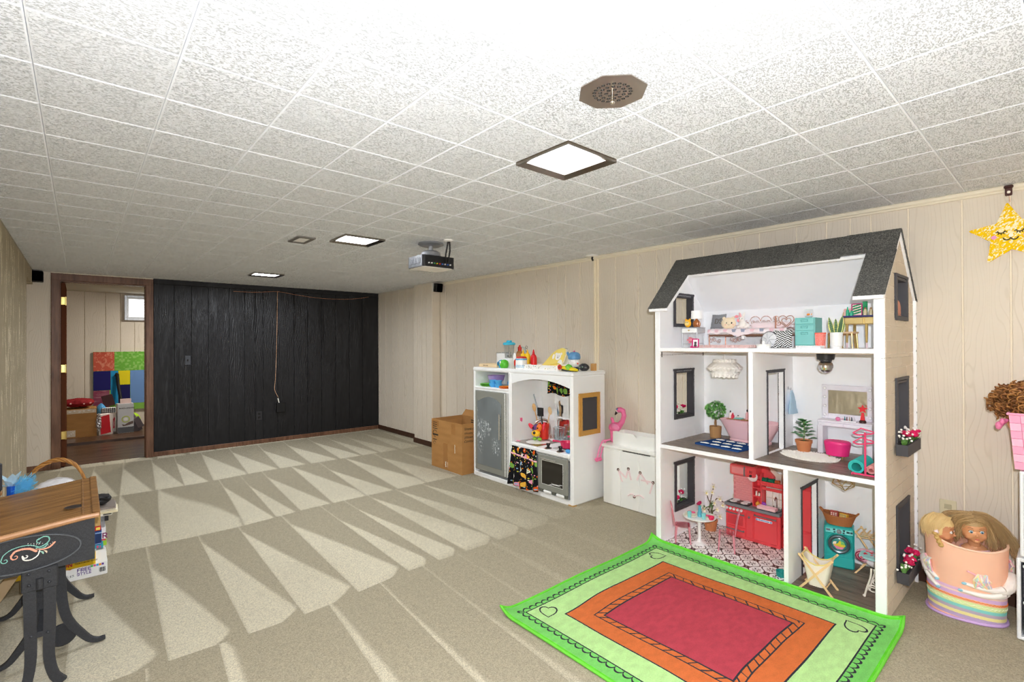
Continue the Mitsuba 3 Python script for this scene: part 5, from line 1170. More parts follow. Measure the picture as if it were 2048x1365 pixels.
obj('bundle', bump_mesh(ball((-.01, 0, .01), (.055, .035, .04), 3), .008, 40, 2), mat('e5b6c4', .9), t, smooth=60)
obj('stripe', cat([tube([(-.03 + .018 * math.cos(a) * q, -.034 + .004 * q, .012 + .016 * math.sin(a) * q) for a in np.linspace(.4, 5.6, 16)], .003, 6) for q in (1, 1.6)]), mat('8d3148', .9), t)
obj('collar', bump_mesh(ball((.02, -.024, -.01), (.03, .016, .022), 2), .005, 60, 4), mat('f3ecee', .9), t, smooth=60)
hf(1.145, .2, Z0, 0)
t = thing('ironing_board', 'floral aqua doll ironing board on cream scrolled legs behind the right post', 'ironing board')
obj('board', ext(Polygon([(-.08, .1), (-.04, .085), (.03, .09), (.03, .24), (-.06, .24), (-.085, .16)]).buffer(.006), .01, TR(0, 0, .155)), mat('a4d8da', .8), t)
obj('flowers', cat([ball((rs.uniform(-.07, .02), rs.uniform(.1, .22), .165), (.007, .007, .001), 1) for _ in range(22)] + [ball((-.07 + .03 * q, .083, .16), (.006, .0012, .004), 1) for q in range(3)]), mat('d8465a', .8), t, kind='stuff')
for s_ in (0, 1):
    y = -.03 + .09 * s_
    obj('leg', tube(bez([(-.03, y, .002), (-.02, y, .05), (-.004, y, .11), (0, y, .156)]), .0048, 8), mat('ece4d6', .5), t, smooth=True)
    obj('leg', tube(bez([(.045, y, .002), (.035, y, .05), (.02, y, .11), (.012, y, .156)]), .0048, 8), mat('ece4d6', .5), t, smooth=True)
    obj('scroll', cat(tube([(.006 + .02 * math.cos(a), y, .055 + .016 * math.sin(a)) for a in np.linspace(0, 5.2, 16)], .0035, 6), ball((-.032, y, .007), .007, 1), cyl((-.02, y, .06), (.036, y, .06), .003, n=6)), mat('ece4d6', .5), t)
hf(.992, .3, Z1B - .004)
t = thing('geometric_pendant', 'gold wire polyhedron pendant lamp in the laundry room', 'lamp')
top_, bot = np.array([0, 0, -.022]), np.array([.004, 0, -.125])
ua = [np.array([.05 * math.cos(a), .05 * math.sin(a), -.05]) for a in np.radians(np.arange(5) * 72 + 20)]; lb = [np.array([.055 * math.cos(a), .055 * math.sin(a), -.09]) for a in np.radians(np.arange(5) * 72 + 56)]
ed_ = [(top_, x) for x in ua] + [(bot, x) for x in lb] + [(ua[k], ua[(k + 1) % 5]) for k in range(5)] + [(lb[k], lb[(k + 1) % 5]) for k in range(5)] + [(ua[k], lb[k]) for k in range(5)] + [(ua[k], lb[k - 1]) for k in range(5)]
for a, b_ in ed_: obj('wire', cyl(a, b_, .0018, n=6), mat('cdb27a', .3, .7), t)
obj('socket', cyl((0, 0, 0), (0, 0, -.024), .006, n=10), mat('cdb27a', .3, .7), t)
frame()
# ------------------------------------------------------------------ play kitchen: local x right, y into it, z up
KF = TR(3.0, 4.035, 0) @ RZ(-90)
def kf(u=0, d=0, z=0, a=0): frame(KF @ TR(u, d, z) @ RZ(a))
KW, KD, KH = 1.342, .425, 1.092
KWH = mat('f1f2f1', .4); GRAYD = mat('86877f', .45); NICK = mat('d9d6cf', .25, .9)
kf()
pk = thing('play_kitchen', 'large white toddler play kitchen with grey doors against the right wall', 'toy kitchen')
obj('side_panel', B(0, .03, 0, KD, .0, KH - .03, .008), KWH, pk)
obj('side_panel', B(KW - .04, KW, 0, KD, .0, KH - .03, .012), KWH, pk)
obj('top_board', B(-.004, KW + .004, -.006, KD + .004, KH - .04, KH, .012), KWH, pk)
obj('back_panel', B(.02, KW - .02, .40, .412, .03, KH - .03), KWH, pk)
obj('center_post', B(.545, .59, -.004, .40, .02, KH - .03, .008), KWH, pk)
obj('plinth', B(.02, KW - .02, .004, .4, .0, .045, .004), KWH, pk)
obj('cubby_shelf', B(.025, .56, -.002, .4, .878, .9, .008), KWH, pk)
obj('rail', B(.025, .56, .006, .03, .858, .882, .004), KWH, pk)
obj('counter', B(.573, KW - .035, -.008, .4, .38, .42, .01), KWH, pk)
obj('shelf_board', B(.575, KW - .03, .02, .4, .36, .38), KWH, pk)
arch_ = Polygon([(.58, KH - .03), (.58, .95)] + [(.59 + .0275 * k, .952 + .062 * math.sin(math.pi * k / 26 * .96 + .06) ** .9) for k in range(27)] + [(KW - .03, KH - .03)])
obj('arch_panel', front(arch_, .02, .022), KWH, pk)
obj('corner_scuff', cat(B(1.29, 1.325, -.001, .006, 0, .012, .002), B(1.325, KW + .0005, .0, .05, 0, .009, .002)), mat('c29a62', .8), pk)
# tall cupboard door with frosted panel
def f_frost(p, n, uv):
    a = smoothstep(.6, .72, noise(p.y * 120, p.z * 60, 2.) * .7 + .3 * noise(p.y * 300, p.z * 120)) * smoothstep(.4, .62, noise(p.y * 9, p.z * 6, 4.))
    return mix(L3('6b7173'), L3('7d8486'), noise(p.y * 12, p.z * 8)) * (1 - a) + L3('c9ced0') * a
pmat('frosted_panel', f_frost, r=.3)
dr_ = obj('tall_door', B(.048, .525, -.012, .014, .075, .862, .005), GRAYD, pk)
ins = Polygon([(.085, .135), (.46, .135), (.46, .75)] + [(.46 - .375 * k / 20, .75 + .06 * math.sin(math.pi * (k / 20) ** .9)) for k in range(1, 20)] + [(.085, .77)])
obj('panel', front(ins, .004, -.0115), 'frosted_panel', dr_)
obj('panel_bead', cat(tube([(x, -.0125, z) for x, z in ins.exterior.coords[:-1]], .004, 6, True)), mat('74766f', .4), dr_)
obj('side_bead', cat(B(.505, .516, -.014, -.008, .08, .858), B(.527, .533, -.006, .014, .075, .862)), mat('e4e4e0', .45), dr_)
obj('handle', cat(cyl((.452, -.036, .42), (.452, -.036, .66), .006, n=10), cyl((.452, -.036, .455), (.452, -.01, .455), .005, n=8), cyl((.452, -.036, .625), (.452, -.01, .625), .005, n=8)), NICK, dr_, smooth=40)
# oven
ov = obj('oven_door', B(.945, 1.29, -.012, .012, .075, .375, .006), GRAYD, pk)
obj('oven_window', B(1.0, 1.242, -.0145, -.011, .128, .325, .002), mat('26231f', .08), ov)
obj('window_bead', ring(.994, 1.248, .122, .331, .007, -.0155, -.011, .002), mat('b9bab4', .4), ov)
obj('handle', cat(cyl((1.01, -.036, .347), (1.18, -.036, .347), .006, n=10), cyl((1.03, -.036, .347), (1.03, -.01, .347), .005, n=8), cyl((1.16, -.036, .347), (1.16, -.01, .347), .005, n=8)), NICK, ov, smooth=40)
obj('rack_shelf', cat(*[cyl((1.14 + .012 * k, -.0155, .137), (1.1 + .012 * k, -.0155, .15), .0018, n=5) for k in range(1, 8)], cyl((1.09, -.016, .133), (1.238, -.016, .155), .002, n=5)), mat('c9c9c6', .3, .6), ov)
for k, x in enumerate((.965, 1.115, 1.255)):
    obj('hinge', B(x, x + .035, -.013, .004, .052, .08, .004), mat('555750', .5), pk)
    if k < 2: obj('latch', B(x + .045, x + .14, -.014, .004, .05, .074, .008), mat('f7f7f4', .4), pk)
# black fabric with bright pictures
def f_fabric(p, n, uv):
    h = p.x + p.y
    a, b, w = voronoi(h * 19 + .6 * noise(p.z * 30), p.z * 15); a2, b2, w2 = voronoi(h * 46 + 5, p.z * 40 + 3)
    c = mi.Color3f(0.012, .012, .014)
    pal = ['e8892c', 'd95b20', 'e79ab4', 'd9d04a', '8fb7d8', 'e7e2d4', 'f0b94a', '7aa84a']
    for k, q in enumerate(pal):
        c = dr.select((a < .25 + .22 * w) & (w > k / 12) & (w < (k + 1) / 12), L3(q), c)
        c = dr.select((a2 < .22) & (w2 > k / 14) & (w2 < (k + 1) / 14), L3(q), c)
    return c
pmat('printed_fabric', f_fabric, r=1)
def cloth(u0, u1, z0, z1, y, flare, folds, amp, nx_=60, nz_=14, skirt=None):
    v, f = [], []
    for i in range(nx_):
        for j in range(nz_):
            s, t_ = i / (nx_ - 1), j / (nz_ - 1)
            x = u0 + (u1 - u0) * s + flare * (s - .65) * t_
            zb = z0(s) if callable(z0) else z0
            v.append((x, y - .004 - amp * t_ * (1 + math.sin(2 * math.pi * folds * s + 1)) - .003 * math.sin(3 * s), z1 + (zb - z1) * t_))
    for i in range(nx_ - 1):
        for j in range(nz_ - 1):
            a = i * nz_ + j; f += [[a, a + nz_, a + nz_ + 1], [a, a + nz_ + 1, a + 1]]
    return mk(v, f)
t = thing('sink_curtain', 'black curtain printed with bright pictures below the play kitchen sink', 'curtain')
obj('skirt', cloth(.615, .935, lambda s: .035 + .008 * math.sin(9 * s), .395, -.012, .07, 4.5, .012), 'printed_fabric', t, smooth=True)
obj('pompom_trim', cat([ball((.608 + .0135 * k, -.023 - .004 * math.sin(k), .325 - .0012 * k + .004 * (k % 2)), .0072, 1) for k in range(25)] + [tube([(.605 + .034 * k, -.02, .333 - .003 * k) for k in range(11)], .003, 5)]), mat('eeb6bd', .8), t)
t = thing('window_valance', 'short black printed fabric valance under the play kitchen arch', 'curtain')
obj('fabric', cloth(.69, 1.295, lambda s: .845 + .012 * math.sin(14 * s), 1.0, .385, .0, 9, .006), 'printed_fabric', t, smooth=True)
# mirror tiles on the back wall, corner moulding
obj('mirror_panel', cat(B(.795, 1.29, .394, .4, .64, .84), B(.795, 1.29, .394, .4, .43, .62)), mat('eef0f2', .03, 1.), pk)
obj('moulding', cat(B(.757, .775, .388, .4, .42, 1.0, .003)), KWH, pk)
# sink, tap, hob
STEEL = mat('b9b4ae', .28, 1.)
sk = obj('sink_rim', front(sbox(.6, .055, .9, .345).buffer(.006).difference(sbox(.65, .1, .85, .29).buffer(.02)), .004) if False else ext(sbox(.61, .02, .91, .35).difference(affinity.scale(Point(.765, .17).buffer(1, 16), .115, .115)), .004, TR(0, 0, .42)), STEEL, pk)
obj('sink_bowl', loft([oval(.115, .115, .423, 40, 2, .765, .17), oval(.108, .108, .41, 40, 2, .765, .17), oval(.08, .08, .385, 40, 2, .765, .17), oval(.02, .02, .381, 40, 2, .765, .17)], False, True), STEEL, sk, smooth=40)
tp = obj('tap_base', B(.66, .84, .3, .36, .42, .438, .006), mat('f2f2f0', .35), pk)
obj('tap_spout', tube(bez([(.755, .335, .435), (.755, .335, .54), (.742, .31, .60), (.71, .265, .612), (.68, .225, .585), (.675, .215, .55)]), [.009] * 48 + [.0115] * 12 + [.0115] if False else .0105, 12), CHROME, tp, smooth=True)
for k in range(5): obj('tap_knob', cat(cyl((.675 + .035 * k, .33, .438), (.675 + .035 * k, .33, .462), .010, .007, 12), ball((.675 + .035 * k, .33, .466), .0095, 1)), CHROME, tp, smooth=40)
hb = obj('hob', B(1.06, 1.3, .06, .34, .42, .43, .003), mat('b9b7b2', .4), pk)
for i in range(2):
    for j in range(2):
        obj('burner', cat(lathe([(.02, 0), (.05, 0), (.05, .008), (.044, .01), (.02, .01)], 28, (1.13 + .11 * i, .13 + .14 * j, .43))), mat('1d1d1f', .4), hb)
for x, y in ((1.03, .035), (1.185, .022)):
    obj('knob', cat(lathe([(0, .42), (.028, .42), (.028, .428), (.012, .43), (.012, .45), (.018, .455), (.016, .466), (0, .467)], 24, (x, y, 0))), mat('17171a', .35), pk, smooth=30)
    obj('knob_ring', lathe([(.03, .42), (.033, .42), (.033, .424), (.028, .425)], 24, (x, y, 0)), CHROME, pk)
# framed chalkboard on the right side: drawing in (d, z)
OAK = mat('c08f45', .5)
SM = lambda x: TR(x, 0, 0) @ SIDE
t = thing('chalkboard', 'small oak framed chalkboard hung on the side of the play kitchen', 'chalkboard')
fr_ = sbox(.072, .564, .335, .913)
obj('frame', cat(ext(fr_.difference(sbox(.107, .605, .3, .876)), .014, SM(KW + .001)), ext(fr_.buffer(-.01).difference(sbox(.1, .599, .307, .882)), .006, SM(KW + .014))), OAK, t)
obj('slate', ext(sbox(.1, .599, .307, .882), .006, SM(KW + .001)), mat('4a484a', .9), t)
# pink scraps on the niche wall
for k, (x, y, z, lab) in enumerate(((.592, .12, .615, 'small pink paper scrap stuck to the left wall of the niche'), (.62, .06, .425, 'small pink scrap on the left end of the play kitchen counter'))):
    kf(x, y, z)
    solo('paper_scrap', lab, 'scrap', cat(B(-.001, .001, -.014, .014, -.012, .014, .0005), B(-.001, .0015, -.004, .012, -.022, -.01, .0005)) if k == 0 else B(-.02, .02, -.012, .012, -.004, .0, .001), mat('e86a93', .8))
# things in the niche
kf(.72, .24, .424, 20)
t = thing('dog_cup', 'wooden dog faced cup with red ears, yellow muzzle and purple head by the tap', 'cup')
obj('cup', lathe([(0, .01), (.042, .01), (.05, .155), (.046, .155), (.039, .016), (0, .016)], 26, (.03, .02, 0)), mat('d8301f', .4), t, smooth=40)
obj('head', cat(X(TR(-.02, -.03, .1), ball((0, 0, 0), (.042, .03, .05), 3))), mat('5a3470', .45), t, smooth=True)
obj('brow', cat(X(TR(.012, -.045, .118) @ RY(15), ball((0, 0, 0), (.028, .02, .042), 2))), mat('e8742a', .45), t, smooth=True)
obj('muzzle', ball((-.012, -.062, .07), (.044, .026, .03), 3), mat('f0b81e', .4), t, smooth=True)
obj('nose', ball((-.018, -.087, .078), (.013, .01, .013), 2), DARKM, t, smooth=True)
for s_ in (-1, 1): obj('eye', ball((-.02 + s_ * .024, -.062, .118), .008, 2), DARKM, t, smooth=True)
obj('ear', X(TR(-.075, -.02, .12) @ RY(-50) @ RZ(10), ball((0, 0, 0), (.02, .01, .045), 2)), mat('dd3b4c', .45), t, smooth=True)
obj('ear', X(TR(.052, -.03, .13) @ RY(12), ball((0, 0, 0), (.014, .012, .045), 2)), mat('dd3b4c', .45), t, smooth=True)
obj('foot', cat(ball((-.03, -.05, .018), (.022, .018, .016), 2), ball((.02, -.05, .018), (.022, .018, .016), 2)), mat('7db33a', .5), t, smooth=True)
tools = [('wooden spoon in the dog faced cup', 'spoon', 'c49a66', (-.02, .02, .1), (-.06, .0, .3), 'flat'), ('black spatula in the dog faced cup', 'spatula', '1c1c1e', (.03, .02, .06), (.0, .01, .29), 'blade'), ('grey long handled brush leaning from the dog faced cup', 'brush', '9aa5ad', (.03, .03, .06), (-.09, .05, .42), 'rod'), ('beige wooden paddle behind the dog faced cup', 'paddle', 'd9b98a', (.05, .04, .08), (.075, .06, .27), 'flat')]
for lab, nm, cc, a, b_, kd in tools:
    t = thing('kitchen_tool', lab, nm, None)
    a, b_ = np.array(a), np.array(b_)
    obj('handle', cyl(a, b_, .0055, n=8), mat(cc, .5), t)
    if kd == 'flat': obj('bowl', X(TR(*b_) @ RY(-12), ball((0, 0, 0), (.02, .006, .038), 2)), mat(cc, .6), t, smooth=True)
    if kd == 'blade': obj('blade', X(TR(*(b_ - [0, 0, .02])), B(-.032, .032, -.004, .004, -.05, .03, .006)), mat(cc, .4), t)
    if kd == 'rod': obj('sleeve', cyl(a + (b_ - a) * .42, a + (b_ - a) * .62, .009, n=10), mat('7fb4cf', .4), t)
frame(KF @ TR(.885, .32, .424) @ SC(.76))
t = thing('glass_pitcher', 'clear plastic pitcher on the counter behind the tap', 'pitcher')
scene['clear_acrylic'] = {'type': 'thindielectric', 'int_ior': 1.49, 'specular_transmittance': {'type': 'rgb', 'value': [.86, .9, .92]}}
obj('wall', loft([oval(.055, .045, .004, 32, 3), oval(.058, .048, .02, 32, 3), oval(.07, .056, .17, 32, 3)], True, False), 'clear_acrylic', t, smooth=40)
obj('rim', tube(oval(.07, .056, .17, 32, 3), .003, 6, True), mat('c9d3d6', .2), t, smooth=True); obj('base', tube(oval(.055, .045, .004, 32, 3), .004, 6, True), mat('c3cdd0', .2), t, smooth=True)
obj('ribs', cat([cyl((.056 * math.cos(a), .046 * math.sin(a), .01), (.069 * math.cos(a), .055 * math.sin(a), .165), .0016, n=5) for a in np.linspace(0, 6.28, 14, endpoint=False)]), mat('b3bcc0', .2), t)
kf(1.18, .2, .442)
def pan(lab, x, y, z, r, h_, ang, cc):
    kf(x, y, z, ang)
    t = thing('toy_pan', lab, 'pan', 'pink toy pans on the hob')
    obj('body', lathe([(0, 0), (r * .85, 0), (r, h_), (r * 1.04, h_ + .004), (r * .95, h_ + .004), (r * .8, .006), (0, .006)], 28), mat(cc, .35), t, smooth=40)
    obj('handle', loft([oval(.0, .0, 0)] ) if False else cat(tube(bez([(-r * .95, 0, h_ * .8), (-r * 1.5, 0, h_ * .9), (-r * 2.4, 0, h_ * .85)]), [.008] * 24 + [.011], 8)), mat(cc, .35), t, smooth=40)
pan('hot pink toy frying pan at the front of the hob', 1.175, .12, .441, .062, .045, 8, 'd9325f')
pan('hot pink toy saucepan at the back of the hob', 1.15, .29, .441, .05, .06, 0, 'e24e78')
kf(1.265, .03, .42)
solo('blue_sponge', 'small blue round toy at the right end of the counter', 'toy', ball((0, 0, .017), (.026, .02, .016), 2), mat('4d9ad8', .6), smooth=True)
# cubby dishes
def stack_cup(lab, x, y, z, r, h_, cc, catg='cup', grp=None, handle=True):
    kf(x, y, z)
    t = thing('toy_' + catg, lab, catg, grp)
    obj('wall', lathe([(0, 0), (r * .62, 0), (r * .7, h_ * .08), (r * .95, h_ * .7), (r, h_), (r * .92, h_), (r * .86, h_ * .65), (r * .6, h_ * .12), (0, h_ * .1)], 24), mat(cc, .4), t, smooth=40)
    if handle: obj('handle', tube(bez([(-r * .9, 0, h_ * .85), (-r * 1.5, 0, h_ * .7), (-r * 1.35, 0, h_ * .35), (-r * .8, 0, h_ * .3)]), r * .13, 8), mat(cc, .4), t, smooth=True)
zc = .9
for k in range(3):
    kf(.125, .1, zc + .008 * k, 0)
    solo('toy_plate', ['lowest green toy plate in the cubby stack', 'middle green toy plate in the cubby stack', 'top green toy plate in the cubby stack'][k], 'plate', lathe([(0, .001), (.055, .001), (.085, .009), (.086, .0105), (.06, .005), (0, .004)], 30), mat(['76c63f', '86d24c', '6cbc38'][k], .4), smooth=40, group='green toy plates')
kf(.175, .16, zc + .027)
solo('toy_bowl', 'lilac toy bowl on top of the green plates', 'bowl', lathe([(0, 0), (.04, 0), (.075, .03), (.09, .08), (.084, .08), (.07, .034), (.038, .006), (0, .006)], 30), mat('b79ad3', .4), smooth=40)
labs = ['lower light blue toy cup of the left stack', 'upper light blue toy cup of the left stack', 'lower light blue toy cup of the middle stack', 'upper light blue toy cup of the middle stack', 'light blue toy cup at the back right of the cubby']
for k, (x, y, z) in enumerate(((.245, .06, 0), (.245, .06, .031), (.33, .06, 0), (.33, .06, .031), (.40, .17, .0))): stack_cup(labs[k], x, y, zc + z, .037, .038 if k < 4 else .07, '4fa9e0', 'cup', 'light blue toy cups', k % 2 == 0)
kf(.43, .05, zc)
for k in range(2):
    kf(.445, .05, zc + .009 * k)
    solo('toy_saucer', ['lower orange toy saucer in the cubby', 'upper orange toy saucer in the cubby'][k], 'saucer', lathe([(0, .001), (.04, .001), (.062, .009), (.063, .011), (.04, .005), (0, .004)], 26), mat('f08a2c', .4), smooth=40, group='orange toy saucers')
stack_cup('tall dark green toy cup at the right of the cubby', .475, .16, zc, .045, .1, '3f7f4f', 'tumbler', None, False)

# ------------------------------------------------------------------ on top of the play kitchen
ZT = KH
kf(.13, .14, ZT, -3)
t = thing('cutting_board', 'light wooden board lying on the left end of the play kitchen', 'board')
obj('board', B(-.1, .2, -.09, .07, .002, .032, .003), mat('e8cfa4', .6), t)
obj('lettering', text('Bistro Day', .012, TR(.02, -.0905, .012) @ FRONT, .0008, center=True), mat('4a3a2a', .7), t)
kf(.165, .27, ZT)
t = thing('toy_crock', 'white enamel toy pot with thin dark rim at the back left of the play kitchen', 'pot')
obj('pot', lathe([(0, 0), (.068, 0), (.075, .01), (.075, .135), (.078, .14), (.07, .14), (.07, .012), (0, .01)], 32), mat('eef0f0', .3), t, smooth=40); obj('rim', tube([(.0775 * math.cos(a), .0775 * math.sin(a), .14) for a in np.linspace(0, 6.28, 32, endpoint=False)], .0025, 6, True), mat('7c8083', .4), t)
kf(.365, .17, ZT)
t = thing('toy_blender', 'toy blender with clear jar, light blue lid and white base', 'blender')
obj('base', loft([oval(.075, .06, 0, 32, 4), oval(.075, .06, .02, 32, 4), oval(.05, .045, .085, 32, 3), oval(.045, .042, .092, 32, 3)]), mat('eeefee', .4), t, smooth=35)
obj('jar', loft([oval(.04, .04, .092, 28, 2), oval(.055, .055, .22, 28, 2)], True, False), 'clear_acrylic', t, smooth=40)
obj('jar_ribs', cat([cyl((.04 * math.cos(a), .04 * math.sin(a), .095), (.055 * math.cos(a), .055 * math.sin(a), .22), .003, n=5) for a in np.linspace(.4, 6.68, 6, endpoint=False)] + [tube([(.055 * math.cos(a), .055 * math.sin(a), .22) for a in np.linspace(0, 6.28, 24, endpoint=False)], .0025, 5, True)]), mat('b4b2ac', .25), t)
obj('blade', cat(cyl((0, 0, .095), (0, 0, .205), .006, n=8), B(-.03, .03, -.005, .005, .105, .11), B(-.005, .005, -.03, .03, .115, .12)), mat('9a9a98', .3, .7), t)
obj('lid', lathe([(.0, .222), (.06, .222), (.062, .236), (.05, .246), (.025, .248), (.028, .262), (.02, .266), (0, .266)], 28), mat('3fb6d8', .4), t, smooth=40)
kf(.405, .07, ZT)
t = thing('green_toy', 'small round green toy creature with one big white eye', 'toy')
obj('body', lathe([(0, 0), (.032, 0), (.042, .02), (.044, .045), (.038, .066), (.018, .078), (0, .08)], 26), mat('55b832', .4), t, smooth=True)
obj('eye', ball((-.012, -.036, .05), (.017, .009, .017), 2), mat('f7f7f4', .3), t, smooth=True); obj('pupil', ball((-.014, -.0445, .049), (.006, .003, .006), 1), DARKM, t)
kf(.345, .085, ZT)
t = thing('blue_toy', 'small sky blue toy creature behind the green one', 'toy')
obj('body', lathe([(0, 0), (.022, 0), (.03, .03), (.028, .06), (.015, .074), (0, .076)], 20), mat('3f9fd0', .4), t, smooth=True); obj('beak', ball((-.012, -.03, .04), (.014, .008, .02), 2), mat('2d6f96', .4), t, smooth=True)
kf(.375, .3, ZT)
t = thing('syrup_bottle', 'amber toy bottle with red cap behind the blender', 'bottle')
obj('body', lathe([(0, 0), (.038, 0), (.04, .11), (.03, .15), (.016, .165), (0, .165)], 22), mat('c07a3e', .35), t, smooth=40); obj('band', lathe([(.0405, .085), (.0412, .085), (.0412, .105), (.0405, .105)], 22), mat('8fd0da', .4), t); obj('cap', lathe([(.018, .16), (.02, .2), (.01, .205), (.009, .22), (0, .22)], 18), mat('d42a25', .4), t, smooth=40)
obj('grip', tube(bez([(.036, 0, .12), (.07, 0, .14), (.066, 0, .19), (.03, 0, .2)]), .006, 8), mat('a9b7b0', .4), t, smooth=True)
kf(.535, .09, ZT)
t = thing('toy_whisk', 'white oval toy utensil standing upright on a chrome foot', 'utensil')
obj('paddle', ball((0, 0, .105), (.022, .01, .042), 2), mat('f0efec', .4), t, smooth=True); obj('stand', cat(cyl((0, 0, .004), (0, 0, .07), .006, n=8), lathe([(0, 0), (.022, 0), (.018, .01), (0, .012)], 16)), mat('b9b6b0', .3, .8), t, smooth=40)
kf(.645, .075, ZT)
t = thing('toy_mug', 'white toy mug with blue bands and a red handle and lid', 'mug')
obj('body', lathe([(0, 0), (.05, 0), (.054, .006), (.052, .098), (0, .1)], 30), mat('f4f4f2', .35), t, smooth=40)
for z in (.084, .03, .018): obj('band', lathe([(.0532, z), (.0545, z), (.0545, z + (.01 if z > .05 else .004)), (.0532, z + (.01 if z > .05 else .004))], 30), mat('4f9fd4', .4), t)
obj('lid', lathe([(0, .1), (.048, .1), (.046, .112), (.03, .116), (0, .117)], 26), mat('c4302a', .4), t, smooth=40)
obj('handle', tube(bez([(-.05, 0, .08), (-.082, 0, .076), (-.084, 0, .035), (-.05, 0, .025)]), .01, 8), mat('d2332b', .4), t, smooth=True)
for k, (x, y, lab) in enumerate(((.6, .14, 'left yellow toy squeeze bottle behind the white mug'), (.65, .15, 'right yellow toy squeeze bottle behind the white mug'))):
    kf(x, y, ZT)
    t = thing('mustard_bottle', lab, 'bottle', 'yellow toy bottles')
    obj('body', lathe([(0, 0), (.024, 0), (.026, .12), (.02, .14), (0, .142)], 18), mat('f0cc1e', .4), t, smooth=40); obj('nozzle', lathe([(.012, .14), (.004, .175), (0, .176)], 12), mat('e8b81a', .4), t, smooth=40)
kf(.625, .16, ZT)
solo('wire_figure', 'little wire loop charm standing above the yellow bottles', 'ornament', cat(*[tube([(.014 * math.cos(a), 0, z + .013 * math.sin(a)) for a in np.linspace(0, 6.28, 16, endpoint=False)], .002, 5, True) for z in (.175, .2)], cyl((0, 0, 0), (0, 0, .165), .002, n=6), lathe([(0, 0), (.015, 0), (.012, .004), (0, .004)], 12)), mat('5a544a', .4, .6))
kf(.71, .17, ZT)
t = thing('ketchup_bottle', 'red toy ketchup squeeze bottle right of the white mug', 'bottle')
obj('body', lathe([(0, 0), (.028, 0), (.031, .03), (.031, .1), (.024, .125), (.013, .132), (0, .133)], 22), mat('d31f24', .35), t, smooth=40); obj('nozzle', lathe([(.014, .132), (.012, .145), (.004, .178), (0, .179)], 14), mat('c71c22', .35), t, smooth=40)
kf(.92, .14, ZT)
t = thing('toy_tray', 'white patterned toy tray with a looped handle on the play kitchen top', 'tray')
obj('base', ext(sbox(-.19, -.075, .19, .09).buffer(.02), .008), mat('f1efe9', .5), t)
rim_ = np.array(sbox(-.19, -.075, .19, .09).buffer(.022, 4).exterior.coords[:-1])
obj('wall', ext(sbox(-.19, -.075, .19, .09).buffer(.024).difference(sbox(-.19, -.075, .19, .09).buffer(.018)), .045), mat('f3f2ec', .5), t)
obj('handle', tube([(-.232 + .02 * math.cos(a), -.07, .026 + .022 * math.sin(a)) for a in np.linspace(0, 6.28, 16, endpoint=False)], .005, 6, True), mat('f0eee8', .5), t, smooth=True)
obj('pattern', cat([ball((-.2 + .013 * k + rng.uniform(-.01, .01), -.1, .02 + rng.uniform(-.014, .018)), (rng.uniform(.002, .006), .0012, rng.uniform(.002, .005)), 1) for k in range(16)]), mat('6b5f4c', .7), t, kind='stuff')
obj('speckles', cat([ball((rng.uniform(-.02, .2), -.0995, rng.uniform(.008, .04)), (.005, .001, .003), 1) for k in range(14)]), mat('d9c98a', .7), t, kind='stuff')
kf(.9, .245, ZT)
YEL = mat('f0da72', .7)
t = thing('toy_sling', 'yellow fabric doll seat with white edging and a printed white bear standing on the tray', 'doll seat')
tear = Polygon([(-.16, .0), (-.06, .13), (-.01, .175), (.05, .195), (.09, .185), (.105, .14), (.1, .08), (.08, .03), (.05, .0)]).buffer(.012).buffer(-.006)
obj('shell', X(RX(-22), front(tear, .02, 0)), YEL, t)
obj('edging', X(RX(-22), tube([(x, -.011, z) for x, z in tear.exterior.coords[:-1]], .0055, 6, True)), mat('f6f2e2', .7), t, smooth=True)
obj('bear_print', X(RX(-22), front(unary_union([Point(.03, .115).buffer(.034), Point(-.0, .14).buffer(.013), Point(.06, .142).buffer(.013), affinity.scale(Point(-.028, .115).buffer(.016), .8, 1.5)]), .0015, -.02)), mat('f7f5ee', .8), t)
obj('bear_face', X(RX(-22), front(unary_union([Point(.02, .12).buffer(.004), Point(.042, .12).buffer(.004), affinity.scale(Point(.03, .104).buffer(.01), 1, .6)]), .001, -.022)), mat('a9a294', .8), t)
obj('disc_print', X(RX(-22), front(affinity.scale(Point(.07, .055).buffer(.028), 1, 1.15), .0015, -.02)), mat('f4f2ea', .8), t)
obj('strap', X(RX(-22), tube(bez([(-.165, -.022, .0), (-.05, -.026, .03), (.06, -.026, .045), (.105, -.02, .02)]), .006, 6)), mat('ead060', .7), t, smooth=True)
obj('liner', X(RX(-22), front(affinity.translate(tear.buffer(-.004), .035, -.004), .012, .03)), mat('eef0ea', .6), t)
obj('hood', X(RX(-22), tube(bez([(.03, .0, .205), (.075, .01, .215), (.11, .0, .2), (.11, -.005, .17)]), .006, 6)), mat('d8d4c8', .5), t, smooth=True)
kf(1.185, .2, ZT)
t = thing('teapot_figure', 'toy figure with blue teapot shaped hat and white round face', 'toy')
obj('body', lathe([(0, 0), (.04, 0), (.045, .02), (.03, .036), (0, .038)], 22), mat('39424a', .5), t, smooth=40)
obj('face', lathe([(0, .03), (.04, .032), (.046, .06), (.044, .09), (.036, .1), (0, .1)], 24), mat('f3f1ee', .4), t, smooth=True)
obj('cheek', cat(ball((-.046, -.008, .062), .008, 1), ball((.046, -.008, .062), .008, 1)), mat('e06a5a', .5), t)
obj('hat', lathe([(0, .098), (.05, .098), (.054, .112), (.05, .14), (.034, .156), (.012, .16), (0, .16)], 26), mat('5f96c8', .45), t, smooth=40)
obj('spout', tube(bez([(-.045, 0, .125), (-.066, 0, .135), (-.078, 0, .158)]), [.012] * 12 + [.011] * 12 + [.007], 8), mat('5f96c8', .45), t, smooth=True); obj('knob', ball((0, 0, .166), .008, 1), mat('d9668a', .5), t)
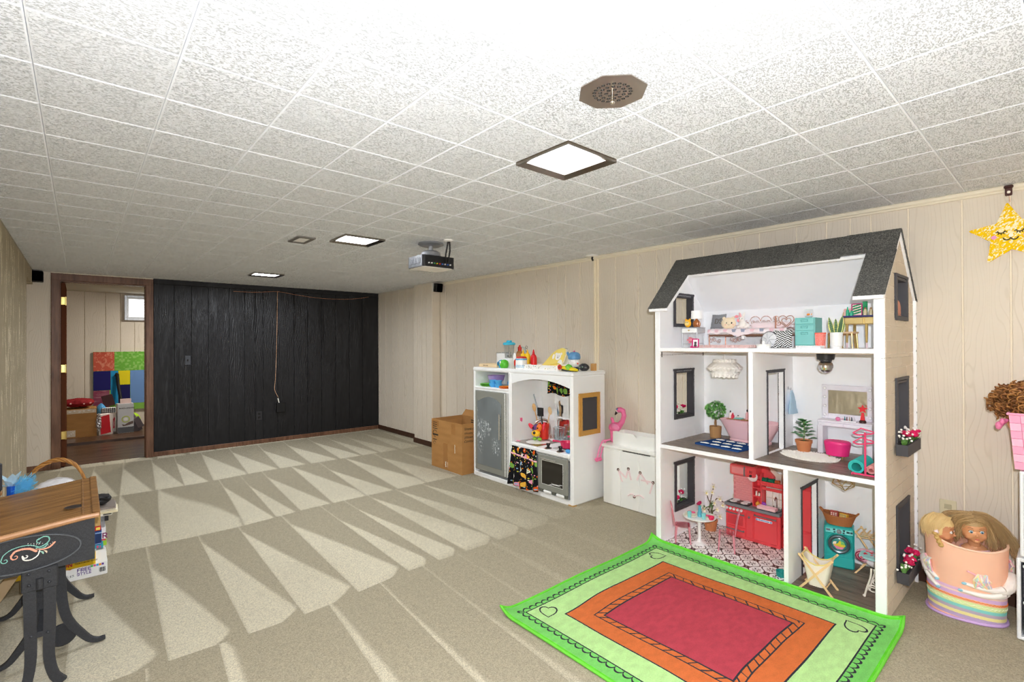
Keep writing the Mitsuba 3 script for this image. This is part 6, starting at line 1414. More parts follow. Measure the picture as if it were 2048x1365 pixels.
kf(1.225, .085, ZT)
t = thing('toy_car', 'yellow and green toy car with red wheel lying in front of the figure', 'toy car')
obj('body', cat(X(RY(6), ball((.0, 0, .022), (.105, .03, .02), 3))), mat('e9d01f', .4), t, smooth=True)
obj('cab', cat(ball((.005, -.004, .034), (.034, .026, .026), 2)), mat('67bb3a', .4), t, smooth=True)
obj('wheel', X(TR(-.075, -.028, .034) @ RX(90), lathe([(0, -.004), (.02, -.004), (.022, .006), (0, .008)], 18)), mat('d0402f', .4), t, smooth=40); obj('hub', ball((-.075, -.038, .034), (.01, .004, .01), 1), mat('8a2a20', .4), t)
obj('wheel', X(TR(.02, -.032, .03) @ RX(90), lathe([(0, -.004), (.017, -.004), (.017, .004), (0, .005)], 18)), mat('8fd04f', .4), t, smooth=40)
obj('bumper', X(RY(6), B(-.06, .11, -.03, .0, .0, .012, .004)), mat('2b2f33', .5), t)
kf(1.285, .21, ZT)
t = thing('black_toy', 'black rounded toy vehicle near the right end of the play kitchen', 'toy')
obj('shell', bump_mesh(ball((0, 0, .032), (.05, .036, .032), 3), .004, 50, 3), mat('2c2d30', .35), t, smooth=50); obj('trim', cat(ball((-.02, -.033, .03), (.01, .006, .008), 1), ball((.012, -.034, .036), (.007, .005, .007), 1)), mat('6f8a7a', .4), t)
kf(1.315, .3, ZT)
solo('wood_block', 'small tan wooden block behind the black toy', 'block', B(-.022, .022, -.015, .015, 0, .062, .003), mat('c9995c', .6))
frame()
# ------------------------------------------------------------------ cardboard box by the play kitchen
def f_card(p, n, uv): return mix(L3('b98a58'), L3('a87a49'), noise(p.x * 9, p.y * 9, p.z * 30) * .7 + .3 * noise(p.x * 160, p.y * 160, p.z * 160))
pmat('cardboard', f_card, r=1)
TAPE = mat('a3713d', .35); INK = mat('2b241c', .8)
def carton(lab, x0, x1, y0, y1, h_, flaps=True):
    t = thing('cardboard_box', lab, 'box')
    w = .006
    obj('wall', B(x0, x0 + w, y0, y1, .002, h_), 'cardboard', t); obj('wall', B(x1 - w, x1, y0, y1, .002, h_), 'cardboard', t)
    obj('wall', B(x0 + w, x1 - w, y0, y0 + w, .002, h_), 'cardboard', t); obj('wall', B(x0 + w, x1 - w, y1 - w, y1, .002, h_), 'cardboard', t)
    obj('bottom', B(x0, x1, y0, y1, .001, .007), 'cardboard', t)
    return t
bx = (2.893, 3.30, 4.083, 4.652, .512)
t = carton('large open cardboard box with handwriting standing left of the play kitchen', *bx)
frame(TR(bx[0], bx[2], 0) @ np.array([[0, 0, -1, 0], [-1, 0, 0, 0], [0, 1, 0, 0], [0, 0, 0, 1.]]))      # drawing (u toward -y, v up) on the side that faces -x
for b_ in (B(-.19, -.12, .39, .5, 0, .0008), B(-.34, -.26, .02, .28, 0, .0008), B(-.55, -.43, .44, .5, 0, .0008)): obj('tape', b_, TAPE, t)
obj('label_print', cat([B(-.545, -.545 + .08 + .03 * math.sin(k * 3), .475 - .022 * k, .482 - .022 * k, 0, .001) for k in range(4)] + [tube([(-.5 + .04 * math.cos(a), .36 + .035 * math.sin(a), .001) for a in np.linspace(.6, 5, 14)], .0025, 5), B(-.545, -.44, .34, .355, 0, .001), B(-.545, -.47, .29, .298, 0, .001), tube([(-.51 + .02 * math.cos(a), .26 + .016 * math.sin(a), .001) for a in np.linspace(0, 5, 12)], .002, 5)]), INK, t)
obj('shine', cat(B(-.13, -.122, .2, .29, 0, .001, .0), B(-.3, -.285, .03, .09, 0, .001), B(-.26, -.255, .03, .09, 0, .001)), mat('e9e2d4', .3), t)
frame(TR(bx[0], bx[2], 0) @ FRONT)
for k, (w_, s_) in enumerate((('Blankets', .026), ('sheets', .024), ('pillows', .024), ('Comforter', .025))):
    obj('handwriting', text(w_, s_, TR(.03, .45 - .042 * k, 0) @ RZ(-4 + k), .0008), INK, t)
frame()
fl_ = lambda pts: mk(pts, [[0, 1, 2], [0, 2, 3], [0, 2, 1], [0, 3, 2]])
def slab(p0, p1, p2, p3, th=.005):
    P = np.array([p0, p1, p2, p3], float); nrm = np.cross(P[1] - P[0], P[3] - P[0]); nrm /= np.linalg.norm(nrm); Q = P + nrm * th
    return mk(np.vstack([P, Q]), [[0, 2, 1], [0, 3, 2], [4, 5, 6], [4, 6, 7]] + [t_ for k in range(4) for t_ in ([k, (k + 1) % 4, 4 + (k + 1) % 4], [k, 4 + (k + 1) % 4, 4 + k])])
x0, x1, y0, y1, h_ = bx
obj('flap', slab((x1, y0, h_), (x1, y1, h_), (x1 + .05, y1, h_ + .06), (x1 + .05, y0, h_ + .06)), 'cardboard', t)
obj('flap', slab((x0 + .006, y1, h_ - .004), (x1 - .006, y1, h_ - .004), (x1 - .03, y1 - .03, h_ - .16), (x0 + .03, y1 - .03, h_ - .16)), 'cardboard', t)
obj('flap', slab((x0 + .006, y0 + .02, h_ - .004), (x0 + .006, y1 - .02, h_ - .004), (x0 + .03, y1 - .02, h_ - .18), (x0 + .03, y0 + .02, h_ - .18)), 'cardboard', t)
obj('stamp_print', cat([B(x1 - .0075, x1 - .0065, 4.2 + .1 * k, 4.27 + .1 * k, .40 + .022 * j, .41 + .022 * j) for k in range(3) for j in range(4)]), INK, t)

# ------------------------------------------------------------------ white toy chest, drawer tray, flamingo
CF = TR(3.29, 2.615, 0) @ RZ(-90)
frame(CF)
t = thing('toy_chest', 'white wooden toy chest laced with a pink ribbon crown beside the dollhouse', 'chest')
CH = mat('f1f1ec', .45)
obj('body', cat(B(.004, .7, .006, .2, 0, .462, .003)), CH, t)
for k in range(4): obj('front_plank', B(.003 + .175 * k, .175 * (k + 1) + .001, -.002, .008, .004, .455, .0025), CH, t)
obj('lid', B(-.006, .71, -.012, .21, .466, .487, .003), CH, t)
obj('finger_slot', B(.2, .45, -.004, .004, .456, .466), mat('4a4a48', .8), t)
PNK = mat('efd6d6', .7); eyes = [(.155, .3), (.255, .325), (.365, .315), (.48, .262), (.31, .115)]
for x, z in eyes:
    e = obj('grommet', front(Point(x, z).buffer(.012).difference(Point(x, z).buffer(.0065)), .003, -.0018), mat('7a6458', .35, .8), t)
    obj('grommet_hole', front(Point(x, z).buffer(.007), .001, -.0015), mat('2a2623', .8), e)
rib = lambda a, b_, w=.007: front(LineString([a, b_]).buffer(w, cap_style=2), .0015, -.003)
for a, b_ in (((.155, .3), (.195, .21)), ((.155, .3), (.23, .25)), ((.255, .325), (.23, .245)), ((.255, .325), (.28, .24)), ((.365, .315), (.335, .25)), ((.365, .315), (.435, .24))):
    obj('ribbon', rib(a, b_), PNK, t)
obj('ribbon_bow', cat(rib((.48, .262), (.37, .26), .006), rib((.48, .262), (.45, .17), .006), tube(bez([(.31, -.006, .115), (.29, -.01, .135), (.25, -.006, .11)]), .004, 5), tube(bez([(.31, -.006, .115), (.36, -.01, .14), (.4, -.006, .125)]), .004, 5)), PNK, t)
frame(CF @ TR(.06, .055, .4875) @ RZ(-2))
t = thing('drawer_tray', 'white open drawer box with notched front lying on the toy chest', 'drawer')
w_, d_, hh = .47, .15, .105
notch = lambda x0, x1: Polygon([(x0, 0), (x1, 0), (x1, hh), (.26, hh), (.235, hh - .026), (.21, hh), (x0, hh)])
obj('front', front(notch(0, w_), .01, .01), CH, t); obj('back', front(Polygon([(0, 0), (w_, 0), (w_, hh)] + [(.4 + .028 * math.cos(a), hh - .028 * math.sin(a)) for a in np.linspace(0, math.pi, 12)] + [(0, hh)]), .01, d_ - .006), CH, t)
obj('side', B(0, .01, .01, d_ - .016, 0, hh), CH, t); obj('side', B(w_ - .01, w_, .01, d_ - .016, 0, hh), CH, t); obj('base', B(.01, w_ - .01, .01, d_ - .016, .002, .008), CH, t)
obj('handle', B(w_ + .001, w_ + .008, .05, .09, .05, .075, .002), mat('6c7358', .4), t)
frame(CF @ TR(.012, .115, .487))
FP = mat('ee7aa6', .9); FP2 = mat('f291b8', .9)
t = thing('plush_flamingo', 'pink plush flamingo sitting on the toy chest with dangling legs', 'plush')
body_ = fuse([ball((.03, .0, .13), (.045, .04, .042), 3), ball((.0, .0, .125), (.032, .034, .036), 3), cyl((.05, 0, .13), (.1, 0, .185), .03, .02), cyl((.1, 0, .185), (.118, 0, .235), .02, .018), ball((.1, 0, .185), .0205, 2), ball((.118, 0, .235), .0185, 2), cyl((.118, 0, .235), (.108, 0, .275), .0185, .019), ball((.108, 0, .275), .02, 2), cyl((.108, 0, .275), (.075, 0, .285), .02, .021), ball((.072, -.003, .28), (.026, .021, .022), 3), cyl((.012, 0, .15), (.002, -.01, .2), .014, .012), ball((.002, -.01, .2), .0122, 2), cyl((.0, .0, .11), (.004, -.005, .03), .022, .018), ball((.004, -.005, .02), (.02, .018, .02), 2)], .006, 6)
obj('body', bump_mesh(body_, .0018, 160, 1), FP, t, smooth=50)
obj('wing', X(TR(.055, -.036, .14) @ RY(20), ball((0, 0, 0), (.04, .012, .026), 2)), FP2, t, smooth=50)
obj('beak', cat(X(TR(.05, -.006, .262) @ RY(35), lathe([(0, 0), (.0, -.042), (.008, -.022), (.0125, 0), (0, .004)][::-1] if False else [(.0, -.04), (.007, -.026), (.0105, -.01), (.012, 0), (0, .004)], 16))), mat('1d1a1c', .5), t, smooth=40)
obj('beak_base', X(TR(.055, -.006, .268) @ RY(30), ball((0, 0, 0), (.014, .012, .011), 2)), mat('f6f1f0', .7), t, smooth=40)
obj('eye', cat(ball((.062, -.0215, .286), (.009, .004, .0055), 2)), mat('3b8fd0', .3), t, smooth=True); obj('eyelid', cat(X(TR(.062, -.022, .2915) @ RY(-12), B(-.011, .011, -.003, .002, -.002, .002, .001))), mat('20202a', .5), t)
for k, (y, dx) in enumerate(((-.018, 0), (.02, .012))):
    lg = obj('leg', tube(bez([(-.002, y - .01, .028), (-.02 + dx * .5, y - .035, .018), (-.042 + dx * .5, y - .06, .012), (-.05 + dx * .3, y - .085, -.03), (-.052 + dx * .2, y - .11, -.085), (-.054 + dx * .2, y - .122, -.125)]), .0075, 8), FP2, t, smooth=True)
    obj('foot', bump_mesh(ball((-.054 + dx * .2, y - .126, -.137), (.0185, .017, .017), 3), .002, 160, k), FP, lg, smooth=50)
frame()
# ------------------------------------------------------------------ peach tote with two dolls
TF = TR(3.262, .368, 0) @ RZ(-78)
frame(TF)
PEACH = mat('f2bfa2', .75)
def rimz(th): return .343 + .036 * math.cos(th) ** 2 - .014 * math.cos(th) + .05 * max(0, math.sin(th))
def S(th, z, off=0.):
    k = z / .36; a = .140 + .012 * k + off; b_ = .098 + .008 * k + off
    c, s_ = math.cos(th), math.sin(th)
    return (a * np.sign(c) * abs(c) ** .85, b_ * np.sign(s_) * abs(s_) ** .85, z)
NT = 72; TH = np.linspace(0, 2 * np.pi, NT, endpoint=False)
def shell(zf0, zf1, off, m=10, th=TH, closed=True):
    n = len(th); v = [S(q, zf0(q) + (zf1(q) - zf0(q)) * i / (m - 1), off) for i in range(m) for q in th]; f = []
    for i in range(m - 1):
        for j in range(n if closed else n - 1):
            p, q = i * n + j, i * n + (j + 1) % n; f += [[p, q, q + n], [p, q + n, p + n]]
    return mk(v, f)
t = thing('tote', 'tall peach fabric tote with pastel stripes and white hand motifs holding two dolls', 'tote')
obj('outer', shell(lambda q: .004, rimz, 0), PEACH, t, smooth=True)
obj('inner', shell(lambda q: .01, rimz, -.006), mat('e9b094', .8), t, smooth=True)
obj('rim', tube([S(q, rimz(q), -.003) for q in TH], .0055, 8, True), mat('f6cbb0', .7), t, smooth=True)
obj('bottom', ext(Polygon([S(q, 0)[:2] for q in TH]), .008), mat('c9a3d3', .7), t)
slope = lambda z: (lambda q: z - .014 * math.cos(q) )
bands = [(.012, .03, 'b9a3c4'), (.03, .045, 'e9df9c'), (.045, .06, 'b5a9b8'), (.06, .075, '86cfc8'), (.075, .098, 'd5e7a8'), (.098, .112, 'f0b88a'), (.112, .13, 'd9b3dc'), (.13, .138, 'f3d3c4'), (.138, .152, 'e3b9d6')]
for a, b_, cc in bands: obj('stripe', shell(lambda q: a - .012 * math.cos(q), lambda q: b_ - .012 * math.cos(q), .0016, 2), mat(cc, .8), t, smooth=True)
obj('zigzag', tube([S(q, .104 + .005 * (k % 2) - .012 * math.cos(q), .003) for k, q in enumerate(np.linspace(math.pi, 2 * math.pi, 60))], .0014, 5), mat('e2703a', .7), t)
obj('zigzag', tube([S(q, .083 + .007 * (k % 2) - .012 * math.cos(q), .003) for k, q in enumerate(np.linspace(math.pi, 2 * math.pi, 44))], .0012, 5), mat('f4f3df', .7), t)
obj('foot_rim', tube([S(q, .006, .005) for q in TH], .007, 8, True), mat('c9a8dc', .6), t, smooth=True)
HANDW = mat('f1ece6', .6); NAIL = mat('8fc3d6', .4)
def limb(pts, r): return tube([S(math.radians(q), z, .006) for q, z in bez([(a, b_, 0) for a, b_ in pts], 8)[:, :2]], np.interp(np.linspace(0, 1, (len(pts) - 1) * 8 + 1), np.linspace(0, 1, len(r)), r), 10)
h1 = [limb([(362, .225), (348, .2), (332, .178), (312, .165)], [.027, .03, .024, .014]), limb([(320, .178), (300, .172), (281, .176), (266, .184)], [.017, .012, .010, .0075]), limb([(322, .16), (302, .146), (282, .142), (262, .148)], [.017, .0125, .011, .0075]), limb([(332, .158), (318, .146), (306, .143)], [.014, .0115, .009])]
h2 = [limb([(176, .24), (186, .225), (196, .205), (203, .19)], [.017, .019, .018, .014]), limb([(198, .21), (210, .193), (220, .183), (228, .172)], [.012, .0105, .009, .007]), limb([(196, .188), (208, .165), (220, .148), (230, .135)], [.013, .011, .0095, .007])]
obj('hand', cat(h1), HANDW, t, smooth=True); obj('hand', cat(h2), HANDW, t, smooth=True)
for q, z in ((266, .185), (262, .149), (228, .172), (230, .135)): obj('nail', ball(S(math.radians(q), z, .0125), (.0095, .004, .0065), 2), NAIL, t, smooth=True)
for qq, zz, sd in ((208, .235, 1), (285, .215, 2), (372, .27, 3)):
    g = np.random.default_rng(sd)
    cols = [mat(c, .9) for c in ('f2b9c6', 'bfe0c9', 'f3e2a3', 'c9bfe2', 'f6efe2')]
    ts = obj('tassel_cord', tube([S(math.radians(qq - 16 + 5 * k), zz + .03 - .008 * k, .006) for k in range(5)], .004, 6), cols[0], t)
    for c in range(5):
        obj('tassel_strand', cat([tube([S(math.radians(qq + g.uniform(-7, 7)), zz + .025, .006), S(math.radians(qq + g.uniform(-12, 10)), zz, .015 + g.uniform(0, .01)), S(math.radians(qq + g.uniform(-12, 12)), zz - .045 + g.uniform(0, .02), .012)], .0028, 5) for _ in range(7)]), cols[c], ts)
# dolls
SKIN = mat('c98a63', .45); SKIN2 = mat('d09468', .45)
def doll_head(par, M, skin, iris):
    global CUR
    keep = CUR.copy(); frame(CUR @ M)
    hd = fuse([ball((0, .008, .014), (.051, .056, .055), 3), ball((0, -.006, -.012), (.046, .045, .043), 3), ball((0, -.014, -.03), (.034, .033, .027), 3), ball((-.02, -.026, -.022), (.021, .019, .019), 2), ball((.02, -.026, -.022), (.021, .019, .019), 2), ball((0, -.035, -.043), (.015, .013, .012), 2), cyl((0, .005, -.04), (0, .008, -.1), .021, .024), ball((0, -.0515, -.0125), (.0062, .0075, .006), 2), cyl((0, -.047, .004), (0, -.0505, -.012), .0036, .0052), ball((.048, .008, -.008), (.006, .012, .015), 2), ball((-.048, .008, -.008), (.006, .012, .015), 2)], .004, 9)
    h = obj('head', hd, skin, par, smooth=60)
    for s_ in (-1, 1):
        e = obj('eye', ball((s_ * .0195, -.0425, .004), (.0088, .0070, .0074), 2), mat('f6f3ee', .2), h, smooth=True)
    for s_ in (-1, 1):
        obj('iris', ball((s_ * .0195, -.0486, .004), (.0056, .0022, .0058), 2), mat(iris, .2), h, smooth=True); obj('pupil', ball((s_ * .0195, -.0505, .004), (.0028, .001, .003), 1), DARKM, h)
        obj('lash', tube([(s_ * .0195 + .0108 * math.cos(a), -.0445 - .0042 * math.sin(a), .0045 + .0086 * math.sin(a)) for a in np.linspace(.25, 2.9, 10)], .0008, 5), mat('3a2418', .7), h)
        obj('eyebrow', tube(bez([(s_ * .011, -.0495, .0205), (s_ * .021, -.0465, .0228), (s_ * .031, -.0395, .0198)]), .0009, 5), mat('8a5a36', .8), h)
    obj('lips', cat(X(TR(0, -.0485, -.0305), ball((0, 0, 0), (.0078, .0028, .0018), 2)), X(TR(0, -.0478, -.0334), ball((0, 0, 0), (.0058, .0026, .0018), 2))), mat('bf6a5c', .35), h, smooth=True)
    frame(keep); return h
def strands(par, name, m, guides, n, spread, r=.0022, seed=0, kind='stuff'):
    g = np.random.default_rng(seed); out = []
    for _ in range(n):
        gd = guides[g.integers(len(guides))]; o = g.normal(size=3) * spread; o2 = g.normal(size=3) * spread * 1.6
        P = np.array(gd, float); w_ = np.linspace(0, 1, len(P))[:, None]
        out.append(tube(bez(P + o * (.5 + .5 * w_) + o2 * w_ ** 2, 5), np.linspace(r, r * .55, (len(P) - 1) * 5 + 1), 4))
    obj(name, cat(out), m, par, kind=kind, smooth=True)
def hair_cap(par, M, m, r=(.057, .063, .063), front_z=.03, seed=0):
    cap = ball((0, .013, .014), r, 4)
    keep_ = (cap.vertices[:, 1] > -.018) | (cap.vertices[:, 2] > front_z + .0)
    f = cap.faces[keep_[cap.faces].all(1)]
    v = cap.vertices.copy(); v *= 1 + (meshkit.fbm(v * [170, 40, 60], 2, seed)[:, None] - .5) * .05
    global CUR
    k_ = CUR.copy(); frame(CUR @ M); obj('hair_cap', mk(v, f), m, par, smooth=True); frame(k_)
# doll 1: looks to the right, head only above the rim
D1 = np.linalg.inv(TF) @ TR(3.215, .452, .398) @ RZ(-4) @ RX(4)
t1 = thing('doll', 'blonde doll with braided pigtail looking sideways from the left of the peach tote', 'doll')
doll_head(t1, D1, SKIN, '6b4a2c')
BL = mat('e2c48a', .5); BLD = mat('c9a566', .55)
hair_cap(t1, D1, BL, seed=1)
frame(TF @ D1)
obj('bangs', cat([tube(bez([(.012 - .004 * k, -.02 + .004 * k, .068 + .001 * k), (-.018 - .002 * k, -.034 + .006 * k, .052), (-.046, -.018 + .005 * k, .026), (-.056, .002 + .003 * k, .004)]), .0022, 5) for k in range(12)]), BL, t1, smooth=True)
br_ = bez([(-.052, .012, .0), (-.066, .0, -.02), (-.064, -.012, -.045), (-.05, -.02, -.066)], 8)
obj('braid', cat([ball(p_ + np.array([.006 * (-1) ** k, 0, 0]), (.0125, .011, .0095), 2) for k, p_ in enumerate(br_[::3])]), BLD, t1, smooth=True)
obj('hair_tie', ball((-.058, .006, .002), .012, 2), mat('e8d3dc', .6), t1, smooth=True)
strands(t1, 'loose_hair', BL, [[(-.0, -.03, .066), (-.03, -.02, .058), (-.052, .0, .03), (-.056, .014, .0)], [(.0, .0, .074), (-.036, .01, .06), (-.058, .022, .03), (-.058, .02, .0)], [(0, .03, .072), (-.03, .045, .055), (-.05, .05, .02), (-.056, .03, -.01)], [(0, .06, .05), (-.03, .066, .02), (-.045, .05, -.02)]], 330, .005, .0014, 5)
frame(TF @ D1 @ TR(0, 0, .024))
obj('torso', fuse([ball((0, .012, -.135), (.038, .03, .04), 3), cyl((0, .008, -.1), (0, .01, -.13), .024, .03)], .007, 5), SKIN, t1, smooth=60)
obj('dress', loft([oval(.036, .032, -.122, 28, 2.2, 0, .011), oval(.036, .032, -.15, 28, 2.2, 0, .012), oval(.03, .03, -.2, 28, 2.2, .006, .012)], False, True), mat('dfe6f2', .8), t1, smooth=40)
# doll 2: faces the camera
D2 = np.linalg.inv(TF) @ TR(3.262, .338, .418) @ RZ(-70) @ RX(4) @ RY(-4)
frame(TF)
t2 = thing('doll', 'blue eyed doll with long loose ash blonde hair facing out of the peach tote', 'doll')
doll_head(t2, D2, SKIN2, '6d93b0')
AB = mat('a8885c', .55); AB2 = mat('c4a677', .55)
hair_cap(t2, D2, AB, seed=2)
frame(TF @ D2)
gl = [[(-.004, -.04, .06), (-.022, -.036, .054), (-.042, -.018, .036), (-.054, -.002, .008), (-.06, .0, -.03)], [(-.004, -.022, .07), (-.03, -.02, .062), (-.054, -.002, .036), (-.064, .004, .0), (-.07, .006, -.05)], [(-.004, .0, .074), (-.04, .008, .064), (-.066, .02, .04), (-.085, .024, .01), (-.092, .02, -.03)], [(-.006, .02, .074), (-.05, .03, .07), (-.09, .04, .056), (-.108, .04, .02), (-.112, .035, -.03)]]
gr_ = [[(.002, -.04, .06), (.022, -.036, .054), (.042, -.02, .034), (.052, -.01, .0), (.058, -.01, -.05)], [(.004, -.024, .07), (.028, -.026, .056), (.05, -.014, .026), (.058, -.012, -.02), (.062, -.016, -.075)], [(.004, .0, .074), (.045, .006, .06), (.075, .01, .02), (.1, .006, -.03), (.112, .0, -.085)], [(.006, .02, .074), (.06, .03, .058), (.105, .02, .01), (.135, .012, -.05), (.145, .0, -.105)], [(.0, .03, .07), (.07, .04, .05), (.12, .03, -.01), (.15, .015, -.075)]]
strands(t2, 'hair_left', AB, gl, 330, .0055, .0015, 1); strands(t2, 'hair_right', AB, gr_, 380, .0065, .0015, 2)
strands(t2, 'hair_highlights', AB2, gl + gr_, 230, .008, .0013, 3)
frame(TF @ D2 @ TR(0, 0, .024))
obj('torso', fuse([ball((0, .012, -.145), (.06, .036, .05), 3), cyl((0, .008, -.1), (0, .01, -.13), .024, .034), cyl((-.045, .01, -.125), (-.062, 0, -.2), .017, .014), cyl((.045, .01, -.125), (.062, 0, -.2), .017, .014), ball((-.062, 0, -.2), .015, 2), ball((.062, 0, -.2), .015, 2)], .007, 5), SKIN2, t2, smooth=60)
dr2 = obj('dress', loft([oval(.052, .04, -.115, 28, 2.2, 0, .009), oval(.066, .044, -.14, 28, 2.2, 0, .01), oval(.075, .06, -.26, 28, 2.2, 0, .012)], False, True), mat('e9c3cf', .8), t2, smooth=40)
obj('dress_stripe', cat([tube([(x_ * .9, -.036 - .004 * math.cos(x_ * 20), -.122 - .012 * k - .1 * abs(x_)) for x_ in np.linspace(-.05, .05, 9)], .0022, 5) for k in range(3)]), mat('a9cfc0', .8), dr2)
frame()
# ------------------------------------------------------------------ drawer tower, pink basket, curly doll at the right edge
t = thing('drawer_tower', 'white framed plastic drawer tower at the right edge', 'drawers')
PW = mat('eceef0', .35); SMK = mat('4a4450', .15)
for k, (z0, z1) in enumerate(((.375, .752), (.004, .366))):
    dx = .012 if k == 0 else 0
    u_ = obj('unit_frame', cat(B(3.14, 3.5, .186 - dx - .014, .186 - dx, z0, z1, .004), B(3.14, 3.5, -.2, -.186, z0, z1, .004), B(3.14, 3.5, -.2, .186 - dx, z1 - .016, z1, .004), B(3.14, 3.5, -.2, .186 - dx, z0, z0 + .014, .004), B(3.488, 3.5, -.2, .18, z0, z1)), PW, t)
    zz = [z0 + .018, (z0 + z1) / 2, z1 - .02]
    for a, b_ in zip(zz[:-1], zz[1:]):
        d1 = obj('drawer', B(3.15, 3.47, -.18, .166 - dx, a + .002, b_ - .012, .004), SMK if k else mat('8d939b', .2), t)
        obj('lip', B(3.136, 3.152, -.18, .166 - dx, b_ - .02, b_ - .008, .003), mat('d9dce0', .3), d1)
for k in range(5):
    solo('folded_cloth', ['lilac', 'pale pink', 'cream', 'sky blue', 'mint'][k] + ' folded doll clothes pile inside the upper clear drawers', 'clothes', B(3.142, 3.149, .03 + .02 * k, .155 - .004 * k, .43 + .05 * k, .45 + .05 * k, .003), mat(['b9a6cf', 'e6c4cc', 'e9e2d2', 'b5cbe0', 'c2dccb'][k], .8)) if False else None
t = thing('pink_basket', 'pink woven strap basket on top of the drawer tower', 'basket')
bk = [(3.15, .192), (3.44, .192)]
PKB = [mat('efa0bd', .7), mat('f5b3cb', .7)]
def bx_pt(u, z, off=0.):  # front face x about 3.14, left edge leaning out with height
    return (3.15 - .012 * z / .25 - off, .192 + .018 * z / .25 - u, .754 + z)
rows_, cols_ = 7, 9
obj('core', hull([[(3.156, .186, .756), (3.44, .186, .756), (3.156, -.16, .756), (3.44, -.16, .756), (3.146, .204, 1.0), (3.46, .204, 1.0), (3.146, -.18, 1.0), (3.46, -.18, 1.0)]]), mat('e48fb0', .8), t)
for r in range(rows_):
    for c in range(cols_):
        a, b_ = .004 + c * .037, .004 + (c + 1) * .037 - .0015; z0, z1 = .004 + r * .0345, .004 + (r + 1) * .0345 - .0015
        o = .0045 if (r + c) % 2 else .002
        P = [bx_pt(a, z0, o), bx_pt(b_, z0, o), bx_pt(b_, z1, o), bx_pt(a, z1, o)]
        obj('strap', slab(*P, -.0035), PKB[(r + c) % 2], t)
obj('rim', tube([bx_pt(0, .25), bx_pt(.36, .25), (3.46, -.17, 1.004), (3.46, .206, 1.004)], .006, 6, True), PKB[0], t)
obj('ribbon', cat(tube(bez([(3.2, .215, .97), (3.17, .235, .945), (3.16, .245, .93)]), [.008] * 24 + [.006], 6), ball((3.165, .24, .945), (.014, .012, .018), 2), ball((3.17, .228, .965), (.012, .01, .014), 2)), mat('e27fa8', .7), t, smooth=True)
t3 = thing('doll', 'doll with thick curly auburn hair seen from behind in the pink basket', 'doll')
frame(TR(3.26, .165, 1.07) @ RZ(80))
doll_head(t3, I4, SKIN, '5a3a24')
frame()
CU = [mat('8a5a30', .5), mat('a87440', .5), mat('6b421f', .55)]
g = np.random.default_rng(21)
for c in range(3):
    out = []
    for _ in range(150):
        d = g.normal(size=3); d /= np.linalg.norm(d); d[2] = d[2] * .9 + .12
        p = np.array([3.25, .168, 1.06]) + d * [.08, .085, .085] * g.uniform(.8, 1.08)
        ph, R_, pit = g.uniform(0, 6.28), g.uniform(.006, .012), g.uniform(.018, .028)
        a = np.linspace(0, g.uniform(7, 13), 22)
        dirn = np.array([d[0] * .7, d[1] * .7, -.6]); dirn /= np.linalg.norm(dirn); Bm = basis(dirn)
        P = p + (np.outer(R_ * np.cos(a + ph), Bm[:, 0]) + np.outer(R_ * np.sin(a + ph), Bm[:, 1]) + np.outer(pit * a / 6.28, dirn))
        if P[:, 0].max() > XR - .03: continue
        out.append(tube(P, .0034, 5))
    obj('curls', cat(out), CU[c], t3, smooth=True, kind='stuff')
obj('hair_cap', ball((3.255, .166, 1.06), (.066, .07, .068), 3), CU[2], t3, smooth=True)
obj('torso', fuse([ball((3.26, .165, .95), (.036, .055, .05), 3), cyl((3.26, .165, .97), (3.26, .165, 1.02), .03, .022)], .008, 4), SKIN, t3, smooth=60)
# ------------------------------------------------------------------ school desk at the left edge
def f_oak(p, n, uv):
    g = noise(p.x * 7, p.y * 60, 1.) * .5 + noise(p.x * 30, p.y * 260, 2.) * .25 + .25 * noise(p.x * 5, p.y * 7, 3.)
    return mix(L3('5f3f22'), L3('a87a46'), g)
pmat('desk_oak', f_oak, r=.42)
IRON = pmat('black_iron', lambda p, n, uv: mix(L3('27282c'), L3('36383c'), noise(p.x * 400, p.y * 400, p.z * 400)), r=.5)
t = thing('school_desk', 'old school desk with oak lid, painted black side and iron legs', 'desk')
sl = lambda x: .648 + (x - .0) * .115 if x < 0 else .648
top = [(-.37, sl(-.37)), (0, .648), (.06, .651), (.062, .641), (.055, .632), (0, .626), (-.37, sl(-.37) - .022)]
ink_hole = (-.02, 2.79)
lid = ext(Polygon(top), .71, np.array([[1, 0, 0, 0], [0, 0, -1, 3.34], [0, 1, 0, 0], [0, 0, 0, 1.]]))
obj('lid', lid, 'desk_oak', t)
obj('edge_bead', tube([(x, 2.632, z - .009) for x, z in ((-.37, sl(-.37)), (-.1, sl(-.1)), (0, .647), (.058, .649))], .0105, 8), mat('b98a63', .35), t)
obj('ridge', cat(B(.036, .062, 2.634, 3.338, .65, .656, .003), B(.004, .011, 2.64, 3.335, .6485, .652, .002)), 'desk_oak', t)
obj('inkwell_hole', ext(Point(*ink_hole).buffer(.031), .001, TR(0, 0, .6482) @ RY(0)), mat('2a211c', .8), t)
obj('inkwell_ring', X(TR(*ink_hole, .6484), lathe([(.029, 0), (.031, .0018), (.033, 0)], 28)), mat('6a4a2c', .5), t)
side = Polygon([(-.37, sl(-.37) - .02), (0, .63), (.045, .632), (.045, .463), (-.37, .455)])
YD = 2.655
obj('side_board', front(side, .016, YD + .016), IRON, t); obj('side_board', front(side, .016, 3.33), IRON, t)
obj('end_board', B(.03, .045, YD, 3.33, .463, .632, .002), IRON, t); obj('bottom_board', B(-.37, .045, YD, 3.33, .455, .465), IRON, t); obj('end_board', B(-.37, -.355, YD, 3.33, .455, .59), IRON, t)
el = affinity.scale(Point(-.165, .535).buffer(1, 32), .166, .066)
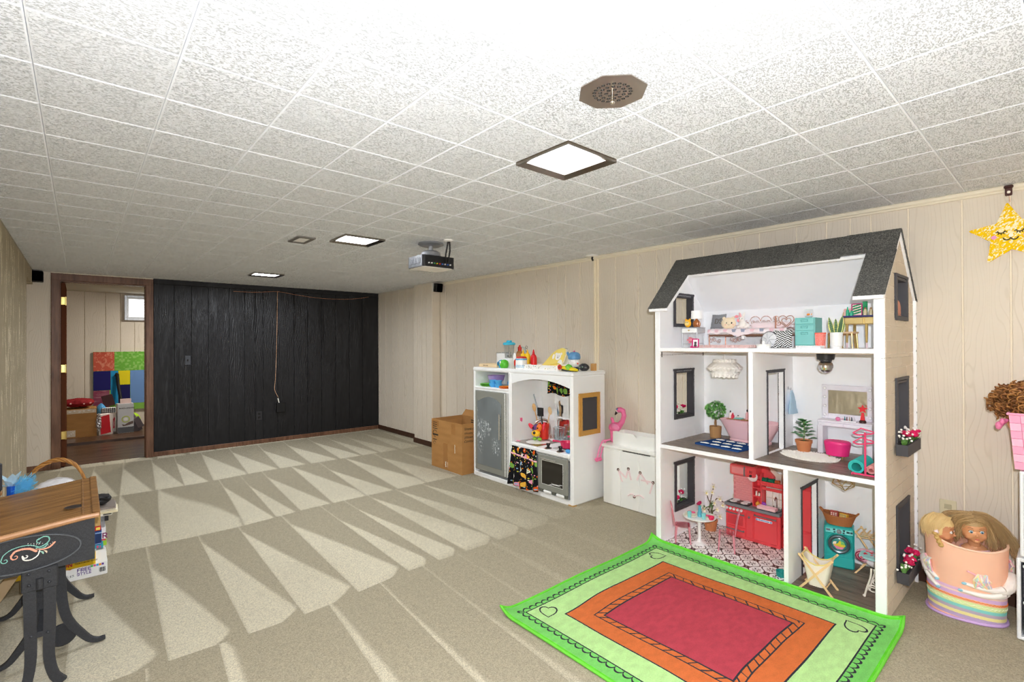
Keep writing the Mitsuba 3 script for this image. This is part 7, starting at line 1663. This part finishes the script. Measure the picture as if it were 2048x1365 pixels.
obj('oval_groove', tube([(x, YD - .0165, z) for x, z in el.exterior.coords[:-1]], .0032, 6, True), mat('54585d', .5), t)
def stroke(pts, w, cc, nm='painted_scroll'):
    P = bez(np.array([(a, b_, 0) for a, b_ in pts]), 8)[:, :2]; k = len(P); W = np.interp(np.linspace(0, 1, k), np.linspace(0, 1, len(w)), w)
    poly = unary_union([LineString(P[i:i + 2]).buffer(max(W[i], .0006), 6) for i in range(k - 1)])
    obj(nm, front(poly, .0008, YD - .0163), mat(cc, .7), t)
sp = lambda cx, cz, r, a0, n_, sg=1: [(cx + r * (1 - .75 * k / n_) * math.cos(math.radians(a0 + sg * 40 * k)), cz + r * (1 - .75 * k / n_) * math.sin(math.radians(a0 + sg * 40 * k))) for k in range(n_ + 1)]
CORALP, TEALP, WHP = 'f0a58c', '7fb9ac', 'e9e6df'
stroke([(-.128, .54), (-.145, .553), (-.165, .557), (-.185, .553), (-.195, .54)] + sp(-.185, .533, .012, 150, 8), (.0042, .003, .0015, .001), CORALP)
stroke([(-.128, .548), (-.11, .542), (-.09, .546), (-.075, .561)], (.001, .0026, .0032, .0028), CORALP)
stroke([(-.118, .553), (-.15, .568), (-.19, .565), (-.215, .548), (-.222, .53)] + sp(-.212, .526, .011, 170, 8), (.0016, .0016, .0016, .001), TEALP)
stroke([(-.128, .552), (-.108, .556), (-.092, .57), (-.093, .585), (-.108, .59), (-.122, .582)] + sp(-.118, .575, .011, 100, 6), (.002, .0022, .0016, .0008), TEALP)
stroke([(-.12, .548), (-.105, .549), (-.095, .56)], (.001, .0022, .0016), TEALP)
stroke([(-.118, .54), (-.124, .522), (-.142, .511), (-.16, .514), (-.165, .526)] + sp(-.156, .528, .009, 170, 7), (.002, .0026, .002, .001), WHP)
stroke([(-.118, .537), (-.11, .531), (-.108, .524)], (.001, .0028, .0012), '9cc7b8'); stroke([(-.106, .536), (-.1, .532), (-.098, .526)], (.001, .0028, .0012), 'f0d3b8')
obj('painted_dot', cat([front(Point(-.15 + .008 * k, .574 - .0018 * k).buffer(.0014), .0008, YD - .0163) for k in range(6)] + [front(Point(-.148 + .007 * k, .566 - .0005 * k).buffer(.0013), .0008, YD - .0163) for k in range(5)] + [front(Point(-.1 + .006 * k, .55 + .004 * k).buffer(.0012), .0008, YD - .0163) for k in range(4)]), mat(WHP, .7), t, kind='stuff')
# cast legs
pd = obj('pedestal_plate', B(-.17, -.066, YD - .012, YD + .012, .385, .47, .004), IRON, t)
obj('plate_rib', cat(hull([cyl((-.118, YD - .014, .392), (-.118, YD - .014, .432), .011, n=10).vertices])), IRON, pd)
for x, z in ((-.149, .455), (-.092, .452), (-.148, .412), (-.091, .409)): obj('rivet', ball((x, YD - .013, z), (.0055, .005, .0055), 2), mat('3b3d42', .35, .3), pd, smooth=True)
def strap(pts, w, th, m, nm='leg'):
    """A flat bar whose centre line runs through the points, broad along x for upright bars."""
    P = bez(pts, 10); v, f = [], []
    W = np.interp(np.linspace(0, 1, len(P)), np.linspace(0, 1, len(w)), w)
    T_ = np.gradient(P, axis=0); T_ /= np.linalg.norm(T_, axis=1, keepdims=True)
    for i in range(len(P)):
        s_ = np.cross(T_[i], [0, 1, 0]); s_ /= np.linalg.norm(s_) + 1e-9; q = np.array([0, 1, 0.])
        v += [P[i] + s_ * W[i] - q * th, P[i] + s_ * W[i] + q * th, P[i] - s_ * W[i] + q * th, P[i] - s_ * W[i] - q * th]
    for i in range(len(P) - 1):
        for j in range(4):
            a, b_ = i * 4 + j, i * 4 + (j + 1) % 4; f += [[a, b_, b_ + 4], [a, b_ + 4, a + 4]]
    f += [[0, 2, 1], [0, 3, 2], [len(v) - 4, len(v) - 3, len(v) - 2], [len(v) - 4, len(v) - 2, len(v) - 1]]
    obj(nm, mk(v, f), m, t)
strap([(-.147, YD, .39), (-.145, YD, .25), (-.144, YD, .12), (-.154, YD, .04), (-.17, YD, .001)], (.0185, .018, .016, .015), .009, IRON)
strap([(-.09, YD, .39), (-.09, YD, .25), (-.092, YD, .12), (-.078, YD, .04), (-.052, YD, .001)], (.0185, .018, .016, .015), .009, IRON)
obj('stretcher', B(-.145, -.09, YD - .006, YD + .006, .2, .222, .002), IRON, t)
for x in (-.147, -.09): obj('rivet', ball((x + (.005 if x < -.1 else -.005), YD - .011, .214), (.005, .004, .005), 2), mat('3b3d42', .35, .3), t, smooth=True)
for y in (2.9, 3.42):
    c = -.095 if y < 3 else -.125
    strap([(c + .025, y, .46), (c + .03, y, .3), (c + .05, y, .15), (c + .11, y, .045), (c + .145, y, .014), (c + .18, y, .012)], (.022, .019, .016, .012, .008, .005), .012, IRON)
    strap([(c - .025, y, .46), (c - .03, y, .3), (c - .05, y, .15), (c - .11, y, .045), (c - .145, y, .014), (c - .18, y, .012)], (.022, .019, .016, .012, .008, .005), .012, IRON)
obj('foot_bracket', cat(X(TR(-.06, 2.95, .055) @ RX(90), lathe([(0, -.006), (.045, -.006), (.05, 0), (.045, .006), (0, .006)], 24))), IRON, t)
obj('understretcher', B(-.13, -.1, 2.66, 3.42, .2, .215, .002), IRON, t)
# chair back just in frame at the far left
t = thing('school_chair', 'dark backrest of a school chair with wooden lower edge cut off by the left edge', 'chair')
obj('backrest', B(-.36, -.266, 3.19, 3.215, .672, .80, .006), IRON, t); obj('rail', B(-.36, -.266, 3.188, 3.217, .655, .672, .003), 'desk_oak', t)
obj('leg', cyl((-.31, 3.2, 0), (-.31, 3.2, .66), .014, n=10), IRON, t)
# ------------------------------------------------------------------ games and papers behind the desk
YG = 3.725
def gbox(lab, x0, x1, y0, y1, z0, z1, cc, catg='board game', name='game_box', r=.002):
    t = thing(name, lab, catg)
    obj('lid' if catg == 'board game' else 'body', B(x0, x1, y0, y1, z0, z1, r), mat(cc, .45), t)
    return t
PR = lambda x0, x1, z0, z1, y=YG: B(x0, x1, y - .0012, y + .001, z0, z1)
t = gbox('white tile game box at the bottom of the pile behind the desk', -.24, .119, YG, YG + .26, .001, .075, 'f0f1f1')
obj('lettering', text('FREE', .019, TR(-.016, YG - .0003, .046) @ FRONT, .0012, True), mat('4b2f7a', .5), t); obj('lettering', text('STYLE', .015, TR(-.016, YG - .0003, .026) @ FRONT, .0012, True), mat('5a3f86', .5), t)
obj('lettering', text('Q-TILES', .0115, TR(-.094, YG - .0003, .026) @ FRONT, .0012), mat('3c3c40', .5), t)
for k, cc in enumerate(('4fae4a', 'c94a8a', '3f8fd0', 'e08a2c', '6a3fa0')): obj('icon', PR(.045 + .012 * k, .055 + .012 * k, .058, .069), mat(cc, .5), t)
obj('barcode', cat([PR(.082 + .0036 * k, .0835 + .0036 * k + .0008 * (k % 3), .02, .045) for k in range(8)]), mat('2b2b2d', .5), t)
obj('corner_print', cat(front([(-.1, .075), (-.07, .075), (-.085, .063)], .001, YG - .0003), front([(-.06, .075), (-.03, .075), (-.045, .067)], .001, YG - .0003)), mat('d87a2c', .5), t)
t = gbox('yellow word game box second from the bottom of the pile behind the desk', -.26, .066, YG - .012, YG + .22, .076, .135, 'f2c81e')
obj('lettering', text('TION', .021, TR(-.108, YG - .0125, .09) @ FRONT, .0012, True), mat('b3203a', .5), t)
obj('lettering', text('OR THE EDITION OF', .0068, TR(-.032, YG - .0125, .108) @ FRONT, .001, True), mat('4a2a20', .5), t); obj('lettering', text('THIS CLASSIC GAME!', .0068, TR(-.024, YG - .0125, .096) @ FRONT, .001, True), mat('4a2a20', .5), t)
obj('picture', cat(front(affinity.scale(Point(-.005, .13).buffer(.012), 2, .5), .001, YG - .0125)), mat('4fb4cf', .5), t)
t = gbox('grey striped game box lying across the yellow one behind the desk', -.2, .108, YG + .03, YG + .24, .136, .157, 'd9dadd'); obj('print', PR(.07, .1, .14, .153, YG + .03), mat('6f7a88', .5), t)
t = gbox('teal and pink picture tin on the pile behind the desk', -.1, .1, YG - .004, YG + .16, .158, .178, '2f9db5', 'tin', 'game_tin'); obj('print', cat(PR(.07, .08, .16, .175, YG - .004), PR(.085, .09, .161, .172, YG - .004)), mat('e05a86', .5), t)
t = gbox('blue ornate tin with framed panel on the pile behind the desk', -.06, .093, YG, YG + .15, .179, .256, '1f3f7a', 'tin', 'game_tin'); obj('panel', PR(.066, .09, .188, .24), mat('16305e', .4), t); obj('border', cat(PR(.064, .092, .242, .248), PR(.064, .092, .182, .186)), mat('8fb0d8', .4), t)
t = gbox('red and yellow box above the blue tin behind the desk', -.05, .09, YG + .004, YG + .14, .257, .283, 'd9342c', 'box', 'small_box'); obj('print', PR(.068, .086, .262, .277, YG + .004), mat('f4dd62', .5), t)
t = gbox('white box with red letter R behind the desk', .0, .113, YG + .05, YG + .2, .179, .255, 'f0eeee', 'box', 'small_box'); obj('lettering', text('R', .03, TR(.094, YG + .049, .195) @ FRONT, .001, True), mat('7a2a5a', .5), t); obj('band', PR(.094, .113, .182, .19, YG + .05), mat('c8283a', .5), t)
t = gbox('tan wooden block box near the top of the pile behind the desk', -.02, .088, YG + .002, YG + .1, .284, .345, 'c9a468', 'box', 'wooden_box')
t = gbox('grey plastic case behind the wooden box on the pile', .02, .11, YG + .06, YG + .2, .256, .33, '8f9398', 'case', 'grey_case')
t = gbox('black plastic game piece holder under the papers behind the desk', .09, .126, YG + .06, YG + .15, .29, .331, '1d1d1f', 'holder', 'piece_holder')
t = gbox('white folded box under the cream magazines behind the desk', .0, .142, YG + .02, YG + .2, .3315, .349, 'eeece4', 'box', 'flat_box'); obj('edge', PR(.1, .138, .336, .344, YG + .02), mat('55524c', .6), t)
for k, (dx, z, cc, lab) in enumerate(((.167, .35, 'ece3c4', 'cream magazine with worn pages on the pile behind the desk'), (.16, .362, 'e4dcc6', 'second cream magazine resting on the worn one'), (.158, .374, '9b9088', 'grey brown booklet above the cream magazines'))):
    t = thing('magazine', lab, 'magazine')
    obj('pages', cat([X(TR(.0, YG + .0, z + .0032 * q) @ RZ(2 * q - 2), B(.02, dx - .004 * q, .0, .17, 0, .0026)) for q in range(3)]), mat(cc, .8), t); obj('cover', X(TR(0, YG, z + .0098) @ RZ(1), B(.02, dx, 0, .17, 0, .0016)), mat(['f3eedd', 'd8cfb8', '8a8078'][k], .5), t)
t = thing('camera_case', 'black soft case on top of the pile behind the desk', 'case')
obj('body', bump_mesh(X(TR(.075, YG + .08, .418), ball((0, 0, 0), (.066, .06, .03), 3)), .006, 30, 5), mat('1c1c1f', .5), t, smooth=50); obj('strap', tube(bez([(.03, YG + .03, .42), (.08, YG + .0, .445), (.125, YG + .04, .42)]), .008, 8), mat('141416', .5), t, smooth=True); obj('flap', B(.04, .13, YG + .02, YG + .07, .437, .449, .004), mat('242427', .5), t)
solo('lime_card', 'lime green card sticking out of the pile behind the desk', 'card', B(.1, .1165, YG + .03, YG + .12, .158, .1775, .001), mat('9fc832', .5))
solo('wooden_plank', 'tan wooden board leaning under the school desk', 'board', X(TR(-.24, 3.05, .3) @ RY(28) @ RX(20), B(-.02, .02, -.012, .012, -.3, .08, .002)), mat('b39a78', .7))
# ------------------------------------------------------------------ wicker basket with cloth, tinsel
BC = np.array([-.1, 3.8]); t = thing('wicker_basket', 'round wicker basket with tall woven handle behind the school desk', 'basket')
BZ = .30
rows_ = []
for k in range(12):
    r = .10 + .03 * k / 11; a = np.linspace(0, 6.283, 72, endpoint=False); w_ = .003 * np.sin(a * 18 + math.pi * (k % 2))
    rows_.append(tube(np.stack([BC[0] + (r + w_) * np.cos(a), BC[1] + (r + w_) * np.sin(a), np.full(72, BZ + .006 + .0135 * k)], 1), .0068, 6, True))
WKB = mat('a9733a', .6)
obj('weave', cat(rows_), WKB, t, smooth=True); obj('base', ext(Point(*BC).buffer(.104), .01, TR(0, 0, BZ)), WKB, t)
obj('rim', tube([(BC[0] + .133 * math.cos(a), BC[1] + .133 * math.sin(a), BZ + .168) for a in np.linspace(0, 6.283, 48, endpoint=False)], .01, 8, True), WKB, t, smooth=True)
hp = [(BC[0] - .131, 3.8, BZ + .16), (BC[0] - .128, 3.8, BZ + .27), (BC[0] - .07, 3.8, BZ + .355), (BC[0] + .01, 3.8, BZ + .382), (BC[0] + .08, 3.8, BZ + .34), (BC[0] + .122, 3.8, BZ + .245), (BC[0] + .131, 3.8, BZ + .16)]
hb_ = bez(hp, 14)
for k in range(4):
    ph = np.linspace(0, 26, len(hb_)) + k * 1.571
    obj('handle_strand', tube(hb_ + np.stack([0 * ph, .008 * np.cos(ph), .008 * np.sin(ph)], 1), .0056, 6), mat(('b5803f', 'a06c33')[k % 2], .5), t, smooth=True)
solo('stool_box', 'plain brown storage box under the wicker basket', 'box', B(-.3, .02, 3.66 + .35 - .32 + .0, 3.69 + .0, 0, .01) if False else B(-.36, .0, 4.02 - .3, 4.0, .0005, .0006) if False else B(-.36, -.265, 3.72, 3.98, .001, .298, .004), mat('8a6a48', .7)) if False else None
g = np.random.default_rng(8)
dome = lathe([(.125, 0), (.12, .045), (.1, .085), (.065, .112), (.03, .124), (0, .127)], 40, (BC[0], BC[1], BZ + .15)); dome = dome.subdivide()
t = thing('white_cloth', 'crumpled white cloth heaped in the wicker basket', 'cloth')
obj('cloth', bump_mesh(dome, .012, 22, 9, 1), mat('e6e6ea', .95), t, smooth=60)
t = thing('tinsel_wand', 'blue foil tube with light blue tinsel and clear cellophane behind the desk', 'party decoration')
tx, ty, tz = -.252, 3.4, .56
obj('tube', lathe([(0, 0), (.0155, 0), (.0165, .03), (.0155, .06), (.0165, .09), (0, .09)], 18, (tx, ty, tz)), mat('1f5fc8', .25, .3), t, smooth=40)
st_ = []
for _ in range(170):
    p = np.array([tx + .02, ty, tz + .06]); d = np.array([g.uniform(.0, .075), g.uniform(-.03, .03), g.uniform(-.01, .08)])
    st_.append(tube(bez([p + g.normal(size=3) * .008, p + d * .5 + g.normal(size=3) * .006, p + d], 3), .0011, 4))
obj('tinsel', cat(st_), mat('6fc4ea', .3, .2), t, kind='stuff')
cel = [leaf((tx, ty, tz + .085), (tx + .045 * math.cos(a), ty + .03 * math.sin(a), tz + .12 + .03 * math.sin(3 * a)), .02, 4, -.1) for a in np.linspace(0, 6.28, 9, endpoint=False)]
obj('cellophane', cat(cel), mat('b5d3e3', .1), t)
# ------------------------------------------------------------------ storage room beyond the door
ZS = .036
bx = (-.19, .185, 9.2, 9.62, .64 - .0)
t = thing('cardboard_box', 'taped cardboard box heaped with red fabric in the storage room', 'box')
obj('carton', cat(B(-.2, .178, 9.2, 9.6, ZS, .43), ), 'cardboard', t)
obj('tape', B(-.19, .17, 9.1985, 9.2, .37, .425, .0), mat('d8c6ac', .2), t); obj('tape', B(-.15, -.05, 9.1985, 9.2, .05, .14), mat('d8c6ac', .2), t)
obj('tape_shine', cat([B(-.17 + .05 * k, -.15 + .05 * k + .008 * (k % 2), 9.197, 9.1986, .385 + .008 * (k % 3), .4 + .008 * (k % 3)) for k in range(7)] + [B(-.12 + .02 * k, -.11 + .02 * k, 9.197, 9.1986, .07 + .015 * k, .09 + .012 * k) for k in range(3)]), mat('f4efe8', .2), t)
t = thing('red_fabric', 'dark red fabric with pale snowflakes piled on the storage room box', 'fabric')
obj('heap', bump_mesh(X(TR(-.02, 9.4, .505), ball((0, 0, 0), (.19, .18, .06), 4)), .03, 12, 3), mat('8a141c', .85), t, smooth=60)
obj('snowflakes', cat([X(TR(-.1 + .07 * k, 9.235 + .01 * (k % 2), .51 + .012 * math.sin(k * 2)) @ RX(60), ext(unary_union([LineString([(-.012 * math.cos(a), -.012 * math.sin(a)), (.012 * math.cos(a), .012 * math.sin(a))]).buffer(.0022) for a in (0, 1.05, 2.1)]), .004)) for k in range(4)]), mat('d9a8a4', .8), t)
def upright(lab, catg, name, x0, x1, y, z0, z1, cc, tilt=0, th=.1, r=.003):
    t = thing(name, lab, catg)
    M = TR((x0 + x1) / 2, y, z0) @ RX(0) @ RZ(tilt)
    obj('body', X(M, B(-(x1 - x0) / 2, (x1 - x0) / 2, 0, th, 0, z1 - z0, r)), mat(cc, .6), t)
    return t, M
# patchwork painted panel on the wall
t = thing('color_block_panel', 'large panel painted in colour blocks leaning on the storage room wall', 'art panel')
AX, AZ = .149, 1.222
obj('board', B(AX, .98, 9.965, 9.985, .30, AZ), mat('7fb04a', .8), t)
def patch(x0, x1, z0, z1, cc, wear=0): obj('color_block', B(x0, x1, 9.962, 9.966, z0, z1), cc if cc.startswith('paint') else mat(cc, .85), t)
def f_pr(p, n, uv): return mix(L3('c25a48'), L3('d98a72'), smoothstep(.45, .75, noise(p.x * 30, p.z * 30) * .6 + noise(p.x * 110, p.z * 60) * .4))
pmat('paint_red', f_pr, r=1)
def f_pm(p, n, uv): return mix(L3('8a4258'), L3('a5707c'), smoothstep(.45, .75, noise(p.x * 14, p.z * 90)))
pmat('paint_plum', f_pm, r=1)
def f_pg(p, n, uv): return mix(L3('6fb045'), L3('93c46a'), smoothstep(.4, .8, noise(p.x * 40, p.z * 40)))
pmat('paint_green', f_pg, r=1)
patch(AX + .002, .405, .925, AZ - .002, 'paint_red'); patch(.408, .978, .925, AZ - .002, 'paint_green')
patch(AX + .002, .358, .625, .922, '1a1560'); patch(.361, .452, .39, .922, '1f8fc4'); patch(.455, .6, .70, .922, 'e3d21a'); patch(.455, .6, .40, .697, '171250'); patch(.603, .978, .40, .922, '6a8fc4'); patch(AX + .002, .345, .36, .622, 'paint_plum')
# bags and boxes on the step
t = thing('paper_bag', 'white gift bag with a red front panel standing in the storage room', 'bag')
bw = hull([(.205, 9.2, ZS), (.36, 9.24, ZS), (.205, 9.34, ZS), (.36, 9.38, ZS), (.185, 9.2, .33), (.395, 9.24, .33), (.185, 9.34, .33), (.395, 9.38, .33)])
obj('bag', bw, mat('e7dfd8', .6), t)
obj('red_panel', slab((.222, 9.2005, ZS + .01), (.335, 9.2295, ZS + .03), (.315, 9.219, .325), (.212, 9.1995, .3), .004), mat('c8202c', .5), t); obj('logo', X(TR(.372, 9.231, .2), front(Polygon([(-.012, -.08), (.006, -.08), (.014, .06), (0, .08), (-.012, .05)]).difference(Polygon([(-.006, -.05), (.002, -.05), (.006, .03), (-.004, .03)])), .003)), mat('b23440', .5), t)
obj('foil', bump_mesh(X(TR(.2, 9.2, .22), ball((0, 0, 0), (.03, .02, .13), 3)), .012, 40, 2), mat('c9c9cc', .25, .8), t)
t = thing('gingham_bag', 'black and white checked bag behind the red and white one', 'bag')
obj('bag', B(.23, .4, 9.42, 9.52, ZS, .40, .01), mat('e9e7e4', .8), t)
obj('checks', cat([B(.235 + .024 * k, .245 + .024 * k, 9.4185, 9.421, .30, .40) for k in range(7)] + [B(.23, .4, 9.417, 9.4205, .31 + .024 * k, .319 + .024 * k) for k in range(4)]), mat('3a3a3e', .8), t)
solo('blue_pouch', 'light blue and white crinkled pouch beside the cardboard box', 'pouch', bump_mesh(X(TR(.235, 9.5, .34), ball((0, 0, 0), (.06, .07, .13), 3)), .015, 22, 6), mat('4f9fd6', .5), smooth=60)
solo('dark_red_box', 'tilted dark red and black box on top of the storage pile', 'box', cat(X(TR(.335, 9.55, .42) @ RY(-14), B(-.065, .065, -.05, .05, 0, .16, .003))), mat('3a1013', .5))
t = thing('appliance_box', 'grey and white appliance box with lettering standing in the storage room', 'box')
M = TR(.505, 9.22, ZS) @ RZ(6)
obj('carton', X(M, B(-.095, .095, 0, .13, 0, .43, .002)), mat('c9ccd0', .5), t); obj('top_flap', X(M @ TR(0, .02, .43) @ RX(-20), B(-.06, .07, 0, .004, 0, .075)), mat('c4aaa4', .6), t)
obj('lettering', text('BLACK+DECKER', .017, M @ TR(-.08, -.0005, .355) @ FRONT, .0012, True), mat('2c2c30', .5), t)
obj('badge', X(M, front(Point(.0, .2).buffer(.05).difference(Point(0, .2).buffer(.036)), .0015, -.0003)), mat('b9c66a', .5), t); obj('badge_disc', X(M, front(Point(.0, .2).buffer(.024), .0015, -.0003)), mat('f1f2ee', .5), t)
obj('picture', X(M, front(Polygon([(-.05, .13), (-.01, .12), (.03, .15), (.09, .17), (.09, .13), (.03, .11), (-.03, .1)]), .0015, -.0003)), mat('6a5a56', .5), t); obj('footer', X(M, front(sbox(-.094, .005, .094, .085), .0015, -.0003)), mat('55585e', .5), t)
solo('tripod_bag', 'long black strap bundle leaning on the colour block panel', 'bag', cat(tube(bez([(.44, 9.93, .86), (.45, 9.9, .7), (.475, 9.85, .5), (.49, 9.8, .36)]), .022, 8), tube(bez([(.41, 9.93, .84), (.43, 9.92, .88), (.455, 9.92, .86)]), .012, 8)), mat('1d1a19', .6), smooth=40)
solo('magazine_stack', 'black framed pile of magazines at the right edge of the doorway view', 'magazines', cat(X(TR(.66, 9.3, ZS) @ RY(-24), B(-.06, .06, 0, .1, 0, .3, .004)), X(TR(.7, 9.25, .1) @ RY(-24), B(-.05, .03, 0, .08, 0, .16, .004))), mat('5d5358', .5))
solo('lime_bag', 'lime green plastic bag low behind the appliance box', 'bag', bump_mesh(X(TR(.585, 9.6, .17), ball((0, 0, 0), (.12, .08, .13), 3)), .02, 18, 7), mat('a4cf1e', .5), smooth=60)
frame()
